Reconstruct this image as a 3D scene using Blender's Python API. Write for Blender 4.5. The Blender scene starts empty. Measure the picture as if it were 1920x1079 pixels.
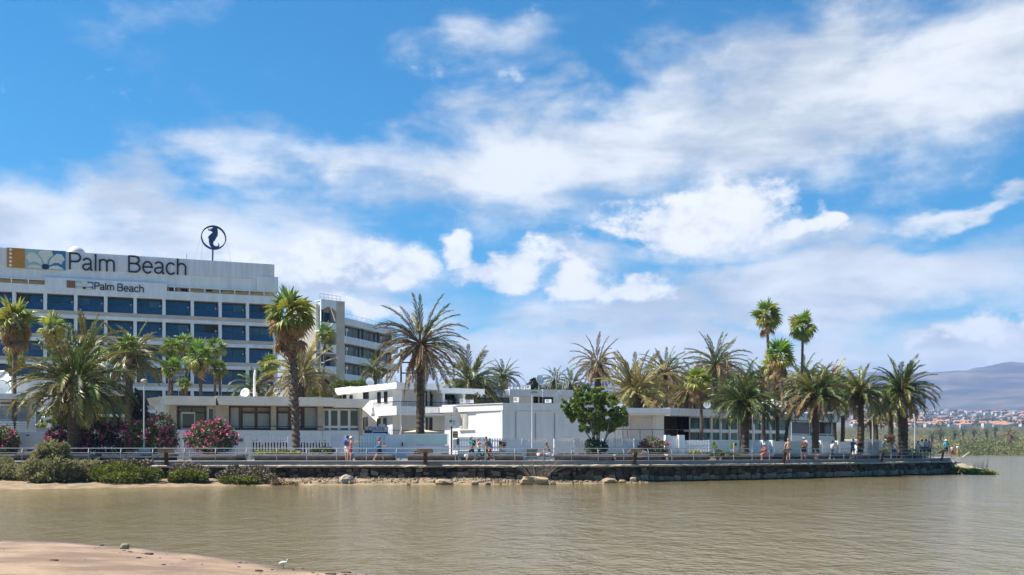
import bpy, math, random
from mathutils import Vector, Matrix, noise
R = math.radians
scn = bpy.context.scene
col = scn.collection
# ------------------------------------------------------------------ camera
F, HY, CX, CAMH = 1900.0, 846.0, 960.0, 2.2          # focal length in photo pixels, horizon row, centre column, eye height (m)
cam_d = bpy.data.cameras.new('camera'); cam = bpy.data.objects.new('camera', cam_d); col.objects.link(cam)
cam.location = (0, 0, CAMH); cam.rotation_euler = (R(90), 0, 0)
cam_d.sensor_width = 36; cam_d.lens = 36 * F / 1920
cam_d.shift_y = (HY - 539.5) / 1920
cam_d.clip_start = 0.5; cam_d.clip_end = 40000
scn.camera = cam
# ------------------------------------------------------------------ light
SUNV = Vector((-0.56, 0.03, 0.83)).normalized()
sun_el = math.asin(SUNV.z)
sun_d = bpy.data.lights.new('sun', 'SUN'); sun_d.energy = 5.0; sun_d.angle = R(0.5); sun_d.color = (1, 0.94, 0.84)
sun = bpy.data.objects.new('sun', sun_d); col.objects.link(sun)
sun.rotation_euler = SUNV.to_track_quat('Z', 'Y').to_euler(); sun.location = (-60, 0, 90)
scn.view_settings.view_transform = 'Standard'; scn.view_settings.look = 'None'
scn.view_settings.gamma = 1; scn.view_settings.use_curve_mapping = False
scn.view_settings.exposure = 1.1
scn.cycles.max_bounces = 6; scn.cycles.transparent_max_bounces = 6; scn.cycles.volume_bounces = 0
world = bpy.data.worlds.new('World'); scn.world = world; world.use_nodes = True
def sky_world():
    nt = world.node_tree; N = nt.nodes; L = nt.links
    for n in list(N): N.remove(n)
    def node(t, **k):
        n = N.new(t)
        for a, b in k.items(): setattr(n, a, b)
        return n
    def put(sock, v):
        if hasattr(v, 'is_linked') or isinstance(v, bpy.types.NodeSocket): L.new(v, sock)
        else: sock.default_value = v
    def math_(op, a, b=0.0, c=0.0, clamp=False):
        n = node('ShaderNodeMath', operation=op, use_clamp=clamp)
        put(n.inputs[0], a); put(n.inputs[1], b); put(n.inputs[2], c)
        return n.outputs[0]
    def smooth(x, lo, hi):
        n = node('ShaderNodeMapRange', interpolation_type='SMOOTHSTEP')
        put(n.inputs[0], x); n.inputs[1].default_value = lo; n.inputs[2].default_value = hi
        return n.outputs[0]
    def mix(f, a, b):
        n = node('ShaderNodeMix', data_type='RGBA'); put(n.inputs[0], f); put(n.inputs[6], a); put(n.inputs[7], b)
        return n.outputs[2]
    geo = node('ShaderNodeTexCoord').outputs['Generated']
    sep = node('ShaderNodeSeparateXYZ'); L.new(geo, sep.inputs[0]); x, y, z = sep.outputs
    hyp = math_('SQRT', math_('ADD', math_('MULTIPLY', x, x), math_('MULTIPLY', y, y)))
    az = math_('ARCTAN2', x, y); el = math_('DIVIDE', z, math_('MAXIMUM', hyp, 0.02))
    def noise_(scale, stretch, detail, rough, off, dist=0.0):
        m = node('ShaderNodeMapping'); L.new(geo, m.inputs[0])
        m.inputs['Scale'].default_value = (scale, scale, scale * stretch); m.inputs['Location'].default_value = off
        n = node('ShaderNodeTexNoise'); L.new(m.outputs[0], n.inputs['Vector'])
        n.inputs['Scale'].default_value = 1; n.inputs['Detail'].default_value = detail
        n.inputs['Roughness'].default_value = rough; n.inputs['Distortion'].default_value = dist
        return n.outputs[0]
    n_soft = noise_(6.5, 2.0, 9, 0.58, (1.3, 0.2, 0.7), 0.25)
    n_fine = noise_(22.0, 1.35, 9, 0.62, (4.1, 2.2, 0.3))
    n_big = noise_(2.2, 2.6, 4, 0.5, (0.4, 7.7, 2.9))
    n_shade = noise_(9.0, 2.2, 6, 0.55, (8.2, 1.1, 5.0))
    n_band = noise_(5.5, 4.5, 7, 0.6, (2.2, 6.1, 3.3), 0.3)
    n_mixed = math_('ADD', math_('MULTIPLY', n_shade, .5), math_('MULTIPLY', n_band, .5))
    uv = node('ShaderNodeCombineXYZ'); L.new(az, uv.inputs[0]); L.new(el, uv.inputs[1])
    wob = node('ShaderNodeCombineXYZ')
    L.new(math_('MULTIPLY_ADD', n_soft, 0.16, -0.08), wob.inputs[0]); L.new(math_('MULTIPLY_ADD', n_shade, 0.10, -0.05), wob.inputs[1])
    add = node('ShaderNodeVectorMath', operation='ADD'); L.new(uv.outputs[0], add.inputs[0]); L.new(wob.outputs[0], add.inputs[1])
    def blob(px, py, a, b, tilt=0, w=1.0):
        u = math.atan((px - CX) / F); v = (HY - py) / F * math.cos(u)
        m = node('ShaderNodeMapping', vector_type='TEXTURE'); L.new(add.outputs[0], m.inputs[0])
        m.inputs['Location'].default_value = (u, v, 0); m.inputs['Rotation'].default_value = (0, 0, R(tilt))
        m.inputs['Scale'].default_value = (a / F, b / F, 1)
        ln = node('ShaderNodeVectorMath', operation='LENGTH'); L.new(m.outputs[0], ln.inputs[0])
        return math_('MULTIPLY', math_('SUBTRACT', 1.35, ln.outputs['Value'], clamp=True), w)
    def union(bl):
        o = bl[0]
        for b in bl[1:]: o = math_('MAXIMUM', o, b)
        return o
    SOFT = [(1560, 180, 640, 165, 7, 1.1), (1830, 90, 460, 190, 4, 1.1), (1120, 280, 430, 130, 10), (1300, 170, 330, 110, 12, 1.05),
            (180, 425, 560, 115, -3, 1.25), (560, 480, 330, 95, -6, 1.1), (640, 300, 380, 55, -2, .66), (1480, 560, 640, 78, 3, 1.15), (1100, 690, 1000, 88, 2, 1.25),
            (1840, 385, 190, 24, 9, .95), (930, 75, 170, 46, 12, .45), (1850, 680, 360, 90, 2, 1.2), (740, 590, 240, 60, 0, .85), (1350, 470, 420, 60, 4, .8),
            (-500, 300, 480, 90, 3), (2500, 420, 420, 80, -5), (-350, 700, 900, 60, 0, .8)]
    CUM = [(1300, 425, 190, 66, 0, 1.25), (1385, 400, 105, 58, 0, 1.2), (1205, 430, 90, 42, 0, 1.1), (1540, 428, 90, 28, 0, 1.1), (858, 455, 50, 48, -30, 1.2), (940, 500, 120, 40, 0, 1.25),
           (1095, 530, 75, 38, 20, 1.0), (1165, 550, 80, 30, -10, 1.0), (640, 478, 140, 60, 0, 1.1), (735, 490, 80, 42), (560, 505, 130, 56, 0, 1.1), (1880, 610, 130, 50, 8),
           (1790, 640, 90, 26), (690, 590, 60, 24), (2250, 520, 180, 60), (-260, 520, 220, 70)]
    bs = union([blob(*b) for b in SOFT]); bc = union([blob(*b) for b in CUM])
    bs = math_('MAXIMUM', bs, smooth(math_('SUBTRACT', n_big, math_('MULTIPLY', smooth(el, 0.0, 0.25), 0.02)), 0.62, 0.95))
    d1 = math_('ADD', bs, math_('MULTIPLY_ADD', n_soft, 2.6, -1.42))
    d1 = math_('ADD', d1, math_('MULTIPLY_ADD', n_fine, 0.5, -0.25))
    a1 = math_('MULTIPLY', smooth(d1, 0.02, 1.05), 0.93)
    d2 = math_('ADD', bc, math_('MULTIPLY_ADD', n_fine, 2.2, -1.25))
    a2 = smooth(d2, 0.12, 0.72)
    sky = node('ShaderNodeTexSky', sky_type='NISHITA'); sky.sun_disc = False
    sky.sun_elevation = sun_el; sky.sun_rotation = math.atan2(SUNV.x, SUNV.y); sky.altitude = 0; sky.air_density = 1.0; sky.dust_density = 0.25; sky.ozone_density = 2.5
    hs = node('ShaderNodeHueSaturation'); L.new(sky.outputs[0], hs.inputs['Color'])
    hs.inputs['Saturation'].default_value = 2.05; hs.inputs['Value'].default_value = 0.66; hs.inputs['Hue'].default_value = 0.492
    K = 5.45
    c1 = mix(smooth(math_('ADD', n_mixed, math_('MULTIPLY', d1, 0.07)), 0.43, 0.66), (0.50 * K, 0.555 * K, 0.62 * K, 1), (0.88 * K, 0.895 * K, 0.90 * K, 1))
    c2 = mix(smooth(math_('ADD', n_fine, math_('MULTIPLY', d2, 0.15)), 0.40, 0.70), (0.66 * K, 0.71 * K, 0.78 * K, 1), (0.93 * K, 0.94 * K, 0.95 * K, 1))
    out = mix(a2, mix(a1, hs.outputs[0], c1), c2)
    bg = node('ShaderNodeBackground'); L.new(out, bg.inputs[0]); bg.inputs[1].default_value = 0.1
    wo = node('ShaderNodeOutputWorld'); L.new(bg.outputs[0], wo.inputs[0])
    world.cycles.sampling_method = 'MANUAL'; world.cycles.sample_map_resolution = 512
sky_world()
# ------------------------------------------------------------------ helpers
def P(px, py, D): return Vector(((px - CX) / F * D, D, CAMH + (HY - py) / F * D))
def zat(py, D): return CAMH + (HY - py) / F * D
def mpx(D): return D / F                                 # metres per photo pixel at distance D
ZP = 1.5                                                 # promenade level
def tag(o, label=None, cat=None, group=None, kind=None):
    if label: o['label'] = label
    if cat: o['category'] = cat
    if group: o['group'] = group
    if kind: o['kind'] = kind
    return o
def empty(name, loc, rz=0.0, label=None, cat=None, group=None):
    o = bpy.data.objects.new(name, None); col.objects.link(o)
    o.empty_display_size = 0.3
    o.location = loc; o.rotation_euler = (0, 0, rz)
    return tag(o, label, cat, group)
def wmat(o):
    m = Matrix.LocRotScale(o.location, o.rotation_euler, o.scale)
    return wmat(o.parent) @ m if o.parent else m
def link(name, me, parent=None, mat=None):
    o = bpy.data.objects.new(name, me); col.objects.link(o)
    if parent: o.parent = parent
    if mat is not None: me.materials.append(mat)
    return o
def dup(o, parent=None, off=None):
    c = o.copy(); col.objects.link(c)
    if parent: c.parent = parent
    if off is not None: c.location = Vector(o.location) + Vector(off)
    for ch in o.children: dup(ch, c)
    return c
class MB:
    def __init__(s): s.v = []; s.f = []; s.m = []; s.mi = 0
    def add(s, vs, fs):
        b = len(s.v); s.v += [Vector(p) for p in vs]; s.f += [tuple(i + b for i in f) for f in fs]; s.m += [s.mi] * len(fs)
        return s
    HEX = [(3, 2, 1, 0), (4, 5, 6, 7), (0, 1, 5, 4), (1, 2, 6, 5), (2, 3, 7, 6), (3, 0, 4, 7)]
    def hexa(s, p8): return s.add(p8, MB.HEX)
    def box(s, x0, x1, y0, y1, z0, z1, xf=None):
        p = [(x0, y0, z0), (x1, y0, z0), (x1, y1, z0), (x0, y1, z0), (x0, y0, z1), (x1, y0, z1), (x1, y1, z1), (x0, y1, z1)]
        return s.hexa([xf(*q) for q in p] if xf else p)
    def cbox(s, c, sx, sy, sz): return s.box(c[0] - sx / 2, c[0] + sx / 2, c[1] - sy / 2, c[1] + sy / 2, c[2], c[2] + sz)
    def tube(s, pts, radii, n=8, caps=True, sx=1.0):
        pts = [Vector(p) for p in pts]
        if not isinstance(radii, (list, tuple)): radii = [radii] * len(pts)
        vs = []; fs = []; prev = None
        for i, p in enumerate(pts):
            t = (pts[min(i + 1, len(pts) - 1)] - pts[max(i - 1, 0)]).normalized()
            if prev is None:
                a = Vector((1, 0, 0)) if abs(t.x) < .9 else Vector((0, 1, 0)); a = (a - t * a.dot(t)).normalized()
            else: a = (prev - t * prev.dot(t)).normalized()
            prev = a; b = t.cross(a)
            for k in range(n):
                w = 2 * math.pi * k / n
                vs.append(p + a * (math.cos(w) * radii[i] * sx) + b * (math.sin(w) * radii[i]))
        for i in range(len(pts) - 1):
            for k in range(n): fs.append((i * n + k, i * n + (k + 1) % n, (i + 1) * n + (k + 1) % n, (i + 1) * n + k))
        if caps: fs += [tuple(range(n - 1, -1, -1)), tuple(range((len(pts) - 1) * n, len(pts) * n))]
        return s.add(vs, fs)
    def lathe(s, c, prof, n=12):                         # prof: (radius, z)
        return s.tube([(c[0], c[1], c[2] + z) for r, z in prof], [r for r, z in prof], n)
    def prism(s, poly, thick, xf=lambda a, b, c: (a, b, c)):   # poly in (x, z), extruded along y
        n = len(poly); vs = [xf(a, 0, b) for a, b in poly] + [xf(a, thick, b) for a, b in poly]
        fs = [tuple(range(n - 1, -1, -1)), tuple(range(n, 2 * n))] + [(i, (i + 1) % n, n + (i + 1) % n, n + i) for i in range(n)]
        return s.add(vs, fs)
    def ball(s, c, r, seg=10, rings=6, sq=(1, 1, 1)):
        vs = []; fs = []
        for i in range(rings + 1):
            th = math.pi * i / rings
            for k in range(seg):
                ph = 2 * math.pi * k / seg
                vs.append((c[0] + r * sq[0] * math.sin(th) * math.cos(ph), c[1] + r * sq[1] * math.sin(th) * math.sin(ph), c[2] + r * sq[2] * math.cos(th)))
        for i in range(rings):
            for k in range(seg): fs.append((i * seg + k, (i + 1) * seg + k, (i + 1) * seg + (k + 1) % seg, i * seg + (k + 1) % seg))
        return s.add(vs, fs)
    def mesh(s, name, mats, inv=None, smooth=False):
        me = bpy.data.meshes.new(name)
        vs = [inv @ p for p in s.v] if inv is not None else s.v
        me.from_pydata([tuple(p) for p in vs], [], s.f)
        for m in (mats if isinstance(mats, (list, tuple)) else [mats]): me.materials.append(m)
        if max(s.m, default=0) > 0: me.polygons.foreach_set('material_index', s.m)
        if smooth: me.polygons.foreach_set('use_smooth', [True] * len(s.f))
        me.update(); return me
    def build(s, name, mats, parent=None, smooth=False, local=False):
        inv = wmat(parent).inverted() if parent is not None and not local else None
        o = bpy.data.objects.new(name, s.mesh(name, mats, inv, smooth)); col.objects.link(o)
        if parent is not None: o.parent = parent
        return o
# ------------------------------------------------------------------ materials
MATS = {}
def M(name, c, rough=0.75, var=0.12, scale=3.0, bump=0.0, bscale=None, metal=0.0, spec=0.4, translucent=0.0, rnd=0.0, c2=None, detail=5, stretch=(1, 1, 1), lo=.35, hi=.65, alpha=None):
    if name in MATS: return MATS[name]
    m = bpy.data.materials.new(name); m.use_nodes = True; nt = m.node_tree; N = nt.nodes; L = nt.links
    b = N['Principled BSDF']; b.inputs['Roughness'].default_value = rough; b.inputs['Metallic'].default_value = metal; b.inputs['Specular IOR Level'].default_value = spec
    tc = N.new('ShaderNodeTexCoord'); mp = N.new('ShaderNodeMapping'); L.new(tc.outputs['Object'], mp.inputs[0]); mp.inputs['Scale'].default_value = stretch
    nz = N.new('ShaderNodeTexNoise'); L.new(mp.outputs[0], nz.inputs['Vector']); nz.inputs['Scale'].default_value = scale; nz.inputs['Detail'].default_value = detail; nz.inputs['Roughness'].default_value = .6
    mr = N.new('ShaderNodeMapRange'); L.new(nz.outputs[0], mr.inputs[0]); mr.inputs[1].default_value = lo; mr.inputs[2].default_value = hi
    mx = N.new('ShaderNodeMix'); mx.data_type = 'RGBA'; L.new(mr.outputs[0], mx.inputs[0])
    a = [min(1, x * (1 - var)) for x in c]; d = c2 if c2 else [min(1, x * (1 + var)) for x in c]
    mx.inputs[6].default_value = (*a, 1); mx.inputs[7].default_value = (*d, 1)
    out = mx.outputs[2]
    if rnd:
        oi = N.new('ShaderNodeObjectInfo'); hs = N.new('ShaderNodeHueSaturation'); L.new(out, hs.inputs['Color'])
        r1 = N.new('ShaderNodeMapRange'); L.new(oi.outputs['Random'], r1.inputs[0]); r1.inputs[3].default_value = 1 - rnd; r1.inputs[4].default_value = 1 + rnd
        r2 = N.new('ShaderNodeMapRange'); L.new(oi.outputs['Random'], r2.inputs[0]); r2.inputs[3].default_value = .5 - rnd * .05; r2.inputs[4].default_value = .5 + rnd * .04
        L.new(r1.outputs[0], hs.inputs['Value']); L.new(r2.outputs[0], hs.inputs['Hue']); out = hs.outputs[0]
    L.new(out, b.inputs['Base Color'])
    if bump:
        n2 = N.new('ShaderNodeTexNoise'); L.new(mp.outputs[0], n2.inputs['Vector']); n2.inputs['Scale'].default_value = bscale or scale * 4; n2.inputs['Detail'].default_value = 6
        bp = N.new('ShaderNodeBump'); L.new(n2.outputs[0], bp.inputs['Height']); bp.inputs['Strength'].default_value = min(1, bump); bp.inputs['Distance'].default_value = .1 * bump
        L.new(bp.outputs[0], b.inputs['Normal'])
    if translucent:
        tr = N.new('ShaderNodeBsdfTranslucent'); L.new(out, tr.inputs[0]); ms = N.new('ShaderNodeMixShader'); ms.inputs[0].default_value = translucent
        L.new(b.outputs[0], ms.inputs[1]); L.new(tr.outputs[0], ms.inputs[2]); L.new(ms.outputs[0], N['Material Output'].inputs[0])
    if alpha is not None:
        b.inputs['Alpha'].default_value = alpha
    MATS[name] = m; return m
WHITE = M('white_render', (.76, .77, .78), .8, .055, 1.1, .15, 20, stretch=(2.2, 2.2, .3))
WHITE2 = M('white_paint', (.80, .80, .81), .55, .04, 1.5)
CREAM = M('cream_render', (.82, .79, .73), .85, .08, .8, .2, 18)
BEIGE = M('beige_stone', (.46, .40, .31), .85, .14, 2.5, .3, 14)
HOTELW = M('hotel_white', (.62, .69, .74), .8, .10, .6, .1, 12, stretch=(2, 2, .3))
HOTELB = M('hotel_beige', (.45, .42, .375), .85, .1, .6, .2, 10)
METALW = M('roof_cladding', (.60, .63, .70), .5, .10, .9, 0, stretch=(2.5, 2.5, .12))
DARKF = M('dark_frame', (.018, .018, .02), .45, .2)
BROWNF = M('brown_wood_frame', (.10, .05, .032), .6, .2, 6)
GLASS = M('blue_glass', (.008, .085, .26), .1, .3, .5, spec=.4, rnd=.45)
GLASSN = M('navy_glass', (.014, .04, .07), .08, .3, .8, spec=.5)
GLASSD = M('dark_glass', (.01, .012, .014), .07, .3, .8, spec=.6)
GLASSG = M('green_glass', (.018, .085, .07), .1, .35, .6, spec=.5, rnd=.3)
GLASSB = M('brown_blind_glass', (.075, .066, .06), .25, .25, .8, spec=.6)
RAILG = M('balcony_glass', (.006, .05, .15), .1, .2, .8, spec=.35)
CLEAR = M('clear_glass', (.03, .04, .05), .05, .1, 1, spec=.5, alpha=.14)
CURT = M('curtain_cloth', (.80, .82, .84), .8, .14, 6, stretch=(3, 3, .1))
STEEL = M('galvanised_steel', (.42, .43, .45), .45, .12, 8, metal=.4)
CONC = M('concrete', (.30, .30, .30), .9, .16, 1.3, .3, 16)
CONCL = M('pale_concrete', (.42, .385, .335), .9, .18, 1.2, .4, 9)
DARKST = M('dark_basalt', (.045, .038, .032), .95, .5, 3.5, .6, 12)
def setmat(o, m):
    for s in o.material_slots[:1]: s.link = 'OBJECT'; s.material = m
    return o
class Face:
    """A vertical facade between two photo columns at given distances; local x runs along it, y into the building."""
    def __init__(s, pa, da, pb, db, base=ZP):
        s.A = Vector(((pa - CX) / F * da, da, 0)); B = Vector(((pb - CX) / F * db, db, 0)); d = B - s.A; s.len = d.length; s.d = d.normalized()
        s.ang = math.atan2(s.d.y, s.d.x); s.n = Vector((-s.d.y, s.d.x, 0)); s.base = base
    def u(s, px, y=0.0):
        k = (px - CX) / F; A = s.A + s.n * y
        return (k * A.y - A.x) / (s.d.x - k * s.d.y)
    def z(s, px, py, y=0.0): return zat(py, (s.A + s.n * y).y + s.u(px, y) * s.d.y)
    def w(s, u, y, z): return s.A + s.d * u + s.n * y + Vector((0, 0, z))
    def box(s, mb, u0, u1, y0, y1, z0, z1): return mb.box(u0, u1, y0, y1, z0, z1, s.w)
    def pbox(s, mb, p0, p1, q0, q1, y0, y1):             # from photo pixels measured at depth y0 (q0 top, q1 bottom)
        pm = (p0 + p1) / 2
        return s.box(mb, s.u(p0, y0), s.u(p1, y0), y0, y1, s.z(pm, q1, y0), s.z(pm, q0, y0))
    def root(s, name, label, cat, group=None): return empty(name, s.A + Vector((0, 0, s.base)), s.ang, label, cat, group)
def part_box(f, root, name, mat, p0, p1, q0, q1, y0, y1): return f.pbox(MB(), p0, p1, q0, q1, y0, y1).build(name, mat, root)
def window(f, root, p0, p1, q0, q1, y, n=2, fm=None, gm=None, fw=.08, transom=None, curtain=False, name='window'):
    """frame as one mesh with each pane a child; q0 top, q1 bottom"""
    fm = fm or DARKF; gm = gm or GLASSD; pm = (p0 + p1) / 2
    u0, u1 = f.u(p0, y), f.u(p1, y); z0, z1 = f.z(pm, q1, y), f.z(pm, q0, y)
    mb = MB(); w = fw
    f.box(mb, u0, u1, y, y + .1, z1 - w, z1); f.box(mb, u0, u1, y, y + .1, z0, z0 + w)
    xs = [u0 + (u1 - u0) * k / n for k in range(n + 1)]
    for k, x in enumerate(xs):
        a = x - w / 2 if 0 < k < n else (x if k == 0 else x - w)
        f.box(mb, a, a + w, y + .002, y + .098, z0 + w, z1 - w)
    zt = None
    if transom: zt = z1 - (z1 - z0) * transom; f.box(mb, u0 + w, u1 - w, y + .004, y + .096, zt - w / 2, zt + w / 2)
    fr = mb.build(name, fm, root)
    for k in range(n):
        f.box(p := MB(), xs[k] + w * .5, xs[k + 1] - w * .5, y + .045, y + .06, z0 + w * .5, z1 - w * .5)
        p.build('pane', CLEAR if curtain and (curtain is True or k in curtain) else gm, fr)
        if curtain and (curtain is True or k in curtain):
            c = MB(); m = 10; ua, ub = xs[k] + w * 1.1, xs[k + 1] - w * 1.1
            for j in range(m):
                a, b = ua + (ub - ua) * j / m, ua + (ub - ua) * (j + 1) / m
                c.hexa([f.w(a, y + .075, z0 + w), f.w(b, y + .075, z0 + w), f.w(b, y + .095, z0 + w), f.w(a, y + .095, z0 + w),
                        f.w(a, y + .07 + .012 * (j % 2), (zt or z1) - w), f.w(b, y + .07 + .012 * ((j + 1) % 2), (zt or z1) - w), f.w(b, y + .095, (zt or z1) - w), f.w(a, y + .095, (zt or z1) - w)])
            c.build('curtain', CURT, fr)
    return fr
# ------------------------------------------------------------------ setting: water, shores, promenade, hills
rng = random.Random(11)
def fbm(x, y, z=0.0, o=4):
    return noise.fractal(Vector((x, y, z)), 1.0, 2.0, o)
def structure(name, me_or_mb, mat, smooth=False):
    o = me_or_mb.build(name, mat, None, smooth); o['kind'] = 'structure'; return o
def grid(nx, ny, fn):
    mb = MB(); vs = [fn(i / (nx - 1), j / (ny - 1)) for j in range(ny) for i in range(nx)]
    fs = [(j * nx + i, j * nx + i + 1, (j + 1) * nx + i + 1, (j + 1) * nx + i) for j in range(ny - 1) for i in range(nx - 1)]
    return mb.add(vs, fs)
# water: silty lagoon with wind ripples
def water_mat():
    m = bpy.data.materials.new('lagoon_water'); m.use_nodes = True; nt = m.node_tree; N = nt.nodes; L = nt.links
    b = N['Principled BSDF']; b.inputs['Roughness'].default_value = .07; b.inputs['IOR'].default_value = 1.33
    tc = N.new('ShaderNodeTexCoord')
    def nz(scale, stretch, det, rot=0):
        mp = N.new('ShaderNodeMapping'); L.new(tc.outputs['Object'], mp.inputs[0]); mp.inputs['Scale'].default_value = stretch; mp.inputs['Rotation'].default_value = (0, 0, R(rot))
        n = N.new('ShaderNodeTexNoise'); L.new(mp.outputs[0], n.inputs['Vector']); n.inputs['Scale'].default_value = scale; n.inputs['Detail'].default_value = det; return n.outputs[0]
    def mth(op, a, b_):
        n = N.new('ShaderNodeMath'); n.operation = op
        for i, v in enumerate((a, b_)):
            if isinstance(v, bpy.types.NodeSocket): L.new(v, n.inputs[i])
            else: n.inputs[i].default_value = v
        return n.outputs[0]
    big = nz(.05, (1, .35, 1), 3); cl = nz(.35, (1, .45, 1), 4, 20)
    mx = N.new('ShaderNodeMix'); mx.data_type = 'RGBA'; L.new(big, mx.inputs[0])
    mx.inputs[6].default_value = (.155, .118, .040, 1); mx.inputs[7].default_value = (.20, .162, .082, 1)
    L.new(mx.outputs[2], b.inputs['Base Color'])
    r1 = nz(1.1, (1.5, .8, 1), 3, 14); r2 = nz(4.2, (1.2, .9, 1), 4, -18)
    h = mth('ADD', mth('MULTIPLY', r1, .8), mth('MULTIPLY', r2, .42))
    calm = N.new('ShaderNodeMapRange'); L.new(cl, calm.inputs[0]); calm.inputs[1].default_value = .3; calm.inputs[2].default_value = .62; calm.inputs[3].default_value = .55; calm.inputs[4].default_value = 1.0
    h = mth('MULTIPLY', h, calm.outputs[0])
    bp = N.new('ShaderNodeBump'); L.new(h, bp.inputs['Height']); bp.inputs['Strength'].default_value = 1.0; bp.inputs['Distance'].default_value = .15
    L.new(bp.outputs[0], b.inputs['Normal'])
    return m
structure('lagoon_water', MB().add([(-900, 5, 0), (1500, 5, 0), (1500, 520, 0), (-900, 520, 0)], [(0, 1, 2, 3)]), water_mat())
SANDM = M('beach_sand', (.20, .133, .086), .9, .16, .55, .5, 7, c2=(.31, .215, .142), detail=10, lo=.4, hi=.6)
def wet_edge(m, z0, z1, dark):
    nt = m.node_tree; N = nt.nodes; L = nt.links; b = N['Principled BSDF']; src = b.inputs['Base Color'].links[0].from_socket
    tc = N.new('ShaderNodeTexCoord'); sp = N.new('ShaderNodeSeparateXYZ'); L.new(tc.outputs['Object'], sp.inputs[0]); mr = N.new('ShaderNodeMapRange'); L.new(sp.outputs[2], mr.inputs[0]); mr.inputs[1].default_value = z0; mr.inputs[2].default_value = z1; mr.inputs[3].default_value = dark; mr.inputs[4].default_value = 1
    hs = N.new('ShaderNodeHueSaturation'); L.new(src, hs.inputs['Color']); L.new(mr.outputs[0], hs.inputs['Value']); L.new(hs.outputs[0], b.inputs['Base Color'])
    m2 = N.new('ShaderNodeMapRange'); L.new(sp.outputs[2], m2.inputs[0]); m2.inputs[1].default_value = z0; m2.inputs[2].default_value = z1; m2.inputs[3].default_value = .25; m2.inputs[4].default_value = .9; L.new(m2.outputs[0], b.inputs['Roughness'])
wet_edge(SANDM, .005, .05, .5)
MUD = M('shore_mud', (.27, .195, .115), .95, .22, 1.2, .5, 7, detail=8)
LAND = M('dry_ground', (.24, .19, .13), .95, .2, .3, .3, 3)
PAVE = M('promenade_paving', (.40, .33, .27), .9, .1, 1.6, .1, 14)
structure('ground', MB().add([(-12000, -200, -.7), (12000, -200, -.7), (12000, 460, -.7), (-12000, 460, -.7)], [(0, 1, 2, 3)]), MUD)
# near beach: edge measured on the photo
def near_edge(X):
    pts = [(-14, 25.6), (-11, 24.6), (-7.3, 22.2), (-4.3, 19.2), (-2.4, 17.9), (0, 16.4), (5, 13), (12, 8)]
    for (a, b), (c, d) in zip(pts, pts[1:]):
        if X <= c: return b + (d - b) * (X - a) / (c - a) if X >= a else b + (a - X) * .25
    return 8 - (X - 12) * .5
def beach_pt(a, b):
    X = -45 + 75 * a; D = near_edge(X) + .25 * fbm(X * .6, 3.1) + .12 * fbm(X * 2.3, 1.1); t = b * b * 40 - 1.2 * (1 - b)
    z = (t * .055 if t > 0 else t * .12) + .016 * fbm(X * 1.5, t * 1.5, 5) + .010 * fbm(X * 5, t * 3, 9) + .02 * fbm(X * .3, t * .5, 2) * min(1, max(0, t))
    return Vector((X, D - t, z + .004))
structure('beach_sand', grid(150, 50, beach_pt), SANDM, True)
# promenade edge as a smooth path; s runs left to right along the kerb
KP = [(-400, 62), (-200, 63.5), (0, 65.5), (250, 67.3), (500, 68.6), (800, 69), (1000, 69.3), (1200, 72), (1330, 75), (1450, 79), (1600, 86), (1700, 92.5), (1770, 97.5)]
kp = [Vector(((p - CX) / F * d, d, 0)) for p, d in KP]
kp += [Vector((43.6, 101.2, 0)), Vector((44.6, 103.6, 0)), Vector((44.7, 106.2, 0)), Vector((43.9, 109, 0)), Vector((42.5, 114, 0))]
def catmull(ps, n=8):
    out = []
    for i in range(len(ps) - 1):
        a, b, c, d = ps[max(i - 1, 0)], ps[i], ps[i + 1], ps[min(i + 2, len(ps) - 1)]
        for k in range(n):
            t = k / n; out.append(.5 * (2 * b + (c - a) * t + (2 * a - 5 * b + 4 * c - d) * t * t + (3 * b - a - 3 * c + d) * t ** 3))
    return out + [ps[-1]]
kpath = catmull(kp); klen = [0.0]
for a, b in zip(kpath, kpath[1:]): klen.append(klen[-1] + (b - a).length)
def kat(s):
    s = max(0, min(klen[-1] - 1e-4, s)); lo, hi = 0, len(klen) - 1
    while hi - lo > 1:
        m = (lo + hi) // 2
        if klen[m] <= s: lo = m
        else: hi = m
    t = (kpath[hi] - kpath[lo]).normalized(); return kpath[lo] + t * (s - klen[lo]), t, Vector((t.y, -t.x, 0))   # point, tangent, outward normal
def kw(s, out, z): p, t, n = kat(s); return p + n * out + Vector((0, 0, z))
def s_of_px(px):
    lo, hi = 0.0, klen[-1] * .93
    for _ in range(40):
        m = (lo + hi) / 2; p = kat(m)[0]
        if CX + F * p.x / p.y < px: lo = m
        else: hi = m
    return lo
edge = [kat(s)[0] for s in [i * klen[-1] / 120 for i in range(121)]]
mb = MB(); vs = [(p.x, p.y, ZP - .004) for p in edge] + [(36, 300, ZP), (36, 470, ZP), (-700, 470, ZP), (-700, 70, ZP), (-60, 60, ZP)]
structure('promenade', mb.add(vs, [tuple(range(len(vs)))]), PAVE)
mb = MB(); structure('land', mb.add([(p.x * .97, p.y + 5.5 - .02 * p.x, ZP + .004) for p in edge if p.x < 38] + [(34, 130, ZP + .004), (34, 460, ZP + .004), (-690, 460, ZP + .004), (-690, 76, ZP + .004)], [tuple(range(len([p for p in edge if p.x < 38]) + 4))]), LAND)
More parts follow.
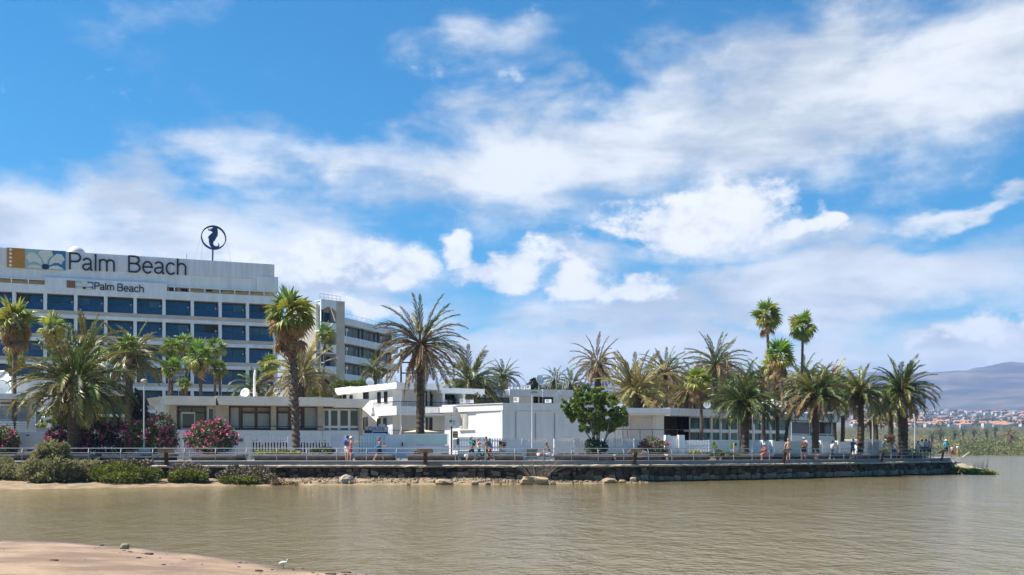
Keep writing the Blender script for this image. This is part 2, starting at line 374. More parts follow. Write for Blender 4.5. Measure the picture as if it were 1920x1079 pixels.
# shore strip under the wall
def shore_pt(a, b):
    s = a * s_of_px(1500); p, t, n = kat(s); px = CX + F * p.x / p.y
    w = 9.5 if px < 0 else 9.5 - 5.2 * min(1, px / 500) if px < 500 else max(.5, 4.3 - 3.1 * (px - 500) / 650) if px < 1150 else max(.2, 1.2 - (px - 1150) / 130)
    w += .5 * fbm(s * .35, .5) + .3 * fbm(s * 1.3, 2.5); o = -.6 + b * (w + 1.4)
    top = .40 if px < 900 else max(.05, .40 - (px - 900) / 700); z = top - (top + .0) * (max(0, o) / w) if o < w else -(o - w) * .25
    z += .05 * fbm(s * 1.1, o * 1.1, 3) + .035 * fbm(s * 3.5, o * 3.5, 8)
    return p + n * o + Vector((0, 0, z))
structure('shore_ground', grid(300, 26, shore_pt), M('shore_sand', (.19, .135, .08), .95, .2, 1.1, .5, 8, c2=(.30, .22, .13), detail=8), True)
# ------------------------------------------------------------------ sea wall
WTOP = 1.16
wall = empty('sea_wall', kat(0)[0], 0, 'long dark basalt sea wall under the promenade edge', 'sea wall')
s_end = klen[-1]
def core_pt(a, b):
    s = a * s_end; z = -.6 + b * (WTOP + .6); px = 0
    return kw(s, .03 + .10 * fbm(s * 1.3, z * 1.8) + .05 * fbm(s * 4, z * 5, 7) + .10 * (1 - b) ** 2, z)
MORTAR = M('dark_wall_mortar', (.032, .023, .016), .97, .55, 1.6, .9, 9, c2=(.10, .072, .05), detail=9)
grid(700, 10, core_pt).build('wall_core', MORTAR, wall, True)
def sweep(prof, s0, s1, step, jit=0, seed=0):
    n = max(2, int((s1 - s0) / step) + 1); m = len(prof); mb = MB(); vs = []
    for i in range(n):
        s = s0 + (s1 - s0) * i / (n - 1)
        for k, (o, z) in enumerate(prof): vs.append(kw(s, o + jit * fbm(s * 2.2, k + seed), z + jit * .5 * fbm(s * 2.7, k + seed + 20)))
    fs = [(i * m + k, i * m + (k + 1) % m, (i + 1) * m + (k + 1) % m, (i + 1) * m + k) for i in range(n - 1) for k in range(m)]
    return mb.add(vs, fs + [tuple(range(m - 1, -1, -1)), tuple(range((n - 1) * m, n * m))])
s = 0.0; KERB = M('kerb_concrete', (.20, .20, .205), .9, .14, 1.1, .2, 14, rnd=.08)
while s < s_end - .5:
    e = min(s + 5.0, s_end)
    sweep([(.12, 1.25), (.12, 1.5), (.10, 1.53), (-.22, 1.53), (-.25, 1.25)], s + .008, e - .008, .5).build('kerb_block', KERB, wall); s = e
s = 0.0; LEDGE = M('ledge_concrete', (.40, .345, .27), .95, .25, 2.2, .7, 8, rnd=.1)
while s < s_end - .5:
    e = min(s + 3.1, s_end)
    sweep([(.30, WTOP - .07), (.33, 1.20), (.24, 1.247), (-.3, 1.247), (-.3, WTOP - .06)], s + .01, e - .01, .28, .07, s).build('ledge_block', LEDGE, wall); s = e
STONES = [M('basalt_stone', (.085, .062, .043), .95, .3, 4, .5, 14, rnd=.4), M('grey_stone', (.19, .155, .12), .95, .25, 4, .5, 14, rnd=.3), M('pale_stone', (.19, .16, .125), .95, .2, 4, .5, 14, rnd=.2)]
def rock_mesh(name, seed, mat, boxy=.6, sub=3, jit=.16):
    mb = MB(); n = sub; idx = {}; r = random.Random(seed); off = Vector((seed * 3.1, seed * 1.7, 0))
    def vid(p):
        k = tuple(round(c, 4) for c in p)
        if k not in idx:
            v = Vector(p); sph = v.normalized(); q = v.lerp(sph * 1.05, 1 - boxy); q *= 1 + jit * noise.noise(q * 1.3 + off) + jit * .6 * noise.noise(q * 3.1 + off)
            idx[k] = len(mb.v); mb.v.append(q * .5)
        return idx[k]
    for ax in range(3):
        for sg in (-1, 1):
            for i in range(n):
                for j in range(n):
                    q = []
                    for a, b in ((i, j), (i + 1, j), (i + 1, j + 1), (i, j + 1)):
                        p = [0, 0, 0]; p[ax] = sg; p[(ax + 1) % 3] = -1 + 2 * a / n; p[(ax + 2) % 3] = -1 + 2 * b / n; q.append(vid(p))
                    mb.f.append(tuple(q if sg > 0 else q[::-1])); mb.m.append(0)
    return mb.mesh(name, mat)
stone_me = [[rock_mesh('stone', k + 10 * j, m, .72, 2) for k in range(6)] for j, m in enumerate(STONES)]
def place_stone(s, z, w, h, tone, out=.06, single=True):
    p, t, n = kat(s); o = bpy.data.objects.new('stone', rng.choice(stone_me[tone])); col.objects.link(o); o.parent = wall
    q = kw(s, out, z) - wall.location; o.location = q; o.rotation_euler = (rng.uniform(-.15, .15), rng.uniform(-.2, .2), math.atan2(t.y, t.x) + rng.uniform(-.12, .12)); o.scale = (w, .42, h)
joined = MB()
def lay_stone(s, z, w, h, tone, out=.06):
    me = rng.choice(stone_me[0]); p, t, n = kat(s); a = rng.uniform(-.2, .2)
    mtx = Matrix.Translation(kw(s, out, z)) @ Matrix.Rotation(math.atan2(t.y, t.x), 4, 'Z') @ Matrix.Rotation(a, 4, 'Y') @ Matrix.Diagonal((w, .42, h, 1))
    joined.mi = tone; joined.add([mtx @ v.co for v in me.vertices], [tuple(pl.vertices) for pl in me.polygons])
n_single = 0; s = s_of_px(455); sA, sB = s_of_px(1175), s_of_px(1800)
while s < s_end - 1:
    far = s > sA; w = rng.uniform(.32, .75) if not far else rng.uniform(.4, .8)
    # bottom row, then one or two looser rows above
    tone = 0 if rng.random() < .62 else 1
    if far and rng.random() < .7: tone = 1
    h = rng.uniform(.28, .48)
    rows = [(h * .42 + (.18 if not far else .12), w, h, tone)]
    if rng.random() < (.8 if not far else .30): rows.append((.62 + rng.uniform(-.05, .08), w * rng.uniform(.7, 1), rng.uniform(.22, .36), 0 if rng.random() < .75 else 1))
    if rng.random() < (.55 if not far else .25): rows.append((.92 + rng.uniform(-.04, .06), w * rng.uniform(.6, .9), rng.uniform(.18, .28), 0 if rng.random() < .7 else 2 if rng.random() < .3 else 1))
    for z, ww, hh, tn in rows:
        ss = s + rng.uniform(-.08, .08)
        if n_single < 298 and s < sB: place_stone(ss, z, ww, hh, tn, .09 if z < .5 else .05); n_single += 1
        else: lay_stone(ss, z, ww, hh, tn)
    s += w * .93
if joined.v: joined.build('stone_row', STONES, wall)['kind'] = 'stuff'
# loose rocks along the foot of the wall
ROCKM = M('tan_rock', (.33, .245, .155), .95, .22, 3, .6, 10, rnd=.15); ROCKG = M('grey_rock', (.36, .305, .23), .95, .22, 3, .6, 10, rnd=.15)
rock_me = [rock_mesh('rock', 70 + k, ROCKM, .35, 4, .28) for k in range(7)]; rock_g = [rock_mesh('rock', 90 + k, ROCKG, .4, 4, .28) for k in range(3)]
def rock(px, py, w, h, me, label, group=None):
    p, t, n = kat(s_of_px(px)); D = CAMH * F / (py - HY) * .985; o = bpy.data.objects.new('rock', me); col.objects.link(o)
    m = mpx(D); hm = h * m; o.location = P(px, py, D) + Vector((0, 0, hm * .25)); o.scale = (w * m, max(w * .8, h) * m, hm * 1.25); o.rotation_euler = (0, 0, rng.uniform(-.5, .5))
    tag(o, label, 'rock', group); return o
rock(649, 908, 26, 18, rock_g[0], 'large pale grey boulder at the foot of the wall, nearest the shrubs')
rock(936, 905, 22, 18, rock_g[1], 'upright grey boulder standing against the dark wall')
rock(934, 893, 9, 7, rock_g[2], 'small grey stone perched on the upright boulder')
rock(964, 903, 24, 14, rock_g[2], 'flat topped grey block beside the upright boulder')
rock(1003, 908, 50, 17, rock_me[0], 'widest tan boulder below the dry twiggy bush')
rock(832, 908, 30, 10, rock_me[1], 'low slab of tan rock at the waterline under the lectern stand')
rock(687, 907, 36, 9, rock_me[2], 'long flat tan slab lying by the pale grey boulder')
rock(797, 905, 16, 8, rock_me[3], 'pointed tan rock below the tilted information stand')
rock(1187, 904, 12, 10, rock_me[4], 'single orange tan rock at the end of the rubble beach')
rock(1142, 905, 28, 9, rock_me[5], 'tan rubble mound near the right end of the shore')
g = 'small tan rocks along the foot of the sea wall'
for k in range(46):
    px = rng.uniform(560, 1180); w = rng.uniform(5, 14)
    rock(px, rng.uniform(903, 909) if px < 1060 else rng.uniform(902, 905.5), w, w * rng.uniform(.4, .65), rng.choice(rock_me), 'small tan rock in the rubble at the foot of the wall', g)
mb = MB()
for k in range(1500):
    px = 520 + 680 * rng.random() ** .9; sz = rng.uniform(.04, .16) * (1 if rng.random() < .85 else 1.6); s_ = s_of_px(px); t_ = rng.random()
    w = max(.25, 4.3 - 3.1 * (px - 500) / 650) * .8; a = kw(s_, t_ * w, 0); top = .40 if px < 900 else max(.05, .40 - (px - 900) / 700)
    me = rng.choice(rock_me); mt = Matrix.Translation(a + Vector((0, 0, max(.0, top * (1 - t_ * .8)) + sz * .1))) @ Matrix.Rotation(rng.uniform(0, 6), 4, 'Z') @ Matrix.Diagonal((sz * 1.4, sz, sz * .8, 1)); mb.mi = 0 if rng.random() < .7 else 1
    c8 = [mt @ Vector((x * .5, y * .5, z * .5)) * 1 for x, y, z in ((-.9, -.7, -1), (.8, -.9, -1), (.9, .8, -1), (-.7, .9, -1), (-.6, -.6, .7), (.7, -.5, .9), (.6, .6, .8), (-.5, .7, 1))]; mb.hexa(c8)
mb.build('shore_rubble', [ROCKM, ROCKG])['kind'] = 'stuff'
for px, py, w, h in [(275, 904, 14, 8), (290, 905, 9, 6), (152, 906, 14, 6), (310, 903, 8, 7), (30, 900, 10, 6)]:
    rock(px, py, w, h, rng.choice(rock_g), 'grey stone lying under the green bushes on the sandy bank', 'grey stones under the bushes')
# near beach: rock, debris
o = bpy.data.objects.new('rock', rock_mesh('rock', 5, M('beach_rock', (.25, .21, .15), .9, .2, 5, .4, 20), .2, 5, .14)); col.objects.link(o)
o.location = P(234, 1031, 22.3) + Vector((0, 0, .06)); o.scale = (.19, .17, .15); tag(o, 'lone rounded brown rock at the edge of the near beach', 'rock')
DEB = M('dark_debris', (.07, .05, .035), .95, .3, 8)
deb_me = [rock_mesh('debris', 40 + k, DEB, .4, 2, .3) for k in range(4)]
for k in range(80):
    X = rng.uniform(-13.5, -.5); e = near_edge(X); D = e - rng.uniform(.1, max(.3, min(5, (e - 17.3)))) if e > 17.6 else e - .2
    o = bpy.data.objects.new('debris', rng.choice(deb_me)); col.objects.link(o); w = rng.choice((.03, .04, .05, .06, .08, .16)) * rng.uniform(.7, 1.3); t = e - D
    o.location = (X, D, max(0, t) * .055 + .012); o.scale = (w, w * .5, w * .25); o.rotation_euler = (0, 0, rng.uniform(-.6, .6))
    tag(o, 'small dark scrap of driftwood lying on the near sand', 'driftwood', 'driftwood scraps on the near beach')
# grassy spit at the right-hand end of the wall
def spit_pt(a, b):
    px0 = 1782 + 80 * a; D = 98.5 - 3.5 * a + b * (9 + 2 * a); X = (px0 - CX) / F * 98.5 + (D - 98.5) * .25
    e = min(1, 4 * min(a + .15, 1 - a, b + .02, 1.02 - b) + .0); z = -.15 + min(1, e * 1.9) * (1.55 - 1.35 * a ** .9) + .10 * fbm(X * .9, D * .9) + .06 * fbm(X * 3, D * 3)
    return Vector((X, D, z if e > .05 else -.2))
SPIT = M('spit_rubble', (.30, .25, .185), .95, .3, 2.5, .8, 8)
structure('spit', grid(40, 26, spit_pt), SPIT, True)
# ------------------------------------------------------------------ far shore, hills, mountains
def lerp_tab(t, x):
    for (a, b), (c, d) in zip(t, t[1:]):
        if x <= c: return b + (d - b) * max(0, (x - a)) / (c - a)
    return t[-1][1]
BASE = [(440, -.4), (455, .25), (600, .6), (750, 7), (1000, 16), (1400, 31), (1700, 42), (2200, 68), (3000, 118), (3500, 128), (4300, 150)]
RID = [(-400, 735), (300, 730), (1100, 722), (1500, 706), (1740, 699), (1790, 695), (1812, 694.5), (1826, 690.5), (1850, 688), (1890, 681.5), (1990, 676), (2300, 690), (2900, 730)]
def hill_h(X, D):
    px = CX + F * X / D; z = lerp_tab(BASE, D)
    z += 14 * fbm(X * .0016, D * .0016) * min(1, max(0, (D - 1300) / 1500))
    if D > 3500:
        zr = zat(lerp_tab(RID, px), 7000) ; t = (D - 3500) / 3500
        if t <= 1: prof = t * t * (3 - 2 * t)
        else: prof = max(0, 1 - (t - 1) * .25)
        r = fbm(X * .0011, D * .0007, 3.3, 6); rg = 1 - abs(noise.noise(Vector((X * .0013, D * .0006, 9.1)))) * 2
        z = z + (zr - 160) * prof + (r * 120 + rg * 110 - 105) * min(1, t * 1.6) * (1 - prof ** 3 * .985 if t <= 1 else .02)
    return z
def hill_pt(a, b):
    D = 440 * (9800 / 440) ** b; X = (-950 + 2300 * a) / F * D * 1.12 if True else 0
    return Vector((X, D, hill_h(X, D)))
def hill_mat():
    m = M('hill_ground', (.055, .050, .044), .95, .2, .004, 0, c2=(.15, .112, .088), detail=10); nt = m.node_tree; N = nt.nodes; L = nt.links; b = N['Principled BSDF']
    src = b.inputs['Base Color'].links[0].from_socket
    tc = N.new('ShaderNodeTexCoord'); mp = N.new('ShaderNodeMapping'); L.new(tc.outputs['Object'], mp.inputs[0]); mp.inputs['Scale'].default_value = (.0022, .0006, .022)
    nz = N.new('ShaderNodeTexNoise'); L.new(mp.outputs[0], nz.inputs['Vector']); nz.inputs['Scale'].default_value = 1; nz.inputs['Detail'].default_value = 7
    mr = N.new('ShaderNodeMapRange'); L.new(nz.outputs[0], mr.inputs[0]); mr.inputs[1].default_value = .42; mr.inputs[2].default_value = .55
    mx = N.new('ShaderNodeMix'); mx.data_type = 'RGBA'; L.new(mr.outputs[0], mx.inputs[0]); L.new(src, mx.inputs[6]); mx.inputs[7].default_value = (.022, .026, .026, 1)
    # scrub green low down near the lagoon
    sp = N.new('ShaderNodeSeparateXYZ'); L.new(tc.outputs['Object'], sp.inputs[0]); m2 = N.new('ShaderNodeMapRange'); L.new(sp.outputs[1], m2.inputs[0]); m2.inputs[1].default_value = 1100; m2.inputs[2].default_value = 1900; m2.inputs[3].default_value = 1; m2.inputs[4].default_value = 0
    m3 = N.new('ShaderNodeMix'); m3.data_type = 'RGBA'; L.new(m2.outputs[0], m3.inputs[0]); L.new(mx.outputs[2], m3.inputs[6]); m3.inputs[7].default_value = (.085, .085, .035, 1)
    L.new(m3.outputs[2], b.inputs['Base Color']); return m
structure('hills', grid(330, 210, hill_pt), hill_mat(), True)
# haze: one closed box round camera and scene
HAZE = bpy.data.materials.new('haze_air'); HAZE.use_nodes = True; nt = HAZE.node_tree
for n in list(nt.nodes):
    if n.type != 'OUTPUT_MATERIAL': nt.nodes.remove(n)
pv = nt.nodes.new('ShaderNodeVolumePrincipled'); pv.inputs['Color'].default_value = (.44, .62, 1.0, 1); pv.inputs['Density'].default_value = 1.25e-4; pv.inputs['Anisotropy'].default_value = 0.1
nt.links.new(pv.outputs[0], nt.nodes['Material Output'].inputs['Volume'])
def add_haze():
    o = MB().box(-13000, 13000, -260, 9900, -1.75, max(v.co.z for v in bpy.data.objects['hills'].data.vertices) + 25).build('haze', HAZE); o['kind'] = 'stuff'
    return o
# ------------------------------------------------------------------ lettering
def strokes(ch):
    A = lambda cx, cy, rx, ry, a0, a1, n=14: [(cx + rx * math.cos(R(a0 + (a1 - a0) * k / n)), cy + ry * math.sin(R(a0 + (a1 - a0) * k / n))) for k in range(n + 1)]
    return {'P': (.62, [[(.06, 0), (.06, 1)], [(.06, .97), (.34, .97)] + A(.34, .725, .24, .245, 90, -90) + [(.06, .48)]]),
            'a': (.56, [A(.26, .52, .19, .18, 165, 0) + [(.45, .1), (.47, .035), (.54, .03)], [(.45, .42), (.40, .385), (.22, .355)] + A(.22, .195, .165, .165, 90, 330)+ [(.45, .2)]]),
            'l': (.2, [[(.10, 0), (.10, 1)]]),
            'm': (.86, [[(.08, 0), (.08, .7)], A(.26, .5, .18, .19, 180, 0) + [(.44, 0)], A(.62, .5, .18, .19, 180, 0) + [(.80, 0)]]),
            'B': (.68, [[(.06, 0), (.06, 1)], [(.06, .97), (.36, .97)] + A(.36, .75, .21, .22, 90, -90) + [(.06, .53)], [(.34, .53)] + A(.36, .28, .25, .25, 90, -90) + [(.06, .03)]]),
            'e': (.58, [[(.06, .37), (.52, .37)] + A(.29, .35, .23, .34, 5, 318, 22)]),
            'c': (.54, [A(.29, .35, .23, .34, 40, 320, 20)]),
            'h': (.56, [[(.07, 0), (.07, 1)], A(.28, .48, .20, .21, 180, 0) + [(.48, 0)]])}[ch]
def ribbon(mb, pts, w, y0, y1, xf):
    pts = [Vector((a, b, 0)) for i, (a, b) in enumerate(pts) if i == 0 or abs(a - pts[i - 1][0]) + abs(b - pts[i - 1][1]) > .004]; L_, Rr = [], []
    for i, p in enumerate(pts):
        t0 = (p - pts[i - 1]).normalized() if i else None; t1 = (pts[i + 1] - p).normalized() if i < len(pts) - 1 else None
        t = ((t0 or t1) + (t1 or t0)).normalized() if (t0 or t1).dot(t1 or t0) > -.9 else t1
        n = Vector((-t.y, t.x, 0)); c = max(.5, t.dot(t1 or t0)); L_.append(p + n * w / 2 / c); Rr.append(p - n * w / 2 / c)
    n = len(pts); vs = []
    for y in (y0, y1): vs += [xf(p.x, y, p.y) for p in L_] + [xf(p.x, y, p.y) for p in Rr]
    fs = []
    for i in range(n - 1):
        fs += [(i, i + 1, n + i + 1, n + i), (2 * n + i + 1, 2 * n + i, 3 * n + i, 3 * n + i + 1), (i, 2 * n + i, 2 * n + i + 1, i + 1), (n + i + 1, 3 * n + i + 1, 3 * n + i, n + i)]
    fs += [(0, n, 3 * n, 2 * n), (n - 1, 3 * n - 1, 4 * n - 1, 2 * n - 1)]
    mb.add(vs, fs)
def word(f, root, text, u0, u1, z0, z1, y, th, mat, w, name='letter'):
    tot = sum(.36 if c == ' ' else strokes(c)[0] + .03 for c in text); k = (u1 - u0) / tot; h = z1 - z0; x = u0
    for c in text:
        if c == ' ': x += .36 * k; continue
        wd, sts = strokes(c); mb = MB()
        for j, st in enumerate(sts): ribbon(mb, [(a * k / h, b) for a, b in st], w / h, y - th, y - .004 * j, lambda a, yy, b: f.w(x + a * h, yy - .006 * j, z0 + b * h))
        mb.build(name, mat, root); x += (wd + .03) * k
def flower_panel(f, root, u0, u1, z0, z1, y, big=True, name='flower_panel'):
    TEAL, PALE, BLUE, NAVY = M('teal_print', (.27, .45, .47), .6, .06), M('pale_petal', (.60, .64, .60), .6, .05), M('blue_print', (.03, .16, .36), .6, .08), M('navy_print', (.01, .02, .09), .6, .1)
    W_, H_ = u1 - u0, z1 - z0
    g = f.box(MB(), u0, u1, y - .08, y, z0, z1).build(name, TEAL, root)
    def patch(nm, mat, poly, dy):
        mb = MB(); mb.prism(poly, .012, lambda a, b, c: f.w(u0 + a * W_, y - .08 - dy + b, z0 + c * H_)); mb.build(nm, mat, g)
    def petal(ang, ln, wd, base=(.5, .03)):
        pts = []
        for k in range(19):
            t = k / 18; s = wd * (math.sin(math.pi * min(1, t ** 1.5)) ** .8 if 0 < t < 1 else 0) if t < .98 else wd * .2
            pts.append((t, s))
        ca, sa = math.cos(R(ang)), math.sin(R(ang)); asp = H_ / W_; out = []
        for t, s in pts + [(t, -s) for t, s in pts[::-1][1:-1]]:
            a, b = t * ln, s; out.append((base[0] + (a * ca - b * sa) * asp, base[1] + a * sa + b * ca))
        return [(min(.995, max(.005, a)), min(.995, max(.005, b))) for a, b in out]
    patch('blue_field', BLUE, [(.68, .005), (.995, .005), (.995, .995), (.66, .995), (.60, .5), (.52, .05)], .013)
    SIDE = [(.42, .24), (.40, .45), (.33, .66), (.22, .83), (.10, .82), (.015, .55), (.085, .41), (.10, .28), (.18, .36), (.29, .34), (.39, .22)]
    LOW = [(.04, .015), (.10, .13), (.20, .215), (.30, .20), (.405, .12), (.41, .015)]
    TOP = [(.475, .26), (.43, .50), (.32, .78), (.37, .93), (.45, .96), (.52, .99), (.60, .96), (.665, .93), (.69, .74), (.57, .50), (.525, .26)]
    mir = lambda pl: [(1.0 - a, b) for a, b in pl[::-1]]
    for k, pl in enumerate((SIDE, mir(SIDE), LOW, mir(LOW), TOP)): patch('petal', PALE, pl, .026 + .013 * k)
    patch('flower_heart', NAVY, [(.5 + .085 * math.cos(R(a)), .12 + .15 * math.sin(R(a))) for a in range(0, 360, 24)], .10)
    return g
# ------------------------------------------------------------------ hotel, main wing
hf = Face(0, 130, 521, 142)
hotel = hf.root('hotel', 'long white hotel with blue windows and a big name board on its roof', 'hotel')
bay, u_b0 = .1045 * hf.len, .1446 * hf.len
zx = lambda py, px=330: hf.z(px, py)
ZT, ZS, ZF, ZG, ZW = zx(484), zx(519), zx(537), zx(547), zx(562.5)       # sign top, sign bottom, fascia bottom, parapet top, first window top
uL, uR = -.33 * hf.len, .992 * hf.len
hf.box(MB(), uL, uR, 2.5, 16, ZP - .2, ZF - .3).build('core_wall', HOTELW, hotel)
hf.box(MB(), uL, uR, .5, 3.2, ZF, ZS + .35).build('roof_fascia', HOTELW, hotel)
hf.box(MB(), uL, uR - .15, .35, 4.0, ZS + .352, ZT).build('roof_sign_wall', METALW, hotel)
hf.box(MB(), uR - 2.6, uR + .35, .2, 3.4, ZF + .002, ZS + .75).build('fascia_end', HOTELW, hotel)
hf.box(MB(), uL, uR, 2.0, 2.498, ZG - 1.5, ZF).build('terrace_wall', M('terrace_beige', (.80, .66, .46), .9, .1), hotel)
for px0, px1 in [(318, 331), (339, 352), (386, 398), (410, 417), (435, 448), (470, 480), (484, 500), (11, 19)]:
    part_box(hf, hotel, 'terrace_window', GLASSD, px0, px1, 540, 547, 1.93, 1.99)
# top parapet with raised centre
uc0, uc1 = hf.u(84), hf.u(313)
for a, b, zt in ((uL, uc0, ZG), (uc0 + .004, uc1 - .004, zx(533)), (uc1, uR, ZG)):
    hf.box(MB(), a, b, 0, .5, ZW + .02, zt).build('parapet', HOTELW, hotel)
for a, b in ((uL, uc0), (uc1, uR)):
    r = hf.box(MB(), a, b, .2, .27, ZG + .62, ZG + .69).build('terrace_rail', WHITE2, hotel)
    u = a + .9
    while u < b - .3:
        hf.box(MB(), u, u + .13, .18, .29, ZG, ZG + .75).build('post', WHITE2, r); u += 1.98
# floors
SLABE = HOTELW
one = {}
for k in range(8):
    zt = ZW - 3.08 * k
    if zt - 3 < ZP - .6: break
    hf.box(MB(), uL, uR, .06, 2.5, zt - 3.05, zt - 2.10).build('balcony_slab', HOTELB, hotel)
    hf.box(MB(), uL, uR, 0, .5, zt - 3.08, zt - 2.62).build('slab_edge', HOTELW, hotel)
    for j in range(-5, 9):
        u = u_b0 + bay * j
        if u < uL or u > uR - .4: continue
        off = Vector((u - u_b0, 0, -3.08 * k))
        wcol = .42 if j else .78
        if not one:
            base = u_b0; z0 = ZW - 2.10; z1 = ZW
            w = hf.box(MB(), base + .2, base + bay, 1.35, 1.42, z1 - .16, z1).box(base + .2, base + .36, 1.35, 1.42, z0, z1 - .162, hf.w).box(base + bay - .24, base + bay, 1.35, 1.42, z0, z1 - .162, hf.w).box(base + bay * .53, base + bay * .53 + .07, 1.352, 1.418, z0, z1 - .162, hf.w).build('window', DARKF, hotel)
            hf.box(MB(), base + .36, base + bay * .53, 1.38, 1.40, z0, z1 - .16).build('pane', GLASS, w)
            hf.box(MB(), base + bay * .53 + .07, base + bay - .24, 1.385, 1.405, z0, z1 - .16).build('pane', GLASS, w)
            c = hf.box(MB(), base, base + .42, .03, 1.34, z0, z1 + .018).build('column', HOTELW, hotel)
            rl = hf.box(MB(), base + .425, base + bay - .005, .22, .27, z0 + .86, z0 + .92)
            for q in (.5, .5 + bay * .33, .5 + bay * .66): hf.box(rl, base + q, base + q + .05, .22, .27, z0, z0 + .858)
            rl = rl.build('balcony_rail', M('rail_bronze', (.06, .05, .042), .5, .2), hotel)
            hf.box(MB(), base + .425, base + bay - .005, .235, .255, z0 + .05, z0 + .855).build('glass_panel', RAILG, rl)
            dv = hf.box(MB(), base + .44, base + 1.05, .5, .8, z0, z0 + .8).build('balcony_unit', M('unit_dark', (.03, .036, .03), .7, .3, 9), hotel)
            lp = MB(); lp.ball(hf.w(base + bay - .30, 1.22, z0 + 1.28), .16, 8, 6); hf.box(lp, base + bay - .33, base + bay - .27, 1.2, 1.34, z0 + 1.0, z0 + 1.14)
            lp = lp.build('wall_lamp', M('lamp_globe', (.75, .75, .73), .4, .05), hotel, True)
            one = dict(w=w, c=c, rl=rl, dv=dv, lp=lp)
        for key, o in one.items():
            if k == 0 and j == 0: continue
            if key == 'c' and off.x > uR - u_b0 - .6: continue
            if u + bay > uR + .1 and key != 'c': continue
            c = dup(o, hotel, off)
            if key == 'w':
                for q in c.children:
                    h_ = (k * 37 + j * 61 + len(q.name) * 13 + (q is c.children[0]) * 29) % 17
                    if h_ in (2, 7, 11, 15): setmat(q, M('curtained_blue_glass', (.05, .15, .27), .12, .3, .5, spec=.4))
                    elif h_ in (4,) or (k == 0 and j == 1 and q is c.children[0]): setmat(q, DARKF)
            if key == 'c' and j == 0: c.scale.x = 1
for k in range(5): part_box(hf, hotel, 'corner_wall', HOTELW, 513, 520.5, 563, 840, -.02, 2.4) if k == 0 else None
# big sign
brown = M('ochre_print', (.42, .19, .025), .6, .08); NAVYL = M('navy_letter', (.006, .014, .045), .5, .15)
u0, u1, u2 = hf.u(12.5), hf.u(46), hf.u(123); zb0, zb1 = hf.z(66, 503.5), hf.z(66, 467)
sg = hf.box(MB(), u0, u1, .24, .345, zb0, zb1).build('logo_panel', brown, hotel)
for k in range(5):
    hf.box  # perforation dots
    mb = MB(); cz = zb0 + (zb1 - zb0) * (.1 + .2 * k); cu = u0 + .42
    mb.prism([(cu + .16 * math.cos(R(a)), cz + .16 * math.sin(R(a))) for a in range(0, 360, 30)], .02, lambda a, b, c: hf.w(a, .221 + b, c)); mb.build('dot', WHITE2, sg)
flower_panel(hf, hotel, u1 + .005, u2, zb0, zb1, .34)
zl0, zl1 = hf.z(240, 511), hf.z(240, 480)
word(hf, hotel, 'Palm', hf.u(128.5), hf.u(217), hf.z(170, 507), hf.z(170, 475.6), .345, .16, NAVYL, .215)
word(hf, hotel, 'Beach', hf.u(239.5), hf.u(352), hf.z(295, 513), hf.z(295, 482), .345, .16, NAVYL, .215)
# small sign on the raised parapet
u0, u1, u2 = hf.u(125), hf.u(141), hf.u(175)
hf.box(MB(), u0, u1, -.06, -.003, hf.z(150, 541), hf.z(150, 527.5)).build('small_logo_panel', M('brown_print', (.22, .10, .055), .6, .1), hotel)
flower_panel(hf, hotel, u1 + .004, u2, hf.z(150, 542), hf.z(150, 528), -.003, False, 'small_flower_panel')
word(hf, hotel, 'Palm', hf.u(177), hf.u(214.5), hf.z(195, 544.3), hf.z(195, 531), -.003, .1, NAVYL, .125)
word(hf, hotel, 'Beach', hf.u(220), hf.u(270.5), hf.z(245, 547.5), hf.z(245, 534), -.003, .1, NAVYL, .125)
# seahorse emblem
sh = empty('seahorse_emblem', hf.w(hf.u(398), 1.2, ZT), hf.ang, 'dark blue seahorse in a ring on a thin pole on the hotel roof', 'roof emblem')
E_ = M('emblem_blue', (.006, .045, .14), .45, .2); cu = hf.u(400.5, 1.2); cz = hf.z(400.5, 446, 1.2); RR = 23 * mpx(139.5)
mb = MB(); n = 48
vs = []
for k in range(n):
    a = 2 * math.pi * k / n; ri = RR * (.925 - .085 * abs(math.cos(a - R(70))) ** 1.5); off = 0
    for r, y in ((RR, 1.1), (ri, 1.1), (ri, 1.3), (RR, 1.3)): vs.append(hf.w(cu + r * math.cos(a), y, cz + r * math.sin(a)))
mb.add(vs, [(4 * k + i, 4 * ((k + 1) % n) + i, 4 * ((k + 1) % n) + (i + 1) % 4, 4 * k + (i + 1) % 4) for k in range(n) for i in range(4)]).build('ring', E_, sh)
# outline traced in the emblem's own plane, pixels of an enlarged view (ring centre 484,435 radius 268)
outl = [(470, 215), (500, 203), (540, 205), (562, 225), (572, 250), (566, 268), (580, 285), (568, 305), (582, 325), (566, 345), (578, 372), (566, 382), (572, 402), (548, 410), (550, 432), (530, 445), (532, 465), (515, 478), (520, 498), (500, 505), (482, 530), (478, 560), (484, 592), (505, 615), (540, 622), (572, 612), (586, 590), (582, 565), (572, 542), (592, 556), (606, 585), (606, 620), (596, 640), (570, 668), (530, 690), (490, 694), (455, 668), (425, 640), (400, 600), (388, 560), (382, 520), (384, 480), (362, 436), (378, 425), (376, 405), (396, 395), (404, 378), (420, 370), (430, 345), (446, 340), (462, 325), (452, 312), (430, 298), (400, 290), (370, 284), (366, 250), (376, 244), (388, 262), (420, 270), (425, 262), (392, 245), (440, 242)]
poly = [(cu + (a - 484) / 268 * RR, cz - (b - 435) / 268 * RR) for a, b in outl]
MB().prism(poly[::-1], .12, lambda a, b, c: hf.w(a, 1.14 + b, c)).build('seahorse', E_, sh)
MB().tube([hf.w(cu - .15, 1.2, ZT - .2), hf.w(cu - .10, 1.2, cz - RR * .96)], .11, 8).build('pole', E_, sh)
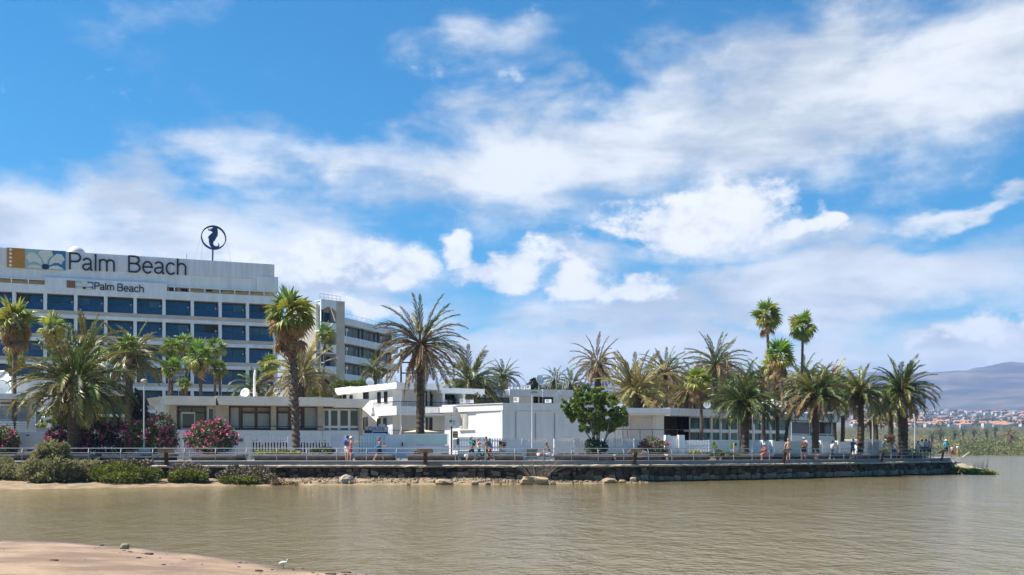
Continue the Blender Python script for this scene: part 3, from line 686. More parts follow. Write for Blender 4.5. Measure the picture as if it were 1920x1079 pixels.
for a, b in ((-1.0, -2.2), (1.0, 2.0), (-.8, -1.4)):
    MB().tube([hf.w(cu + a * RR, 1.2, cz - .1), hf.w(cu + b * RR * .72, 1.2 + .4 * b, ZT)], .018, 4).build('guy_wire', STEEL, sh)
a = empty('roof_antenna', hf.w(hf.u(351), 1.5, ZT), hf.ang, 'thin bare antenna rod standing on the hotel roof', 'antenna')
MB().tube([hf.w(hf.u(351), 1.5, ZT - .1), hf.w(hf.u(351), 1.5, ZT + .9)], .03, 5).build('rod', DARKF, a)
o = MB(); o.ball(hf.w(hf.u(142), 1.6, ZT - .15), 1.15, 16, 8, (1, 1, 1)); o = o.build('roof_dome', M('dome_grey', (.5, .52, .55), .6, .06), None, True); tag(o, 'white rounded dome rising behind the large flower sign', 'roof dome')
# ------------------------------------------------------------------ hotel tower and side wing
tf = Face(602, 144, 646, 147)
tw = tf.root('stair_tower', 'tall narrow white tower with stacked arched balconies', 'tower')
uA, uB, uC = 0, tf.u(640), tf.u(646)
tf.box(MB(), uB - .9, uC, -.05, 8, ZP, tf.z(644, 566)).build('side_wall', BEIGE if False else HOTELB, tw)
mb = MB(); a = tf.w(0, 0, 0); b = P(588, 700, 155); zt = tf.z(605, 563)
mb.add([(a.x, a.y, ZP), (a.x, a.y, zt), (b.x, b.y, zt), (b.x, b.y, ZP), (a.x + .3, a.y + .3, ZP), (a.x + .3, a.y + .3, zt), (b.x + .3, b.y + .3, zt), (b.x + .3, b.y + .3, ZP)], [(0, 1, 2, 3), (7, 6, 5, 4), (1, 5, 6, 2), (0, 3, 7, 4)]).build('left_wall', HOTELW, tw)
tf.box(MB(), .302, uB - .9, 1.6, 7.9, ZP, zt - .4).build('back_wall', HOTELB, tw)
for k in range(6):
    q = 41 * k; zA, zB = tf.z(620, (563 if k == 0 else 564.5) + q), tf.z(620, 583 + q - (0 if k == 0 else 1.0))
    if zA < ZP + 1: break
    w = uB - .9; pts = [(0.0, zB), (0.0, zA), (w, zA), (w, zB)]
    arch = [(w * (1 - t), zB + .55 * math.sin(math.pi * min(1, max(0, (1 - t) * 1.15 - .12))) if (k % 2 == 0) else zB) for t in [i / 10 for i in range(1, 10)]]
    MB().prism((pts + arch)[::-1], .25, lambda a_, b_, c_: tf.w(a_, b_ - .02, c_)).build('balcony_parapet', HOTELW, tw)
    tf.box(MB(), .01, w - .01, .24, 1.6, zA - 1.3 if k else zA - .25, zA - 1.12 if k else zA - .05).build('balcony_floor', HOTELW, tw)
    if k < 5: window(tf, tw, 604, 624, 587 + q, 606 + q, 1.5, 2, DARKF, GLASS, .1)
r = MB()
for u in [i * (uB) / 5 for i in range(6)]: tf.box(r, u, u + .05, .3, .35, zt, zt + .9)
tf.box(r, 0, uB, .3, .35, zt + .901, zt + .95); tf.box(r, 0, uB, .305, .345, zt + .45, zt + .49)
r.build('roof_rail', STEEL, tw)
wf = Face(646, 155, 745, 172)
wg = wf.root('hotel_wing', 'white four storey wing with brown blinds stepping away behind the tower', 'hotel')
zt = wf.z(650, 596.5); pit = 35.3 * mpx(155.5)
wf.box(MB(), 0, wf.len, 1.8, 12, ZP, zt - .02).build('core_wall', HOTELW, wg)
wf.box(MB(), -.1, wf.len, 0, 2.4, zt - 1.05, zt).build('roof_fascia', HOTELW, wg)
cols = [646, 682, 711, 733]
for k in range(6):
    zw = zt - 1.05 - pit * k; zp = zw - 1.78; zb = zw - pit
    if zb < ZP: break
    wf.box(MB(), -.1, wf.len, -.15, .15, zb, zp).build('balcony_parapet', HOTELW, wg)
    wf.box(MB(), -.05, wf.len, .151, 1.8, zb, zb + .25).build('balcony_floor', HOTELB, wg)
    for a, b in zip(cols, cols[1:] + [745]):
        ua, ub = wf.u(a), wf.u(b)
        mb = wf.box(MB(), ua + .3, ub - .05, 1.0, 1.1, zw - .14, zw).box(ua + .3, ua + .42, 1.0, 1.1, zp - .6, zw - .141, wf.w)
        fr = mb.build('window', DARKF, wg); n = 4
        for j in range(n):
            x0 = ua + .42 + (ub - ua - .5) * j / n; x1 = ua + .42 + (ub - ua - .5) * (j + 1) / n
            wf.box(MB(), x0 + .04, x1 - .02, 1.03 + .02 * (j % 2), 1.07 + .02 * (j % 2), zp - .6, zw - .141).build('pane', GLASSB if (j + k) % 3 else M('grey_blind', (.16, .17, .18), .4, .15), fr)
        wf.box(MB(), ua, ua + .28, .155, .4, zb, zw).build('column', DARKF, wg)
        if a in (646, 711):
            lp = MB(); lp.ball(wf.w(ua + .55, -.02, zp + .95), .28, 8, 6); lp.tube([wf.w(ua + .55, -.02, zp), wf.w(ua + .55, -.02, zp + .8)], .05, 6); lp.build('globe_lamp', MATS['lamp_globe'], wg, True)
r = MB(); wf.box(r, 0, wf.len, .5, .55, zt + .75, zt + .8)
for j in range(12): wf.box(r, wf.len * j / 11.3, wf.len * j / 11.3 + .05, .5, .55, zt, zt + .749)
r.build('roof_rail', STEEL, wg)
# scaffold-like lattice mast and steel stair behind the white block
sc = empty('lattice_mast', P(763, 725, 128), 0, 'dark open steel lattice structure behind the thick tall palm', 'steel lattice')
for a, b in ((0, 0), (22, 0), (44, 0), (0, 1.2), (22, 1.2), (44, 1.2)):
    p = P(752 + a, 730, 128 + b); MB().box(p.x - .1, p.x + .1, p.y - .1, p.y + .1, ZP, zat(655, 128)).build('post', DARKF, sc)
for q in (660, 680, 700): p = P(752, q, 128); MB().box(p.x - .1, p.x + 44 * mpx(128) + .1, p.y - .06, p.y + .06, p.z - .08, p.z + .08).build('beam', DARKF, sc)
# ------------------------------------------------------------------ beige house behind the picket fence
af = Face(300, 87, 690, 92.5)
ha = af.root('beige_house', 'low cream house with flat roof, curtained windows and brown frames', 'house')
def eave(p0, p1, q0, q1, px0b=None, px1b=None, yt=-1.0, yb=-.9, depth=7, name='roof_fascia', mat=CREAM):
    zT, zB = af.z((p0 + p1) / 2, q0, yt), af.z((p0 + p1) / 2, q1, yb); a, b = af.u(p0, yt), af.u(p1, yt); c, d = af.u(px0b or p0, yb), af.u(px1b or p1, yb)
    return MB().hexa([af.w(c, yb, zB), af.w(d, yb, zB), af.w(d, depth, zB), af.w(c, depth, zB), af.w(a, yt, zT), af.w(b, yt, zT), af.w(b, depth, zT), af.w(a, depth, zT)]).build(name, mat, ha)
eave(405, 626, 744.2, 760.5, 411, 626, -1.25, -1.12); eave(626.2, 695, 748.3, 764.5, 626.2, 682, -1.0, -.88, 6.5); eave(310, 404.8, 743, 759.5, 312, 404.8, -.9, -.78)
mb = MB(); z0, z1 = af.z(310, 759.5, -.4), af.z(310, 743, -.9)
p = [af.w(af.u(312, -.78), -.78, z0), af.w(af.u(312, -.78), 7, z0)]; q = [af.w(af.u(310, -.9), -.9, z1), af.w(af.u(310, -.9), 7, z1)]
l0, l1 = P(281, 760, 91.5), P(275, 756, 91); l0.z, l1.z = z0 + .15, z1 + .05
mb.hexa([l0, p[0], p[1], l0 + Vector((0, 4, 0)), l1, q[0], q[1], l1 + Vector((0, 4, 0))]).build('roof_fascia', CREAM, ha)
zr = af.z(500, 762); zsill = af.z(500, 806.5)
af.box(MB(), .3, af.u(676), 1.3, 7, ZP, zr).build('back_wall', CREAM, ha)
part_box(af, ha, 'low_wall', WHITE, 316, 604, 807, 862, -.35, 1.2); part_box(af, ha, 'low_wall', WHITE, 604.5, 678, 808, 862, -.02, 1.2)
part_box(af, ha, 'left_wall', CREAM, 290, 318, 759, 862, .3, 1.2)
for a, b in ((318, 331), (404, 429), (508.5, 518), (596, 606)): part_box(af, ha, 'column', BEIGE, a, b, 760, 807, -.2, 1.25)
part_box(af, ha, 'column', BEIGE, 673.5, 679.5, 764, 862, -.1, 1.25)
part_box(af, ha, 'door_frame', WHITE, 388, 404, 762, 807, .9, 1.2)
window(af, ha, 389.5, 402, 765, 806, .85, 1, WHITE2, GLASSN, .1); window(af, ha, 333, 386, 762, 806, 1.1, 2, BROWNF, GLASSD, .12, .27)
part_box(af, ha, 'sliding_door', WHITE2, 339, 366, 773, 806, .98, 1.06)
window(af, ha, 341, 365, 775, 805, .93, 1, WHITE2, GLASSN, .05)
window(af, ha, 429.5, 451, 762, 806, 1.0, 1, BROWNF, GLASSD, .12, None, True); window(af, ha, 452, 508, 762, 806, 1.05, 2, BROWNF, GLASSD, .14, .26, True)
window(af, ha, 518.5, 567, 762, 806, 1.05, 2, BROWNF, GLASSD, .14, .26, True); window(af, ha, 568, 596, 762, 806, 1.0, 1, BROWNF, GLASSD, .14, None, True)
r = MB(); z = af.z(510, 801, -.3); af.box(r, af.u(331), af.u(604), -.33, -.27, z, z + .07); r.build('balcony_rail', BROWNF, ha)
part_box(af, ha, 'bay_frame', WHITE2, 606, 673.4, 767, 808, .42, .6)
for a, b in ((607.5, 617), (619.5, 634), (637, 653.5), (656, 672)):
    window(af, ha, a, b, 769, 800, .34, 1, WHITE2, GLASSN, .05); window(af, ha, a, b, 802.5, 807.5, .36, 1, WHITE2, GLASSN, .03)
# roof gear: dish, pipe, number mark
def dish(px, py, D, r, az, label, tilt=25, mast=True, zbase=None, group=None):
    c = P(px, py, D); m = r * mpx(D); root = empty('satellite_dish', (c.x, c.y + .3, zbase if zbase is not None else c.z - m * 1.15), 0, label, 'satellite dish', group)
    fwd = Vector((math.sin(R(az)), -math.cos(R(az)), math.tan(R(tilt)))).normalized(); up = Vector((0, 0, 1)); sd = fwd.cross(up).normalized(); u2 = sd.cross(fwd)
    mb = MB(); rings, seg = 5, 20; vs = []
    for i in range(rings + 1):
        t = i / rings
        for k in range(seg):
            a = 2 * math.pi * k / seg; vs.append(c + (sd * math.cos(a) + u2 * math.sin(a)) * m * t + fwd * (m * .32 * (t * t - 1)))
    fs = [(i * seg + k, i * seg + (k + 1) % seg, (i + 1) * seg + (k + 1) % seg, (i + 1) * seg + k) for i in range(rings) for k in range(seg)]
    nb = len(vs); vs += [v - fwd * .03 for v in vs]; fs += [tuple(i + nb for i in f[::-1]) for f in fs]
    fs += [(rings * seg + k, rings * seg + (k + 1) % seg, nb + rings * seg + (k + 1) % seg, nb + rings * seg + k) for k in range(seg)]
    mb.add(vs, fs).build('reflector', M('dish_white', (.74, .75, .74), .5, .06), root, True)
    f = c + fwd * m * .75 - u2 * m * .15
    MB().tube([c - u2 * m * .98, f], m * .025 + .008, 5).build('feed_arm', STEEL, root); MB().ball(f, m * .09 + .02, 8, 5).build('receiver', M('receiver_grey', (.35, .35, .35), .6), root)
    MB().tube([c - fwd * m * .3, (c.x - fwd.x * m * .5, c.y - fwd.y * m * .5 , root.location.z)], m * .05 + .015, 6).build('mast', STEEL, root)
    return root
zroof = af.z(460, 744)
dish(459, 737, 92, 9.4, -20, 'white satellite dish on the cream house roof beside the white pipe', 20, zbase=zroof)
pp = empty('roof_pipe', P(477, 744, 91.5), 0, 'slim white pipe rising from the cream house roof', 'pipe'); MB().tube([P(477, 745, 91.5), P(477, 706, 91.5), P(478.5, 694, 91.5)], [.11, .1, .09], 8).build('tube', WHITE2, pp)
rb = empty('roof_frame', P(474, 744, 93), 0, 'small open metal frame next to the dish on the cream roof', 'metal frame')
for a in (468, 481): p = P(a, 744, 93); MB().box(p.x - .03, p.x + .03, p.y - .03, p.y + .03, p.z, zat(737, 93)).build('leg', STEEL, rb)
p, q = P(468, 737, 93), P(481, 738, 93); MB().box(p.x, q.x, p.y - .04, p.y + .04, p.z, p.z + .07).build('bar', STEEL, rb)
def yagi(px, py_top, py_base, D, label, n=5, w=11, zb=None, name='tv_antenna'):
    a = empty(name, P(px, py_base, D), 0, label, 'antenna'); m = mpx(D)
    MB().tube([P(px, py_base, D), P(px, py_top, D)], .035, 6).build('mast', STEEL, a)
    z = zat(py_top + 3, D); x = P(px, py_top, D).x
    MB().tube([(x - w * m, D - .2, z), (x + w * m, D + .2, z + .1)], .025, 5).build('boom', STEEL, a)
    for k in range(n): X = x - w * m + 2 * w * m * k / (n - 1); MB().tube([(X - .1, D - .5, z - .45), (X + .1, D + .5, z + .5)], .022, 4).build('element', STEEL, a)
yagi(335, 702, 744, 90.5, 'tall mast with a tilted white aerial on the cream house roof', 6, 9)
o = MB(); o.ball(P(518, 733, 93), .3, 8, 6); o.tube([P(518, 744, 93), P(518, 736, 93)], .06, 6); o = o.build('globe_lamp', MATS['lamp_globe'], None, True); tag(o, 'white globe lamp on the cream roof in front of the golden palm', 'lamp')
# ------------------------------------------------------------------ white house at the far left, with the big dishes
lf = Face(-60, 80, 66, 83)
lh = lf.root('white_house', 'white house at the left edge with curtained window and slatted balcony', 'house')
lf.box(MB(), lf.u(-60), lf.u(66), 1.0, 7, ZP, lf.z(30, 738, 1)).build('back_wall', WHITE, lh)
part_box(lf, lh, 'roof_fascia', WHITE, -60, 62, 738, 748, -.4, 6.9); part_box(lf, lh, 'corner_pier', WHITE, 57, 68, 748.5, 862, -.05, 1.2)
window(lf, lh, -30, 56, 751, 789, .6, 3, WHITE2, GLASSN, .12, .24, True)
part_box(lf, lh, 'low_wall', WHITE, -60, 66, 811, 862, -.1, .99)
for k in range(5): part_box(lf, lh, 'slat', WHITE2, -60, 63, 790 + 4.2 * k, 793.2 + 4.2 * k, -.2 - .004 * k, -.1)
part_box(lf, lh, 'roof_block', WHITE, 20, 105, 707, 737.5, 3.0, 6.8)
dish(1, 728, 84, 17, 12, 'large white satellite dish cut off by the left picture edge', 15, zbase=lf.z(30, 739)); dish(37, 725, 86, 12, 30, 'white satellite dish behind the thin trunk at the far left', 20, zbase=lf.z(30, 739)); dish(2, 708, 88, 15, 0, 'pale upper satellite dish at the left picture edge, above the large one', 25, zbase=lf.z(30, 739))
gw = Face(30, 78.5, 86, 79)
gt = gw.root('entrance_wall', 'white entrance wall with a gate panel beside the pink bushes', 'wall')
part_box(gw, gt, 'pier', WHITE, 31, 38.5, 811, 862, 0, .4); part_box(gw, gt, 'gate_panel', M('blue_white_gate', (.60, .64, .74), .6, .06), 39, 85, 811, 862, .1, .2)
part_box(gw, gt, 'letter_slot', DARKF, 51, 64, 843.5, 846, .05, .098); part_box(gw, gt, 'number_mark', DARKF, 49, 55, 815.5, 817.5, .07, .098)
gf = Face(88, 100, 248, 103)
gh = gf.root('green_balcony_house', 'white building with dark green balcony fronts behind the big date palm', 'house')
gf.box(MB(), gf.u(88), gf.u(243), 1.6, 8, ZP, gf.z(150, 722, 1.6)).build('back_wall', WHITE, gh)
part_box(gf, gh, 'roof_fascia', WHITE, 90, 245, 715, 741, -.3, 7); part_box(gf, gh, 'end_wall', WHITE, 236, 245, 741.5, 862, -.25, 1.5); part_box(gf, gh, 'end_wall', WHITE, 88, 98, 741.5, 862, -.25, 1.5)
part_box(gf, gh, 'balcony_front', M('green_panel', (.02, .085, .055), .6, .15), 98.5, 235.5, 757, 776, -.1, .05); part_box(gf, gh, 'slab_edge', WHITE, 98.5, 235.5, 776.5, 781, -.2, 1.5)
part_box(gf, gh, 'lower_wall', WHITE, 98.5, 235.5, 806, 862, -.1, 1.5)
window(gf, gh, 102, 165, 742, 775, 1.3, 3); window(gf, gh, 170, 232, 742, 775, 1.3, 3); window(gf, gh, 110, 225, 783, 805, 1.3, 5)
# ------------------------------------------------------------------ two storey white block behind the name sign
ol, orr = Face(662, 99.8, 745, 92), Face(745, 92, 912, 96.5)
hb = orr.root('oasis_house', 'white two storey block with dark rails and narrow windows behind the sign', 'house')
zT, zB, zP1, zP0 = orr.z(746, 718), orr.z(746, 729.5), orr.z(746, 762), orr.z(746, 779)
def quad_slab(pts, z0, z1, name, mat=WHITE):
    n = len(pts); vs = [(p[0], p[1], z0) for p in pts] + [(p[0], p[1], z1) for p in pts]
    return MB().add(vs, [tuple(range(n - 1, -1, -1)), tuple(range(n, 2 * n))] + [(i, (i + 1) % n, n + (i + 1) % n, n + i) for i in range(n)]).build(name, mat, hb)
L2 = lambda px, y: ol.w(ol.u(px), y, 0); R2 = lambda px, y: orr.w(orr.u(px), y, 0)
cor = lambda o_: orr.A - Vector((.0, o_, 0))
quad_slab([L2(667, -.5), cor(.62), R2(826, -.5), R2(826, 9), L2(667, 9)], zB, zT, 'roof_slab')
quad_slab([R2(826.3, -.1), R2(908, -.1), R2(908, 9), R2(826.3, 9)], zB - .25, zT - .32, 'roof_slab')
quad_slab([L2(641, 0), L2(736, 0), L2(736, 1.0) , R2(752, 2.2), R2(908, 2.2), R2(908, 8.6), L2(641, 8.6)], ZP, zB, 'wall')
quad_slab([L2(706, -.55), cor(.65), R2(830, -.55), R2(830, -.35), cor(.42), L2(707, -.35)], zP0, zP1, 'balcony_parapet')
quad_slab([R2(830.3, -.3), R2(908, -.3), R2(908, -.1), R2(830.3, -.1)], zP0, zP1, 'balcony_parapet')
quad_slab([L2(708, -.3), cor(.38), R2(905, -.05), R2(905, 2.3), L2(736, 1.1)], zP0 + .05, zP0 + .3, 'balcony_floor')
for px in (830, 868): part_box(orr, hb, 'divider_wall', WHITE, px, px + 4, 734, 762, .2, 2.3)
for pts, nm in (([L2(708, -.45), cor(.54), R2(906, -.45)], 'balcony_rail'),):
    mb = MB(); rail = [Vector((p.x, p.y, zP1 + .42)) for p in pts]; mb.tube(rail, .035, 5)
    for a, b in zip(pts, pts[1:]):
        n = int((b - a).length / .16)
        for k in range(n): q = a.lerp(b, k / n); mb.box(q.x - .013, q.x + .013, q.y - .013, q.y + .013, zP1, zP1 + .41)
    mb.build(nm, DARKF, hb)
for a, b, c, d in ((680.5, 690, 735, 751), (707, 712.5, 735.5, 755), (719.5, 725, 734.5, 755), (680.5, 688, 783, 806), (706.5, 712, 785, 806), (718.5, 723.5, 784, 806)):
    window(ol, hb, a, b, c, d, -.08, 1, DARKF, GLASSD, .07)
for a, b, c, d, n in ((744, 754, 731, 762, 1), (786, 801, 732, 762, 2), (807, 811, 734, 762, 1), (832, 857, 736, 750, 3), (742, 751, 781, 805, 1), (789, 802, 783, 808, 2), (806, 811, 783, 808, 1)):
    window(orr, hb, a, b, c, d, 2.05, n, DARKF, GLASSD, .12)
mb = MB(); z = orr.z(800, 808)
for k in range(70): q = orr.u(732) + k * .17; orr.box(mb, q, q + .025, .2, .225, z - .9, z)
orr.box(mb, orr.u(732), orr.u(732) + 70 * .17, .19, .235, z + .001, z + .05); mb.build('ground_rail', DARKF, hb)
ow = ol
quad_slab([L2(636, -.45), L2(666.6, -.45), L2(666.6, 6), L2(636, 6)], ol.z(650, 740), ol.z(650, 727), 'side_roof')
window(ol, hb, 642, 648, 741, 750, -.08, 1, DARKF, GLASSD, .06); window(ol, hb, 655, 660, 741.5, 750, -.08, 1, DARKF, GLASSD, .06)
zz = zT
dish(694, 716, 97, 8, 25, 'small white satellite dish at the left of the white block roof', 20, zbase=zz); dish(732, 713, 97, 14, 40, 'large white satellite dish on the white block roof', 12, zbase=zz); dish(724, 714, 94.5, 8, 40, 'cream dish standing in front of the large white roof dish', 12, zbase=zz)
br = empty('roof_brace', P(770, 719, 97), 0, 'tan slanted timber brace on the white block roof', 'timber brace')
MB().tube([P(759, 719, 97), P(772, 706, 97)], .12, 6).build('slanted_beam', M('tan_timber', (.42, .33, .22), .8), br); MB().tube([P(771, 719, 97), P(771, 704, 97)], .12, 6).build('post', MATS['tan_timber'], br)
# ------------------------------------------------------------------ blank white pavilion, sunlit end towards the left
cl, cr = Face(826, 90.6, 943, 86), Face(943, 86, 1252, 88.2)
pv_ = cr.root('white_pavilion', 'low blank white pavilion with a sunlit end and a blue shaded side', 'building')
def slab(root, pts, z0, z1, name, mat=WHITE):
    n = len(pts); vs = [(p[0], p[1], z0) for p in pts] + [(p[0], p[1], z1) for p in pts]
    return MB().add(vs, [tuple(range(n - 1, -1, -1)), tuple(range(n, 2 * n))] + [(i, (i + 1) % n, n + (i + 1) % n, n + i) for i in range(n)]).build(name, mat, root)
C2 = lambda px, y: cl.w(cl.u(px), y, 0); D2 = lambda px, y: cr.w(cr.u(px), y, 0)
zT, zF = cr.z(944, 757.3), cr.z(944, 770); k0 = cr.A + Vector((0, 0, 0)); inn = Vector((-.0, 1, 0))
slab(pv_, [C2(829, 0), k0, D2(1170, 0), D2(1170, 9), C2(829, 7)], zF, zT, 'roof_fascia')
slab(pv_, [C2(829, -.06), k0 - inn * .07, D2(1170, -.06), D2(1170, 9.1), C2(829, 7.1)], zT + .002, zT + .06, 'roof_cap', WHITE2)
slab(pv_, [C2(832, .12), C2(966, .12) if False else k0 + Vector((-.12, .17, 0)), D2(1168, .15), D2(1168, 8.8), C2(832, 6.8)], ZP, zF - .001, 'wall')
for a, b in ((966.5, 968), (1003, 1005), (1039, 1041), (968.2, 1100)):
    if b - a < 5: part_box(cr, pv_, 'wall_joint', M('joint_grey', (.36, .38, .40), .8), a, b, 773, 826, .118, .148)
    else: part_box(cr, pv_, 'wall_ledge', WHITE, a, b, 771.5, 775, .09, .147)
part_box(cl, pv_, 'pilaster', WHITE, 939, 942, 771, 850, .02, .3)
part_box(cl, pv_, 'wall_ledge', WHITE2, 858, 888, 771, 772.3, -.05, .118)
sh_ = part_box(cl, pv_, 'window_shutter', M('shutter_frame', (.62, .60, .54), .7), 862, 876, 774, 805, .04, .118)
for a, b in ((863.5, 867.5), (870, 874.5)): part_box(cl, sh_, 'louvre', M('shutter_louvre', (.46, .43, .36), .8, .2, 20), a, b, 776, 803, .02, .039)
part_box(cl, pv_, 'window_sill', WHITE2, 860, 888, 805.5, 807, -.02, .118)
# ribbed porch canopy
for k in range(5): slab(pv_, [C2(804 + 5.2 * k, -.5), C2(808.9 + 5.2 * k, -.5), C2(808.9 + 5.2 * k, 1.5), C2(804 + 5.2 * k, 1.5)], cl.z(815, 775), cl.z(815, 764.5), 'canopy_rib', M('canopy_grey', (.5, .51, .52), .6))
slab(pv_, [C2(829.5, -.45), C2(856, -.45), C2(856, -.05), C2(829.5, -.05)], cl.z(843, 774), cl.z(843, 763), 'canopy_band')
def aircon(px, py, D, w, h, label, group=None):
    r = empty('air_conditioner', P(px, py + h / 2, D), 0, label, 'air conditioner', group); m = mpx(D); c = P(px, py, D)
    MB().box(c.x - w * m / 2, c.x + w * m / 2, c.y, c.y + .4, c.z - h * m / 2, c.z + h * m / 2).build('casing', WHITE2, r)
    MB().box(c.x - w * m * .38, c.x + w * m * .1, c.y - .02, c.y - .003, c.z - h * m * .36, c.z + h * m * .36).build('grille', M('grille_grey', (.42, .36, .31), .7, .2, 20), r)
aircon(867, 752, 90, 10, 8.5, 'white air conditioner at the left of the pavilion roof, under the drooping palm'); aircon(880, 753, 90.5, 16, 6, 'wide low grey air conditioner beside a white one on the pavilion roof')
aircon(968, 749.5, 92, 10, 9, 'square white air conditioner with brown grilles in the middle of the roof'); aircon(1028, 752, 91, 12, 6, 'low flat air conditioner near the antenna at the roof edge')
# awning and brown entrance right of the tree
ef = Face(1075, 87.2, 1250, 89)
part_box(cr, pv_, 'awning', WHITE2, 1166, 1258, 765.5, 775.5, -1.3, 3); part_box(cr, pv_, 'awning_band', WHITE, 1168, 1256, 776, 778, -1.1, 2.9)
part_box(cr, pv_, 'right_wall', WHITE, 1168.5, 1228, 778.5, 860, 1.0, 8); part_box(cr, pv_, 'roller_shutter', M('shutter_white', (.62, .62, .62), .7, .05), 1182, 1224, 783, 860, .93, .997); part_box(cr, pv_, 'pier', WHITE, 1228.4, 1245, 778.5, 860, .8, 3)
part_box(cr, pv_, 'shutter_jamb', WHITE, 1224.2, 1228, 780, 860, .82, .99)
mb = MB(); z = cr.z(1200, 806.5); cr.box(mb, cr.u(1150), cr.u(1290), -.5, -.45, z, z + .05)
for k in range(7): q = cr.u(1150) + k * (cr.u(1290) - cr.u(1150)) / 6.02; cr.box(mb, q, q + .04, -.5, -.45, ZP + .3, z - .001)
mb.build('terrace_rail', M('rail_brown', (.13, .08, .07), .6), pv_)
# ------------------------------------------------------------------ white building behind, with dark strip windows
rf_ = Face(900, 106, 1062, 109)
rh = rf_.root('rear_house', 'small white flat roofed building behind the pavilion with dark strip windows', 'house')
rf_.box(MB(), 0, rf_.u(1015), .5, 7, ZP, rf_.z(960, 742, .5)).build('wall', WHITE, rh)
part_box(rf_, rh, 'roof_fascia', WHITE, 906, 955, 731.5, 742, -.2, 6); part_box(rf_, rh, 'roof_fascia', WHITE, 955.3, 1017, 730.5, 743, -.4, 6.5); part_box(rf_, rh, 'roof_fascia', WHITE, 1017.3, 1075, 731, 745, .8, 6.5)
rf_.box(MB(), rf_.u(1015), rf_.u(1072), 1.2, 6.9, ZP, rf_.z(1040, 745, 1.2)).build('wall', WHITE, rh)
for a, b in ((893, 927), (931, 955)): window(rf_, rh, a, b, 746, 758, .4, 2, DARKF, GLASSD, .08)
for a, b in ((1001, 1009), (1012, 1017)): window(rf_, rh, a, b, 744, 757, .4, 1, DARKF, GLASSD, .08)
window(rf_, rh, 1019, 1037, 745, 757, 1.1, 2, DARKF, GLASSD, .1)
g = 'vents along the rear roof'
for k, px in enumerate((957, 969, 981)): aircon(px, 728, 108, 8, 4.5, ('left', 'middle', 'right')[k] + ' of the three low white boxes on the rear building roof', g)
aircon(991, 726, 108, 8, 8, 'tall white box with brown side at the end of the rear roof row')
dish(1013, 712, 108, 9, 35, 'white satellite dish high on the rear building roof', 15, zbase=rf_.z(1010, 731)); dish(1052, 741, 104, 8.5, 10, 'round white dish with a small dark mark left of the leafy tree', 8, zbase=ZP + 3.4); dish(1326, 759, 96, 7, 5, 'white oval dish on the low roof beside the thin fan palm trunk', 5, zbase=zat(767, 96))
yagi(1043, 702, 757, 100, 'tall aerial mast with pinkish cross bars on the rear roof', 5, 9); yagi(1061, 718, 745, 103, 'short aerial mast behind the tall one near the leafy tree', 4, 5)
# ------------------------------------------------------------------ long glazed restaurant along the promenade
gf2 = Face(1245, 90, 1556, 107.5)
rs = gf2.root('restaurant', 'long white restaurant with green glazed walls and a rounded far end', 'restaurant')
G2 = lambda px, y: gf2.w(gf2.u(px), y, 0)
def rz(py, px): return gf2.z(px, py)
zT, zF = rz(766, 1260), rz(780, 1260)
endc = G2(1556, 4.5); arc = [endc + (gf2.n * -1 * math.cos(R(a)) + gf2.d * math.sin(R(a))) * 4.5 for a in range(0, 181, 20)]
zT2, zF2 = rz(781, 1540), rz(790, 1540)
TURQ = M('turquoise_paint', (.50, .66, .68), .6, .05)
slab(rs, [G2(1246, -.6), G2(1440, -.6), G2(1440, 9), G2(1246, 9)], zF, zT, 'roof_fascia', CREAM if False else WHITE)
slab(rs, [G2(1440.3, -.6), G2(1478, -.6), G2(1478, 9), G2(1440.3, 9)], zF - .02, zT - .1, 'roof_fascia', TURQ)
slab(rs, [G2(1478.3, -.1)] + [endc + (p - endc) * 1.10 for p in arc] + [G2(1478.3, 9)], zF2, zT2 + .25, 'roof_fascia', TURQ)
slab(rs, [G2(1550, 1.0)] + [endc + (p - endc) * 1.30 for p in arc] + [G2(1550, 8)], zT2 + .28, zT2 + .5, 'roof_brim', WHITE)
slab(rs, [G2(1246, 1.6), G2(1294, 1.6), G2(1294, 8.5), G2(1246, 8.5)], ZP, zF, 'entrance_recess', M('dark_timber', (.028, .018, .014), .8, .3, 5, stretch=(9, 9, .4)))
slab(rs, [G2(1294, .8), G2(1556, .8), G2(1556, 8.5), G2(1294, 8.5)], ZP, zF2 - .002, 'inner_wall', GLASSD)
for k, px in enumerate((1246, 1258, 1270, 1282)): part_box(gf2, rs, 'door_panel', MATS['dark_timber'], px + .4, px + 11.4, 781, 850, 1.5 - .02 * (k % 2), 1.597)
z_up = lambda px, py: gf2.z(px, py)
cols2 = [(1293.5, 1313), (1318, 1334), (1335.5, 1351), (1352.5, 1368), (1369.5, 1383), (1398, 1413), (1414.5, 1429), (1431.5, 1444), (1446, 1455), (1459.5, 1478)]
for k, (a, b) in enumerate(cols2):
    t = (a - 1293) / 185; qa, qm, qb = 782 + 5.5 * t, 805.5 + 3 * t, 826.5
    window(gf2, rs, a, b, qa, qm, .1, 1, WHITE2, GLASSG, .055); window(gf2, rs, a, b, qm + 4.5, qb, .1, 1, WHITE2, GLASSG, .055)
    part_box(gf2, rs, 'transom_band', WHITE2, a - .3, b + .3, qm + .3, qm + 4.2, .0, .7)
for px in (1315.5, 1334.7, 1352, 1368.8, 1390, 1413.7, 1430, 1445, 1457.3, 1479.5): part_box(gf2, rs, 'mullion', WHITE2 if px < 1440 else TURQ, px - .75, px + .75, 782 + 6 * (px - 1293) / 185, 850, -.06, .7)
for a, b in ((1481.5, 1519), (1521.5, 1560)): window(gf2, rs, a, b, 790, 815.5, .1, 1, TURQ, GLASSD, .1)
part_box(gf2, rs, 'sill_wall', M('rough_white', (.72, .74, .74), .9, .08, 3, .6, 14), 1480.7, 1562, 817, 860, -.02, .79)
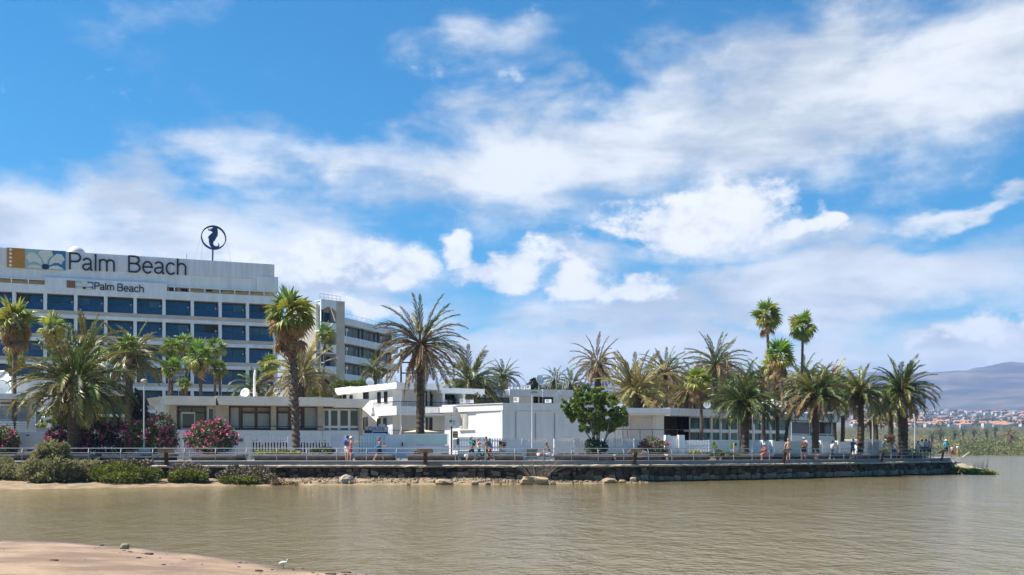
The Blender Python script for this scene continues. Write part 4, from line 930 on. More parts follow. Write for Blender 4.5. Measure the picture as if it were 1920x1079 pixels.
slab(rs, [endc + (p - endc) * .97 for p in arc], ZP, zF2 - .8 - .9, 'end_wall', MATS['rough_white'])
for k in range(8):
    a, b = endc + (arc[k] - endc) * .93, endc + (arc[k + 1] - endc) * .93; dd = (b - a).normalized(); nn = Vector((dd.y, -dd.x, 0))
    fr = MB().hexa([a + Vector((0, 0, 2.2)), a + dd * .12 + Vector((0, 0, 2.2)), a + dd * .12 - nn * .12 + Vector((0, 0, 2.2)), a - nn * .12 + Vector((0, 0, 2.2))] + [q + Vector((0, 0, zF2)) for q in (a, a + dd * .12, a + dd * .12 - nn * .12, a - nn * .12)]).build('end_window', WHITE2 if k > 3 else TURQ, rs)
    a2 = a + dd * .12 - nn * .04; MB().hexa([q + Vector((0, 0, z)) for z in (2.2, zF2) for q in (a2, b - nn * .04, b - nn * .07, a2 - nn * .03)]).build('pane', GLASSG if k > 3 else GLASSD, fr)
# louvred roof screen
for k in range(4): q = G2(1455, 3.0); part_box(gf2, rs, 'roof_louvre', M('louvre_blue', (.42, .47, .55), .5), 1452, 1545, 764.5 + 4 * k, 767 + 4 * k, 3.0 + .003 * k, 3.2)
dm = MB(); dm.ball(endc + Vector((-2.0, 1, zT2 + .5)), 2.5, 16, 8, (1.2, 1.2, .62)); dm.build('roof_dome', WHITE, rs, True)
# ------------------------------------------------------------------ palms
rng = random.Random(5)
FG = M('date_frond_green', (.092, .128, .021), .42, .3, 2, translucent=.22, rnd=.35, spec=.5)
FO = M('date_frond_olive', (.17, .155, .038), .42, .3, 2, translucent=.25, rnd=.35, spec=.5)
FY = M('date_frond_gold', (.25, .21, .055), .6, .3, 2, translucent=.25, rnd=.3, spec=.4)
FB = M('date_frond_brown', (.21, .145, .065), .75, .3, 2, translucent=.15, rnd=.35)
FD = M('dead_frond', (.21, .145, .085), .85, .3, 2, translucent=.12, rnd=.35)
FDK = M('date_frond_deep', (.062, .092, .020), .42, .3, 2, translucent=.2, rnd=.35, spec=.5)
NG = M('fan_green', (.13, .21, .022), .5, .3, 2, translucent=.28, rnd=.35, spec=.5)
NY = M('fan_yellow', (.29, .30, .05), .5, .3, 2, translucent=.28, rnd=.3, spec=.5)
ND = M('fan_dead', (.30, .185, .085), .85, .3, 2, translucent=.15, rnd=.4)
BARK = M('date_bark', (.082, .062, .046), .95, .35, 2.0, .9, 9, stretch=(1, 1, 3)); BARKD = M('date_bark_dark', (.07, .048, .033), .95, .35, 2.5, .9, 9, stretch=(1, 1, 3)); BARKF = M('fan_bark', (.13, .10, .078), .95, .3, 2.0, .7, 8, stretch=(1, 1, 4))
ORANGE = M('fruit_stalk', (.42, .19, .03), .7, .3, 6)
def date_frond(seed, bend, n=30, lw=.185):
    """pinnate leaf of unit length along +x, bending down in x-z; kinked narrow leaflets in a V"""
    r = random.Random(seed); mb = MB(); pts = []; p = Vector((0, 0, 0)); N_ = 14; tw = r.uniform(-.25, .25)
    for i in range(N_ + 1):
        t = i / N_; a = -bend * t ** 1.5; pts.append((p.copy(), a)); p = p + Vector((math.cos(a), math.sin(a) * tw * 0 + .0, math.sin(a))) / N_
    def at(t):
        q = min(N_ - 1, int(t * N_)); f = t * N_ - q; return pts[q][0].lerp(pts[q + 1][0], f), pts[q][1] + (pts[q + 1][1] - pts[q][1]) * f
    for i in range(0, N_, 2):
        (a, _), (b, _) = pts[i], pts[i + 2]; w0 = .013 * (1 - i / N_) + .003; w1 = .013 * (1 - (i + 2) / N_) + .003
        mb.add([a + Vector((0, -w0, 0)), a + Vector((0, w0, 0)), b + Vector((0, w1, 0)), b + Vector((0, -w1, 0)), a + Vector((0, 0, -w0 * 1.3)), b + Vector((0, 0, -w1 * 1.3))], [(0, 3, 2, 1), (0, 4, 5, 3), (4, 1, 2, 5)])
    for k in range(n):
        t = .14 + .86 * (k + .5) / n; q, a = at(t); T = Vector((math.cos(a), 0, math.sin(a))); U = Vector((-math.sin(a), 0, math.cos(a)))
        L0 = lw * (math.sin(math.pi * min(1, .18 + .80 * t)) ** .6) * r.uniform(.8, 1.15)
        for sg in (-1, 1):
            f = R(r.uniform(28, 46)); v = R(r.uniform(5, 42))
            d = (T * math.cos(f) + (Vector((0, sg, 0)) * math.cos(v) + U * math.sin(v)) * math.sin(f)).normalized()
            tip = q + d * L0 + Vector((0, 0, -L0 * .22)); wv = T * .021; mid = q + d * L0 * .45
            mb.add([q - wv * .5, mid - wv, tip, mid + wv], [(0, 1, 2, 3)])
    return mb
def fan_leaf(seed, droop):
    r = random.Random(seed); mb = MB(); pl = .42; n = 18
    a = Vector((0, 0, 0)); b = Vector((pl, 0, -.04))
    mb.add([a + Vector((0, -.014, 0)), a + Vector((0, .014, 0)), b + Vector((0, .009, 0)), b + Vector((0, -.009, 0)), Vector((0, 0, -.02)), b + Vector((0, 0, -.012))], [(0, 3, 2, 1), (0, 4, 5, 3), (4, 1, 2, 5)])
    sp = [R(-128 + 256 * k / n) for k in range(n + 1)]; rim = []
    for k, w in enumerate(sp):
        q = .27 * (1 - .22 * abs(w) / R(128)) * r.uniform(.92, 1.08); rim.append(b + Vector((math.cos(w) * q, math.sin(w) * q, .022 * (-1) ** k - droop * .05 - droop * .05 * abs(math.sin(w)))))
    i0 = len(mb.v); mb.add([b] + rim, [(0, k + 1, k + 2) for k in range(n)])
    for k in range(n):
        if r.random() < .06: continue
        w = (sp[k] + sp[k + 1]) / 2 + r.uniform(-.05, .05); d = Vector((math.cos(w), math.sin(w), 0)); m0, m1 = rim[k], rim[k + 1]; L0 = .36 * r.uniform(.75, 1.15) * (1 - .25 * abs(w) / R(128))
        t = (m0 + m1) / 2 + d * L0 * (1 - .45 * droop) + Vector((0, 0, -(.12 + droop) * L0 * r.uniform(.5, .95))); md = ((m0 + m1) / 2).lerp(t, .5) + Vector((0, 0, .04 * droop)); sd = (m1 - m0) * .36
        mb.add([m0, m1, md + sd, md - sd, t], [(0, 1, 2, 3), (3, 2, 4)])
    return mb
BENDS = [.4, 1.0, 1.5, 2.05]
D_ME = [[date_frond(10 * j + k, b).mesh('frond', FG) for k in range(3)] for j, b in enumerate(BENDS)]
F_ME = [[fan_leaf(20 * j + k, d).mesh('leaf', NG) for k in range(3)] for j, d in enumerate((.12, .5, 1.0))]
def trunk(root, base, top, r0, r1, mat, rough=.08, flare=1.25, ring=.22, bend=0.0, seg=10, name='trunk'):
    h = (top - base).length; n = max(6, min(70, int(h / ring))); mb = MB(); pts, rad = [], []; side = Vector((rng.uniform(-1, 1), rng.uniform(-.3, .3), 0))
    for i in range(n + 1):
        t = i / n; pts.append(base.lerp(top, t) + side * bend * math.sin(math.pi * t)); rr = r0 + (r1 - r0) * t
        if t < .12: rr *= 1 + (flare - 1) * (1 - t / .12) ** 2
        rad.append(rr * (1 + rough * (1 if i % 2 else -1) * rng.uniform(.5, 1.3)))
    mb.tube(pts, rad, seg)
    for i, v in enumerate(mb.v): mb.v[i] = v + Vector((noise.noise(v * 1.9), noise.noise(v * 1.9 + Vector((9, 0, 0))), 0)) * r0 * rough * 1.2
    return mb.build(name, mat, root)
def put(me, root, name, loc, az, el, L, mat, roll=0, sw=1.0):
    o = bpy.data.objects.new(name, me); col.objects.link(o); o.parent = root; o.location = loc; o.rotation_euler = (roll, -el, az); o.scale = (L, L * sw, L)
    o.material_slots[0].link = 'OBJECT'; o.material_slots[0].material = mat; return o
WIND = R(0)                                              # breeze from the left
def date_palm(label, px, py_c, r_px, D, px_b=None, base=ZP, tw=18, n=46, mats=((FG, 1),), dead=5, low=-35, top=82, fruit=0, bulge=1.0, bark=None, asp=1.0, boots=True, lowmat=None, stiff=0.0, wind=.25):
    m = mpx(D); c = P(px, py_c, D); b = Vector((((px_b or px) - CX) / F * D, D, base)); root = empty('date_palm', b, 0, label, 'palm tree', 'palms behind the promenade')
    rt = tw * m / 2; ht = c.z - b.z; bk = bark or BARK
    tr = trunk(root, b, c - Vector((0, 0, rt * .5)), rt, rt * (.95 if ht > 4 else 1.1), bk, .065, 1.25, .20, .02 * ht)
    # swollen crown base of cut leaf stalks
    hb = min(ht * .45, rt * 3.2); mb = MB(); mb.tube([c - Vector((0, 0, hb)), c - Vector((0, 0, hb * .6)), c - Vector((0, 0, hb * .25)), c + Vector((0, 0, rt * .3))], [rt * .98, rt * 1.22 * bulge, rt * 1.28 * bulge, rt * .6], 12)
    k = int(26 * bulge)
    for i in range(k):
        a = i * 2.4; z = -hb * (.9 - .85 * i / k); q = c + Vector((math.cos(a) * rt * 1.12 * bulge, math.sin(a) * rt * 1.12 * bulge, z)); d = Vector((math.cos(a) * .7, math.sin(a) * .7, .9)).normalized()
        mb.tube([q - d * rt * .2, q + d * rt * .55], [rt * .20, rt * .12], 4)
    mb.build('leaf_base_boss', BARKD, root)
    L = r_px * m; ml = [x for x, w in mats for _ in range(w)]; cl = c - b
    for i in range(n):
        t = (i + .5) / n; s = math.sin(R(low)) + (math.sin(R(top)) - math.sin(R(low))) * (1 - t); el = math.asin(max(-1, min(1, s))) + R(rng.uniform(-7, 7))
        az = i * 2.39996 + rng.uniform(-.25, .25)
        j = 0 if el > R(68) else rng.choice((0, 1, 1)) if el > R(45) else rng.choice((1, 2, 2)) if el > R(5) else rng.choice((1, 2)) if el > R(-25) else 0
        if stiff and rng.random() < stiff: j = max(0, j - 1)
        ln = L * rng.uniform(.88, 1.1) * (1.0 if j < 2 else 1.12)
        mt = rng.choice(ml)
        if lowmat and el < R(8) and rng.random() < .7: mt = lowmat
        el2 = el; azx = math.cos(az)
        o = put(rng.choice(D_ME[j]), root, 'frond', cl + Vector((math.cos(az), math.sin(az), 0)) * rt * .5 + Vector((0, 0, rt * .6 * math.sin(el))), az, el2, ln, mt, rng.uniform(-.5, .5), asp)
        if wind and azx < 0 and el > R(20): o.rotation_euler.y -= wind * rng.random() * .6   # the breeze lifts the windward leaves
    for i in range(dead):
        az = i * 2.4 + rng.random(); put(rng.choice(D_ME[rng.choice((0, 1))]), root, 'dead_frond', cl + Vector((math.cos(az) * rt, math.sin(az) * rt, -rt * .5)), az, R(rng.uniform(-78, -50)), L * rng.uniform(.5, .8), FD, rng.uniform(-1, 1))
    for i in range(fruit):
        a = rng.uniform(3.4, 6.0); mb = MB(); q = c + Vector((math.cos(a) * rt, math.sin(a) * rt, rt * .5)); d = Vector((math.cos(a), math.sin(a), .9))
        for s_ in range(9): e = q + d * rt * 1.6 + Vector((rng.uniform(-1, 1), rng.uniform(-1, 1), rng.uniform(-1.2, .2))) * rt * 1.0; mb.tube([q, q + d * rt * 1.1, e], [.03, .03, .035], 4)
        mb.build('fruit_stalk', ORANGE, root)
    return root
def fan_palm(label, px, py_c, r_px, D, px_b=None, base=ZP, tw=10, tw2=None, n=30, skirt=10, mats=((NG, 2), (NY, 1)), group='fan palms', yellow_low=True, bend=.25, rough=.06, stubs=0, droop=.5, name='fan_palm'):
    m = mpx(D); c = P(px, py_c, D); b = Vector((((px_b or px) - CX) / F * D, D, base)); root = empty(name, b, 0, label, 'palm tree', group)
    r0 = tw * m / 2; trunk(root, b, c, r0, (tw2 or tw * .75) * m / 2, BARKF, rough, 1.35, .22, bend)
    if stubs:
        mb = MB(); h = c.z - b.z
        for i in range(stubs):
            a = i * 2.39996; t = .22 + .75 * i / stubs; q = b.lerp(c, t) + Vector((math.cos(a), math.sin(a), 0)) * r0 * .85; d = Vector((math.cos(a), math.sin(a), .8)).normalized(); mb.tube([q, q + d * r0 * .7], [r0 * .22, r0 * .1], 4)
        mb.build('stalk_stub', BARKD, root)['kind'] = 'stuff'
    L = r_px * m; ml = [x for x, w in mats for _ in range(w)]; cl = c - b
    for i in range(n):
        t = (i + .5) / n; s = math.sin(R(-42)) + (math.sin(R(84)) - math.sin(R(-42))) * (1 - t); el = math.asin(s) + R(rng.uniform(-13, 13)); az = i * 2.39996 + rng.uniform(-.5, .5)
        j = 0 if el > R(55) else (1 if rng.random() > droop * .5 else 2) if el > R(5) else 2
        put(rng.choice(F_ME[j]), root, 'leaf', cl + Vector((0, 0, L * .12 * math.sin(el))), az, el, L * rng.uniform(.75, 1.12), (ND if el < R(-12) and skirt > 12 and rng.random() < .45 else NY if yellow_low and el < R(5) and rng.random() < .5 else rng.choice(ml)), rng.uniform(-1.0, 1.0))
    for i in range(skirt):
        az = i * 2.4 + rng.uniform(-.3, .3); put(rng.choice(F_ME[2]), root, 'dead_leaf', cl + Vector((math.cos(az) * L * .12, math.sin(az) * L * .12, -L * rng.uniform(.0, .8))), az, R(rng.uniform(-84, -30)), L * rng.uniform(.6, 1.0), ND, rng.uniform(-.8, .8), .75)
    return root
GO = ((FG, 1), (FO, 2)); OB = ((FO, 2), (FB, 2)); YG = ((FO, 1), (FY, 2)); GD = ((FDK, 2), (FG, 2)); GG = ((FG, 3), (FO, 1))
# foreground row, left to right
date_palm('big low date palm with a wide drooping crown and thick trunk at far left', 140, 722, 112, 76, 137, tw=25, n=74, mats=((FG, 3), (FO, 4)), low=-32, dead=6, lowmat=FO, bulge=1.35, wind=.1)
date_palm('upright date palm crown just behind the big low palm', 163, 655, 74, 92, 158, tw=15, n=34, mats=GO, low=-20)
date_palm('date palm with feathery olive crown left of the green fan palm group', 246, 668, 74, 89, 243, tw=14, n=52, mats=GO, low=-42, lowmat=FO)
fan_palm('shaggy fan palm with a full dead skirt at the left edge', 29, 604, 50, 82, 27, tw=9, n=38, skirt=24, mats=((NG, 1), (NY, 2)))
fan_palm('smaller yellowing fan palm just right of the shaggy one at the left edge', 98, 616, 34, 94, 96, tw=8, n=26, skirt=14, mats=((NG, 2), (NY, 2)))
fan_palm('small fan palm low behind the far left trunk', 30, 668, 26, 98, 33, tw=7, n=20, skirt=6)
fan_palm('bright young fan palm tucked in front of the feathery olive date palm', 243, 648, 27, 87, 244, tw=7, n=22, skirt=5)
fan_palm('giant fan palm with rough trunk and shaggy skirt in front of the hotel', 545, 594, 56, 79, 556, tw=15, tw2=12, n=46, skirt=34, mats=((NG, 2), (NY, 2)), bend=.25, rough=.12, stubs=120, droop=.8)
for k, (px, py, r, D, b, lb) in enumerate([(322, 655, 27, 104, 321, 'leftmost of the green fan palms behind the cream house'), (373, 668, 37, 101, 371, 'largest green fan palm of the group behind the cream house'),
        (346, 644, 24, 108, 347, 'green fan palm half hidden left of the largest one'), (405, 652, 24, 107, 402, 'small high fan palm at the right of the green group'), (411, 692, 22, 102, 408, 'small low fan palm at the right end of the green group'),
        (322, 690, 26, 101, 320, 'low bushy fan palm under the leftmost green one'), (505, 683, 25, 104, 503, 'bright green fan palm between the white dish and the giant trunk'), (345, 722, 17, 99, 345, 'tiny fan palm just above the cream house roof')]):
    fan_palm(lb, px, py, r, D, b, tw=8 if r > 25 else 6, n=26, skirt=4, mats=((NG, 4), (NY, 1)), group='green fan palms behind the cream house')
fan_palm('slim fan palm standing before the arched hotel tower', 610, 628, 24, 112, 606, tw=5, n=24, skirt=5, mats=((NG, 3), (NY, 1)), bend=.3)
date_palm('golden date palm with spiky crown right of the giant fan palm', 566, 704, 78, 94, 570, tw=17, n=50, asp=.75, mats=YG, low=-35, dead=6, lowmat=FB, stiff=.4)
date_palm('low dark date palm behind the dish on the cream house', 478, 727, 44, 99, 480, tw=14, n=34, mats=GG, low=-25, dead=0)
date_palm('small neat date palm behind the white block roof', 703, 694, 33, 112, 705, tw=9, n=40, mats=GG, low=-35, dead=0)
date_palm('tallest date palm, brown crowned, in the middle of the picture', 789, 644, 93, 80.3, 787, tw=16, n=66, asp=.6, mats=((FO, 3), (FB, 3), (FDK, 1)), low=-62, dead=10, lowmat=FB, stiff=.25, bulge=1.05, top=86)
date_palm('bushy green date palm on the right of the tallest brown one', 881, 716, 68, 99, 880, tw=22, n=66, mats=((FDK, 1), (FG, 2), (FO, 2)), low=-40, dead=4, bulge=1.2, bark=BARKD)
date_palm('dark date palm partly hidden behind the bushy green one', 944, 706, 38, 118, 942, tw=10, n=44, mats=GD, low=-40)
date_palm('distant dark palm left of the aerial mast on the rear roof', 1041, 712, 30, 122, 1040, tw=9, n=34, mats=GD, low=-35); date_palm('distant palm right of the pinkish aerial behind the leafy tree', 1072, 722, 34, 116, 1073, tw=9, n=36, mats=GD, low=-35)
date_palm('date palm with ragged arching fronds above the leafy green tree', 1120, 682, 56, 103, 1124, tw=12, n=42, asp=.75, mats=OB, low=-48, dead=12, lowmat=FB, fruit=2, bulge=1.2, bark=BARKD)
date_palm('golden green date palm with upright fan of fronds above the awning', 1190, 738, 82, 96, 1192, tw=17, n=50, mats=((FO, 3), (FY, 2)), low=-12, dead=1, top=88, stiff=.55)
date_palm('dark spiky date palm with orange fruit stalks behind the golden green one', 1247, 698, 56, 108, 1246, tw=10, n=44, asp=.75, mats=((FO, 3), (FDK, 2)), low=-38, dead=10, fruit=4, stiff=.4, lowmat=FB)
date_palm('tall date palm with wide spiky crown left of the two skinny fan palms', 1342, 683, 62, 107, 1340, tw=12, n=50, asp=.75, mats=((FO, 3), (FDK, 2)), low=-32, dead=10, stiff=.5, lowmat=FB)
fan_palm('short shaggy fan palm in front of the white roof dish', 1310, 716, 32, 91, 1314, tw=6.5, n=28, skirt=16, mats=((NG, 2), (NY, 2)))
date_palm('dense dark green date palm with thick trunk before the glazed restaurant', 1395, 756, 64, 84.5, 1396, tw=16.5, n=84, mats=GD, low=-30, dead=6, bulge=1.15, top=80, wind=.1)
fan_palm('tallest skinny fan palm with loose hanging leaf stalks', 1438, 592, 34, 106, 1440, tw=7, tw2=5, n=34, skirt=8, mats=((NG, 2), (NY, 2)), bend=-.15)
fan_palm('second skinny fan palm, leaning on a curved trunk at right', 1505, 614, 32, 106, 1492, tw=7, tw2=4.5, n=32, skirt=4, mats=((NG, 3), (NY, 1)), bend=.35)
fan_palm('shorter full fan palm between the two skinny tall ones', 1462, 668, 35, 104, 1466, tw=6.5, n=38, skirt=16, mats=((NG, 3), (NY, 1)))
fan_palm('fan palm trunk companion close behind the shorter full one', 1450, 682, 26, 106, 1449, tw=5, n=22, skirt=12, mats=((NG, 2), (NY, 1)))
date_palm('date palm with windswept crown in front of the turquoise restaurant bay', 1531, 744, 66, 88, 1530, tw=14, n=80, mats=((FDK, 2), (FG, 2), (FO, 1)), low=-27, dead=6, bulge=1.2, lowmat=FB)
date_palm('date palm with upright green crown at the restaurant\'s rounded end', 1612, 740, 58, 93, 1612, tw=13, n=70, mats=((FDK, 1), (FG, 2), (FO, 2)), low=-30, dead=6, fruit=1)
date_palm('stout date palm with thickest trunk at the right end of the promenade', 1690, 734, 66, 95.5, 1692, tw=19, n=84, mats=((FDK, 3), (FG, 2), (FO, 1)), low=-34, dead=6, fruit=2, bulge=1.05, lowmat=FO)
date_palm('young date palm between the two stout ones at the right', 1668, 768, 38, 108, 1670, tw=10, n=44, mats=GO, low=-30, bulge=1.3); date_palm('small date palm leaning behind the right hand lamp post', 1641, 778, 30, 112, 1646, tw=8, n=32, mats=GO, low=-35)
date_palm('low date palm at the left of the stout right hand pair', 1634, 790, 26, 118, 1638, tw=7, n=28, mats=GO, low=-35)
# brown, half dry palms behind the restaurant and the dense grove of trunks
for px, py, r, lb in [(1432, 762, 34, 'dry brown palm left of the trio behind the glass front'), (1456, 770, 30, 'dry brown palm in the middle of the trio behind the glass front'), (1482, 764, 34, 'dry brown palm right of the trio behind the glass front')]:
    date_palm(lb, px, py, r, 89, px + (2 if px < 1470 else -14), tw=6.5, n=26, mats=((FB, 2), (FD, 1), (FO, 1)), low=-40, dead=6, lowmat=FB)
lb_b = 'slender palm in the crowded grove behind the glazed restaurant'
for k in range(26):
    px = 1205 + 15 * k + rng.uniform(-6, 6); D = rng.uniform(118, 150)
    date_palm(lb_b, px, rng.uniform(702, 748), rng.uniform(38, 54), D, px + rng.uniform(-4, 4), tw=rng.uniform(7, 9.5), n=34, mats=rng.choice((OB, GD, GO)), low=-45, dead=4, lowmat=FB)['group'] = 'palms of the grove behind the restaurant'
# ------------------------------------------------------------------ broadleaf tree, bushes, hedges
def foliage(blobs, n, size, seed, long=1.0, shell=.55, hang=0.0):
    """leaf blades spread through lumpy blobs (cx, cy, cz, rx, ry, rz), denser to the outside"""
    r = random.Random(seed); mb = MB(); vol = [(b[3] * b[4] * b[5]) ** .67 for b in blobs]; tot = sum(vol)
    for b, v in zip(blobs, vol):
        for _ in range(int(n * v / tot)):
            u = Vector((r.gauss(0, 1), r.gauss(0, 1), r.gauss(0, 1))).normalized(); q = shell + (1 - shell) * r.random() ** .7
            q *= 1 + .22 * noise.noise(u * 2.7 + Vector((b[0], b[1], seed))); c = Vector((b[0] + u.x * b[3] * q, b[1] + u.y * b[4] * q, b[2] + u.z * b[5] * q))
            d = (u + Vector((r.gauss(0, .6), r.gauss(0, .6), r.gauss(0, .6) - hang))).normalized(); s = d.cross(Vector((r.gauss(0, 1), r.gauss(0, 1), r.gauss(0, 1)))).normalized(); L = size * r.uniform(.6, 1.3)
            mb.add([c - d * L * .5 * long, c + s * L * .32, c + d * L * .5 * long, c - s * L * .32], [(0, 1, 2, 3)])
    return mb
def blossoms(blobs, n, size, seed, front=True):
    r = random.Random(seed); mb = MB()
    for _ in range(n):
        b = r.choice(blobs); u = Vector((r.gauss(0, 1), -abs(r.gauss(0, 1)) if front else r.gauss(0, 1), r.gauss(.25, .8))).normalized(); c = Vector((b[0] + u.x * b[3] * 1.05, b[1] + u.y * b[4] * 1.05, b[2] + u.z * b[5] * 1.05))
        for k in range(5):
            q = c + Vector((r.gauss(0, 1), r.gauss(0, 1), r.gauss(0, 1))) * size * .45; d = Vector((r.gauss(0, 1), -1 + r.gauss(0, .4), r.gauss(.4, .5))).normalized(); s = d.cross(Vector((r.gauss(0, 1), .2, r.gauss(0, 1)))).normalized(); t = d.cross(s); z = size * r.uniform(.3, .55)
            mb.add([q + s * z, q + t * z, q - s * z, q - t * z], [(0, 1, 2, 3)])
    return mb
def stems(root, base, tips, r0, mat, name='stem'):
    for t in tips:
        b = base + Vector((rng.uniform(-.12, .12), rng.uniform(-.1, .1), 0)); m = b.lerp(t, .5) + Vector((rng.uniform(-.2, .2), rng.uniform(-.15, .15), .1))
        MB().tube([b, m, t], [r0, r0 * .7, r0 * .35], 6).build(name, mat, root)
def lump(px, py, D, rx, rz, ry=None): m = mpx(D); c = P(px, py, D); return (c.x, c.y, c.z, rx * m, (ry or rx) * m, rz * m)
LG = M('leaf_bright', (.13, .19, .024), .45, .35, 1.5, translucent=.25, spec=.5); LO = M('oleander_leaf', (.085, .12, .04), .5, .35, 1.5, translucent=.2, spec=.5); LY = M('leaf_yellow_green', (.20, .26, .04), .5, .3, 2, translucent=.35)
LT = M('tamarisk_leaf', (.25, .235, .11), .8, .3, 1.6, translucent=.4); LS = M('saltbush_leaf', (.125, .145, .022), .7, .5, 1.6, translucent=.35); LB = M('dry_bush_twig', (.20, .155, .105), .9, .35, 1.6); PINK = M('oleander_pink', (.72, .09, .25), .6, .3, 3, translucent=.25); PINK2 = M('bougainvillea_magenta', (.50, .03, .20), .6, .3, 3, translucent=.25); WOOD = M('shrub_wood', (.17, .13, .10), .9, .3, 5)
def bush(name, label, cat, base, blobs, n, size, mat, seed, flowers=0, fmat=None, fsize=.12, tips=5, long=1.3, group=None, shell=.5):
    root = empty(name, base, 0, label, cat, group)
    foliage(blobs, n, size, seed, long, shell).build('foliage', mat, root)
    if flowers: blossoms(blobs, flowers, fsize, seed + 3).build('blossom', fmat, root)['kind'] = 'stuff'
    for k in range(tips):
        b = blobs[k % len(blobs)]; stems(root, Vector(base), [Vector((b[0] + rng.uniform(-.3, .3) * b[3], b[1], b[2] + b[5] * .3))], .035, WOOD)
    return root
B0 = lambda px, D, z=ZP: Vector(((px - CX) / F * D, D, z))
# leafy round tree
D = 79.5; bl = [lump(1110, 757, D, 40, 26), lump(1082, 775, D, 27, 22), lump(1142, 772, D, 34, 24), lump(1160, 785, D, 18, 16), lump(1098, 740, D, 24, 16), lump(1127, 750, D, 26, 20), lump(1072, 760, D, 18, 14), lump(1110, 795, D, 30, 18), lump(1130, 800, D, 22, 12), lump(1145, 795, D, 18, 12)]
t = empty('leafy_tree', B0(1120, D), 0, 'round bright green broadleaf tree with many thin stems before the shaded wall', 'tree')
bl2 = []
for b in bl:
    for _ in range(34):
        u = Vector((rng.gauss(0, 1), rng.gauss(0, 1), rng.gauss(0, 1))).normalized() * rng.uniform(.35, 1.12); q = .21 * rng.uniform(.6, 1.4); bl2.append((b[0] + u.x * b[3], b[1] + u.y * b[4], b[2] + u.z * b[5], q, q, q * .85))
foliage(bl2, 20000, .19, 3, 1.0, .2).build('crown', LG, t)
stems(t, B0(1121, D), [P(px, py, D + rng.uniform(-1, 1)) for px, py in ((1085, 790), (1100, 775), (1112, 770), (1122, 765), (1132, 772), (1145, 782), (1152, 790), (1108, 790), (1128, 790), (1118, 780))], .085, M('pale_bark', (.26, .22, .18), .9, .2, 6), 'stem')
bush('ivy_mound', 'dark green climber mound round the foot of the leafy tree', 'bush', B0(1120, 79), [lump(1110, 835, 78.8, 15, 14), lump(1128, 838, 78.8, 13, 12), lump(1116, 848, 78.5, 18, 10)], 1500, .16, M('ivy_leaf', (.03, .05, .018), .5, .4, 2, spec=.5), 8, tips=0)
# oleanders
D = 76.5
bush('oleander_bush', 'largest pink oleander at the left, behind the lamp post', 'flowering bush', B0(290, D), [lump(300, 800, D, 30, 26), lump(268, 812, D, 32, 26), lump(290, 830, D, 42, 22), lump(315, 822, D, 20, 24), lump(248, 828, D, 16, 18)], 5200, .17, LO, 21, 110, PINK, .13, 6)
bush('oleander_bush', 'round pink oleander standing alone before the cream house', 'flowering bush', B0(396, D), [lump(396, 812, D, 36, 24), lump(372, 822, D, 26, 22), lump(424, 822, D, 24, 22), lump(398, 834, D, 42, 18), lump(410, 800, D, 20, 14)], 5200, .17, LO, 22, 125, PINK, .13, 6)
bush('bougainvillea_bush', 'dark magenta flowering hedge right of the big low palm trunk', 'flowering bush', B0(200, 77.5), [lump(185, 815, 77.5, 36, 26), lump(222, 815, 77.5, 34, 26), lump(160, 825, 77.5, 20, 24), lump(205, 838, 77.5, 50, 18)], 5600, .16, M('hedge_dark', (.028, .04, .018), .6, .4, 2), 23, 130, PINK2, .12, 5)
bush('bougainvillea_bush', 'magenta flowers left of the big low palm trunk', 'flowering bush', B0(106, 77.8), [lump(108, 815, 77.8, 20, 16), lump(118, 832, 77.8, 18, 20), lump(96, 826, 77.8, 12, 14)], 1800, .15, MATS['hedge_dark'], 24, 50, PINK2, .12, 4)
bush('oleander_bush', 'pink flowering bush cut by the left picture edge', 'flowering bush', B0(8, 77), [lump(6, 818, 77, 24, 20), lump(24, 828, 77, 14, 20), lump(-14, 826, 77, 26, 24), lump(10, 842, 77, 24, 14)], 3000, .17, LO, 25, 45, PINK, .14, 5)
bush('oleander_bush', 'thin straggly oleander with few pink flowers beside the white gate', 'flowering bush', B0(1225, 80), [lump(1222, 832, 80, 22, 14), lump(1210, 838, 80, 14, 12), lump(1240, 838, 80, 16, 14), lump(1224, 846, 80, 28, 10)], 1500, .17, M('pale_olive_leaf', (.12, .13, .055), .6, .3, 2, translucent=.2), 26, 34, PINK, .10, 8)
t = bush('feathery_tree', 'small tree with thin branches and lime green leaves left of the big palm trunk', 'tree', B0(122, 79), [lump(90, 775, 79, 14, 6), lump(110, 768, 79, 14, 5), lump(150, 775, 79, 16, 6), lump(168, 784, 79, 14, 5), lump(96, 790, 79, 12, 4), lump(135, 765, 79, 12, 5), lump(78, 798, 79, 10, 4), lump(116, 782, 79, 14, 5)], 1300, .17, LY, 27, tips=8, long=1.6)
bush('roof_hedge', 'bright green hedge on the terrace above the white block', 'hedge', P(655, 724, 118), [lump(632, 722, 118, 12, 6), lump(645, 720, 118, 14, 7), lump(662, 721, 118, 14, 6), lump(678, 720, 118, 12, 7)], 2200, .26, LG, 28, tips=2); bush('roof_hedge', 'green shrub beside the golden palm behind the cream house', 'hedge', P(612, 744, 104), [lump(612, 738, 104, 15, 10), lump(640, 742, 104, 10, 6), lump(590, 735, 104, 14, 10)], 1300, .24, LG, 29, tips=2)
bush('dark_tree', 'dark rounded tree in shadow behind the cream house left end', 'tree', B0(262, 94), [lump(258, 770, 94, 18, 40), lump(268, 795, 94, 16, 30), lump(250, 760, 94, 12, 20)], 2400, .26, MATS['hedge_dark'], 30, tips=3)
bush('dark_tree', 'dark leafy tree rising behind the rear roof vents', 'tree', B0(1003, 130), [lump(1002, 718, 130, 9, 8), lump(995, 725, 130, 8, 8)], 700, .3, MATS['ivy_leaf'], 31, tips=2)
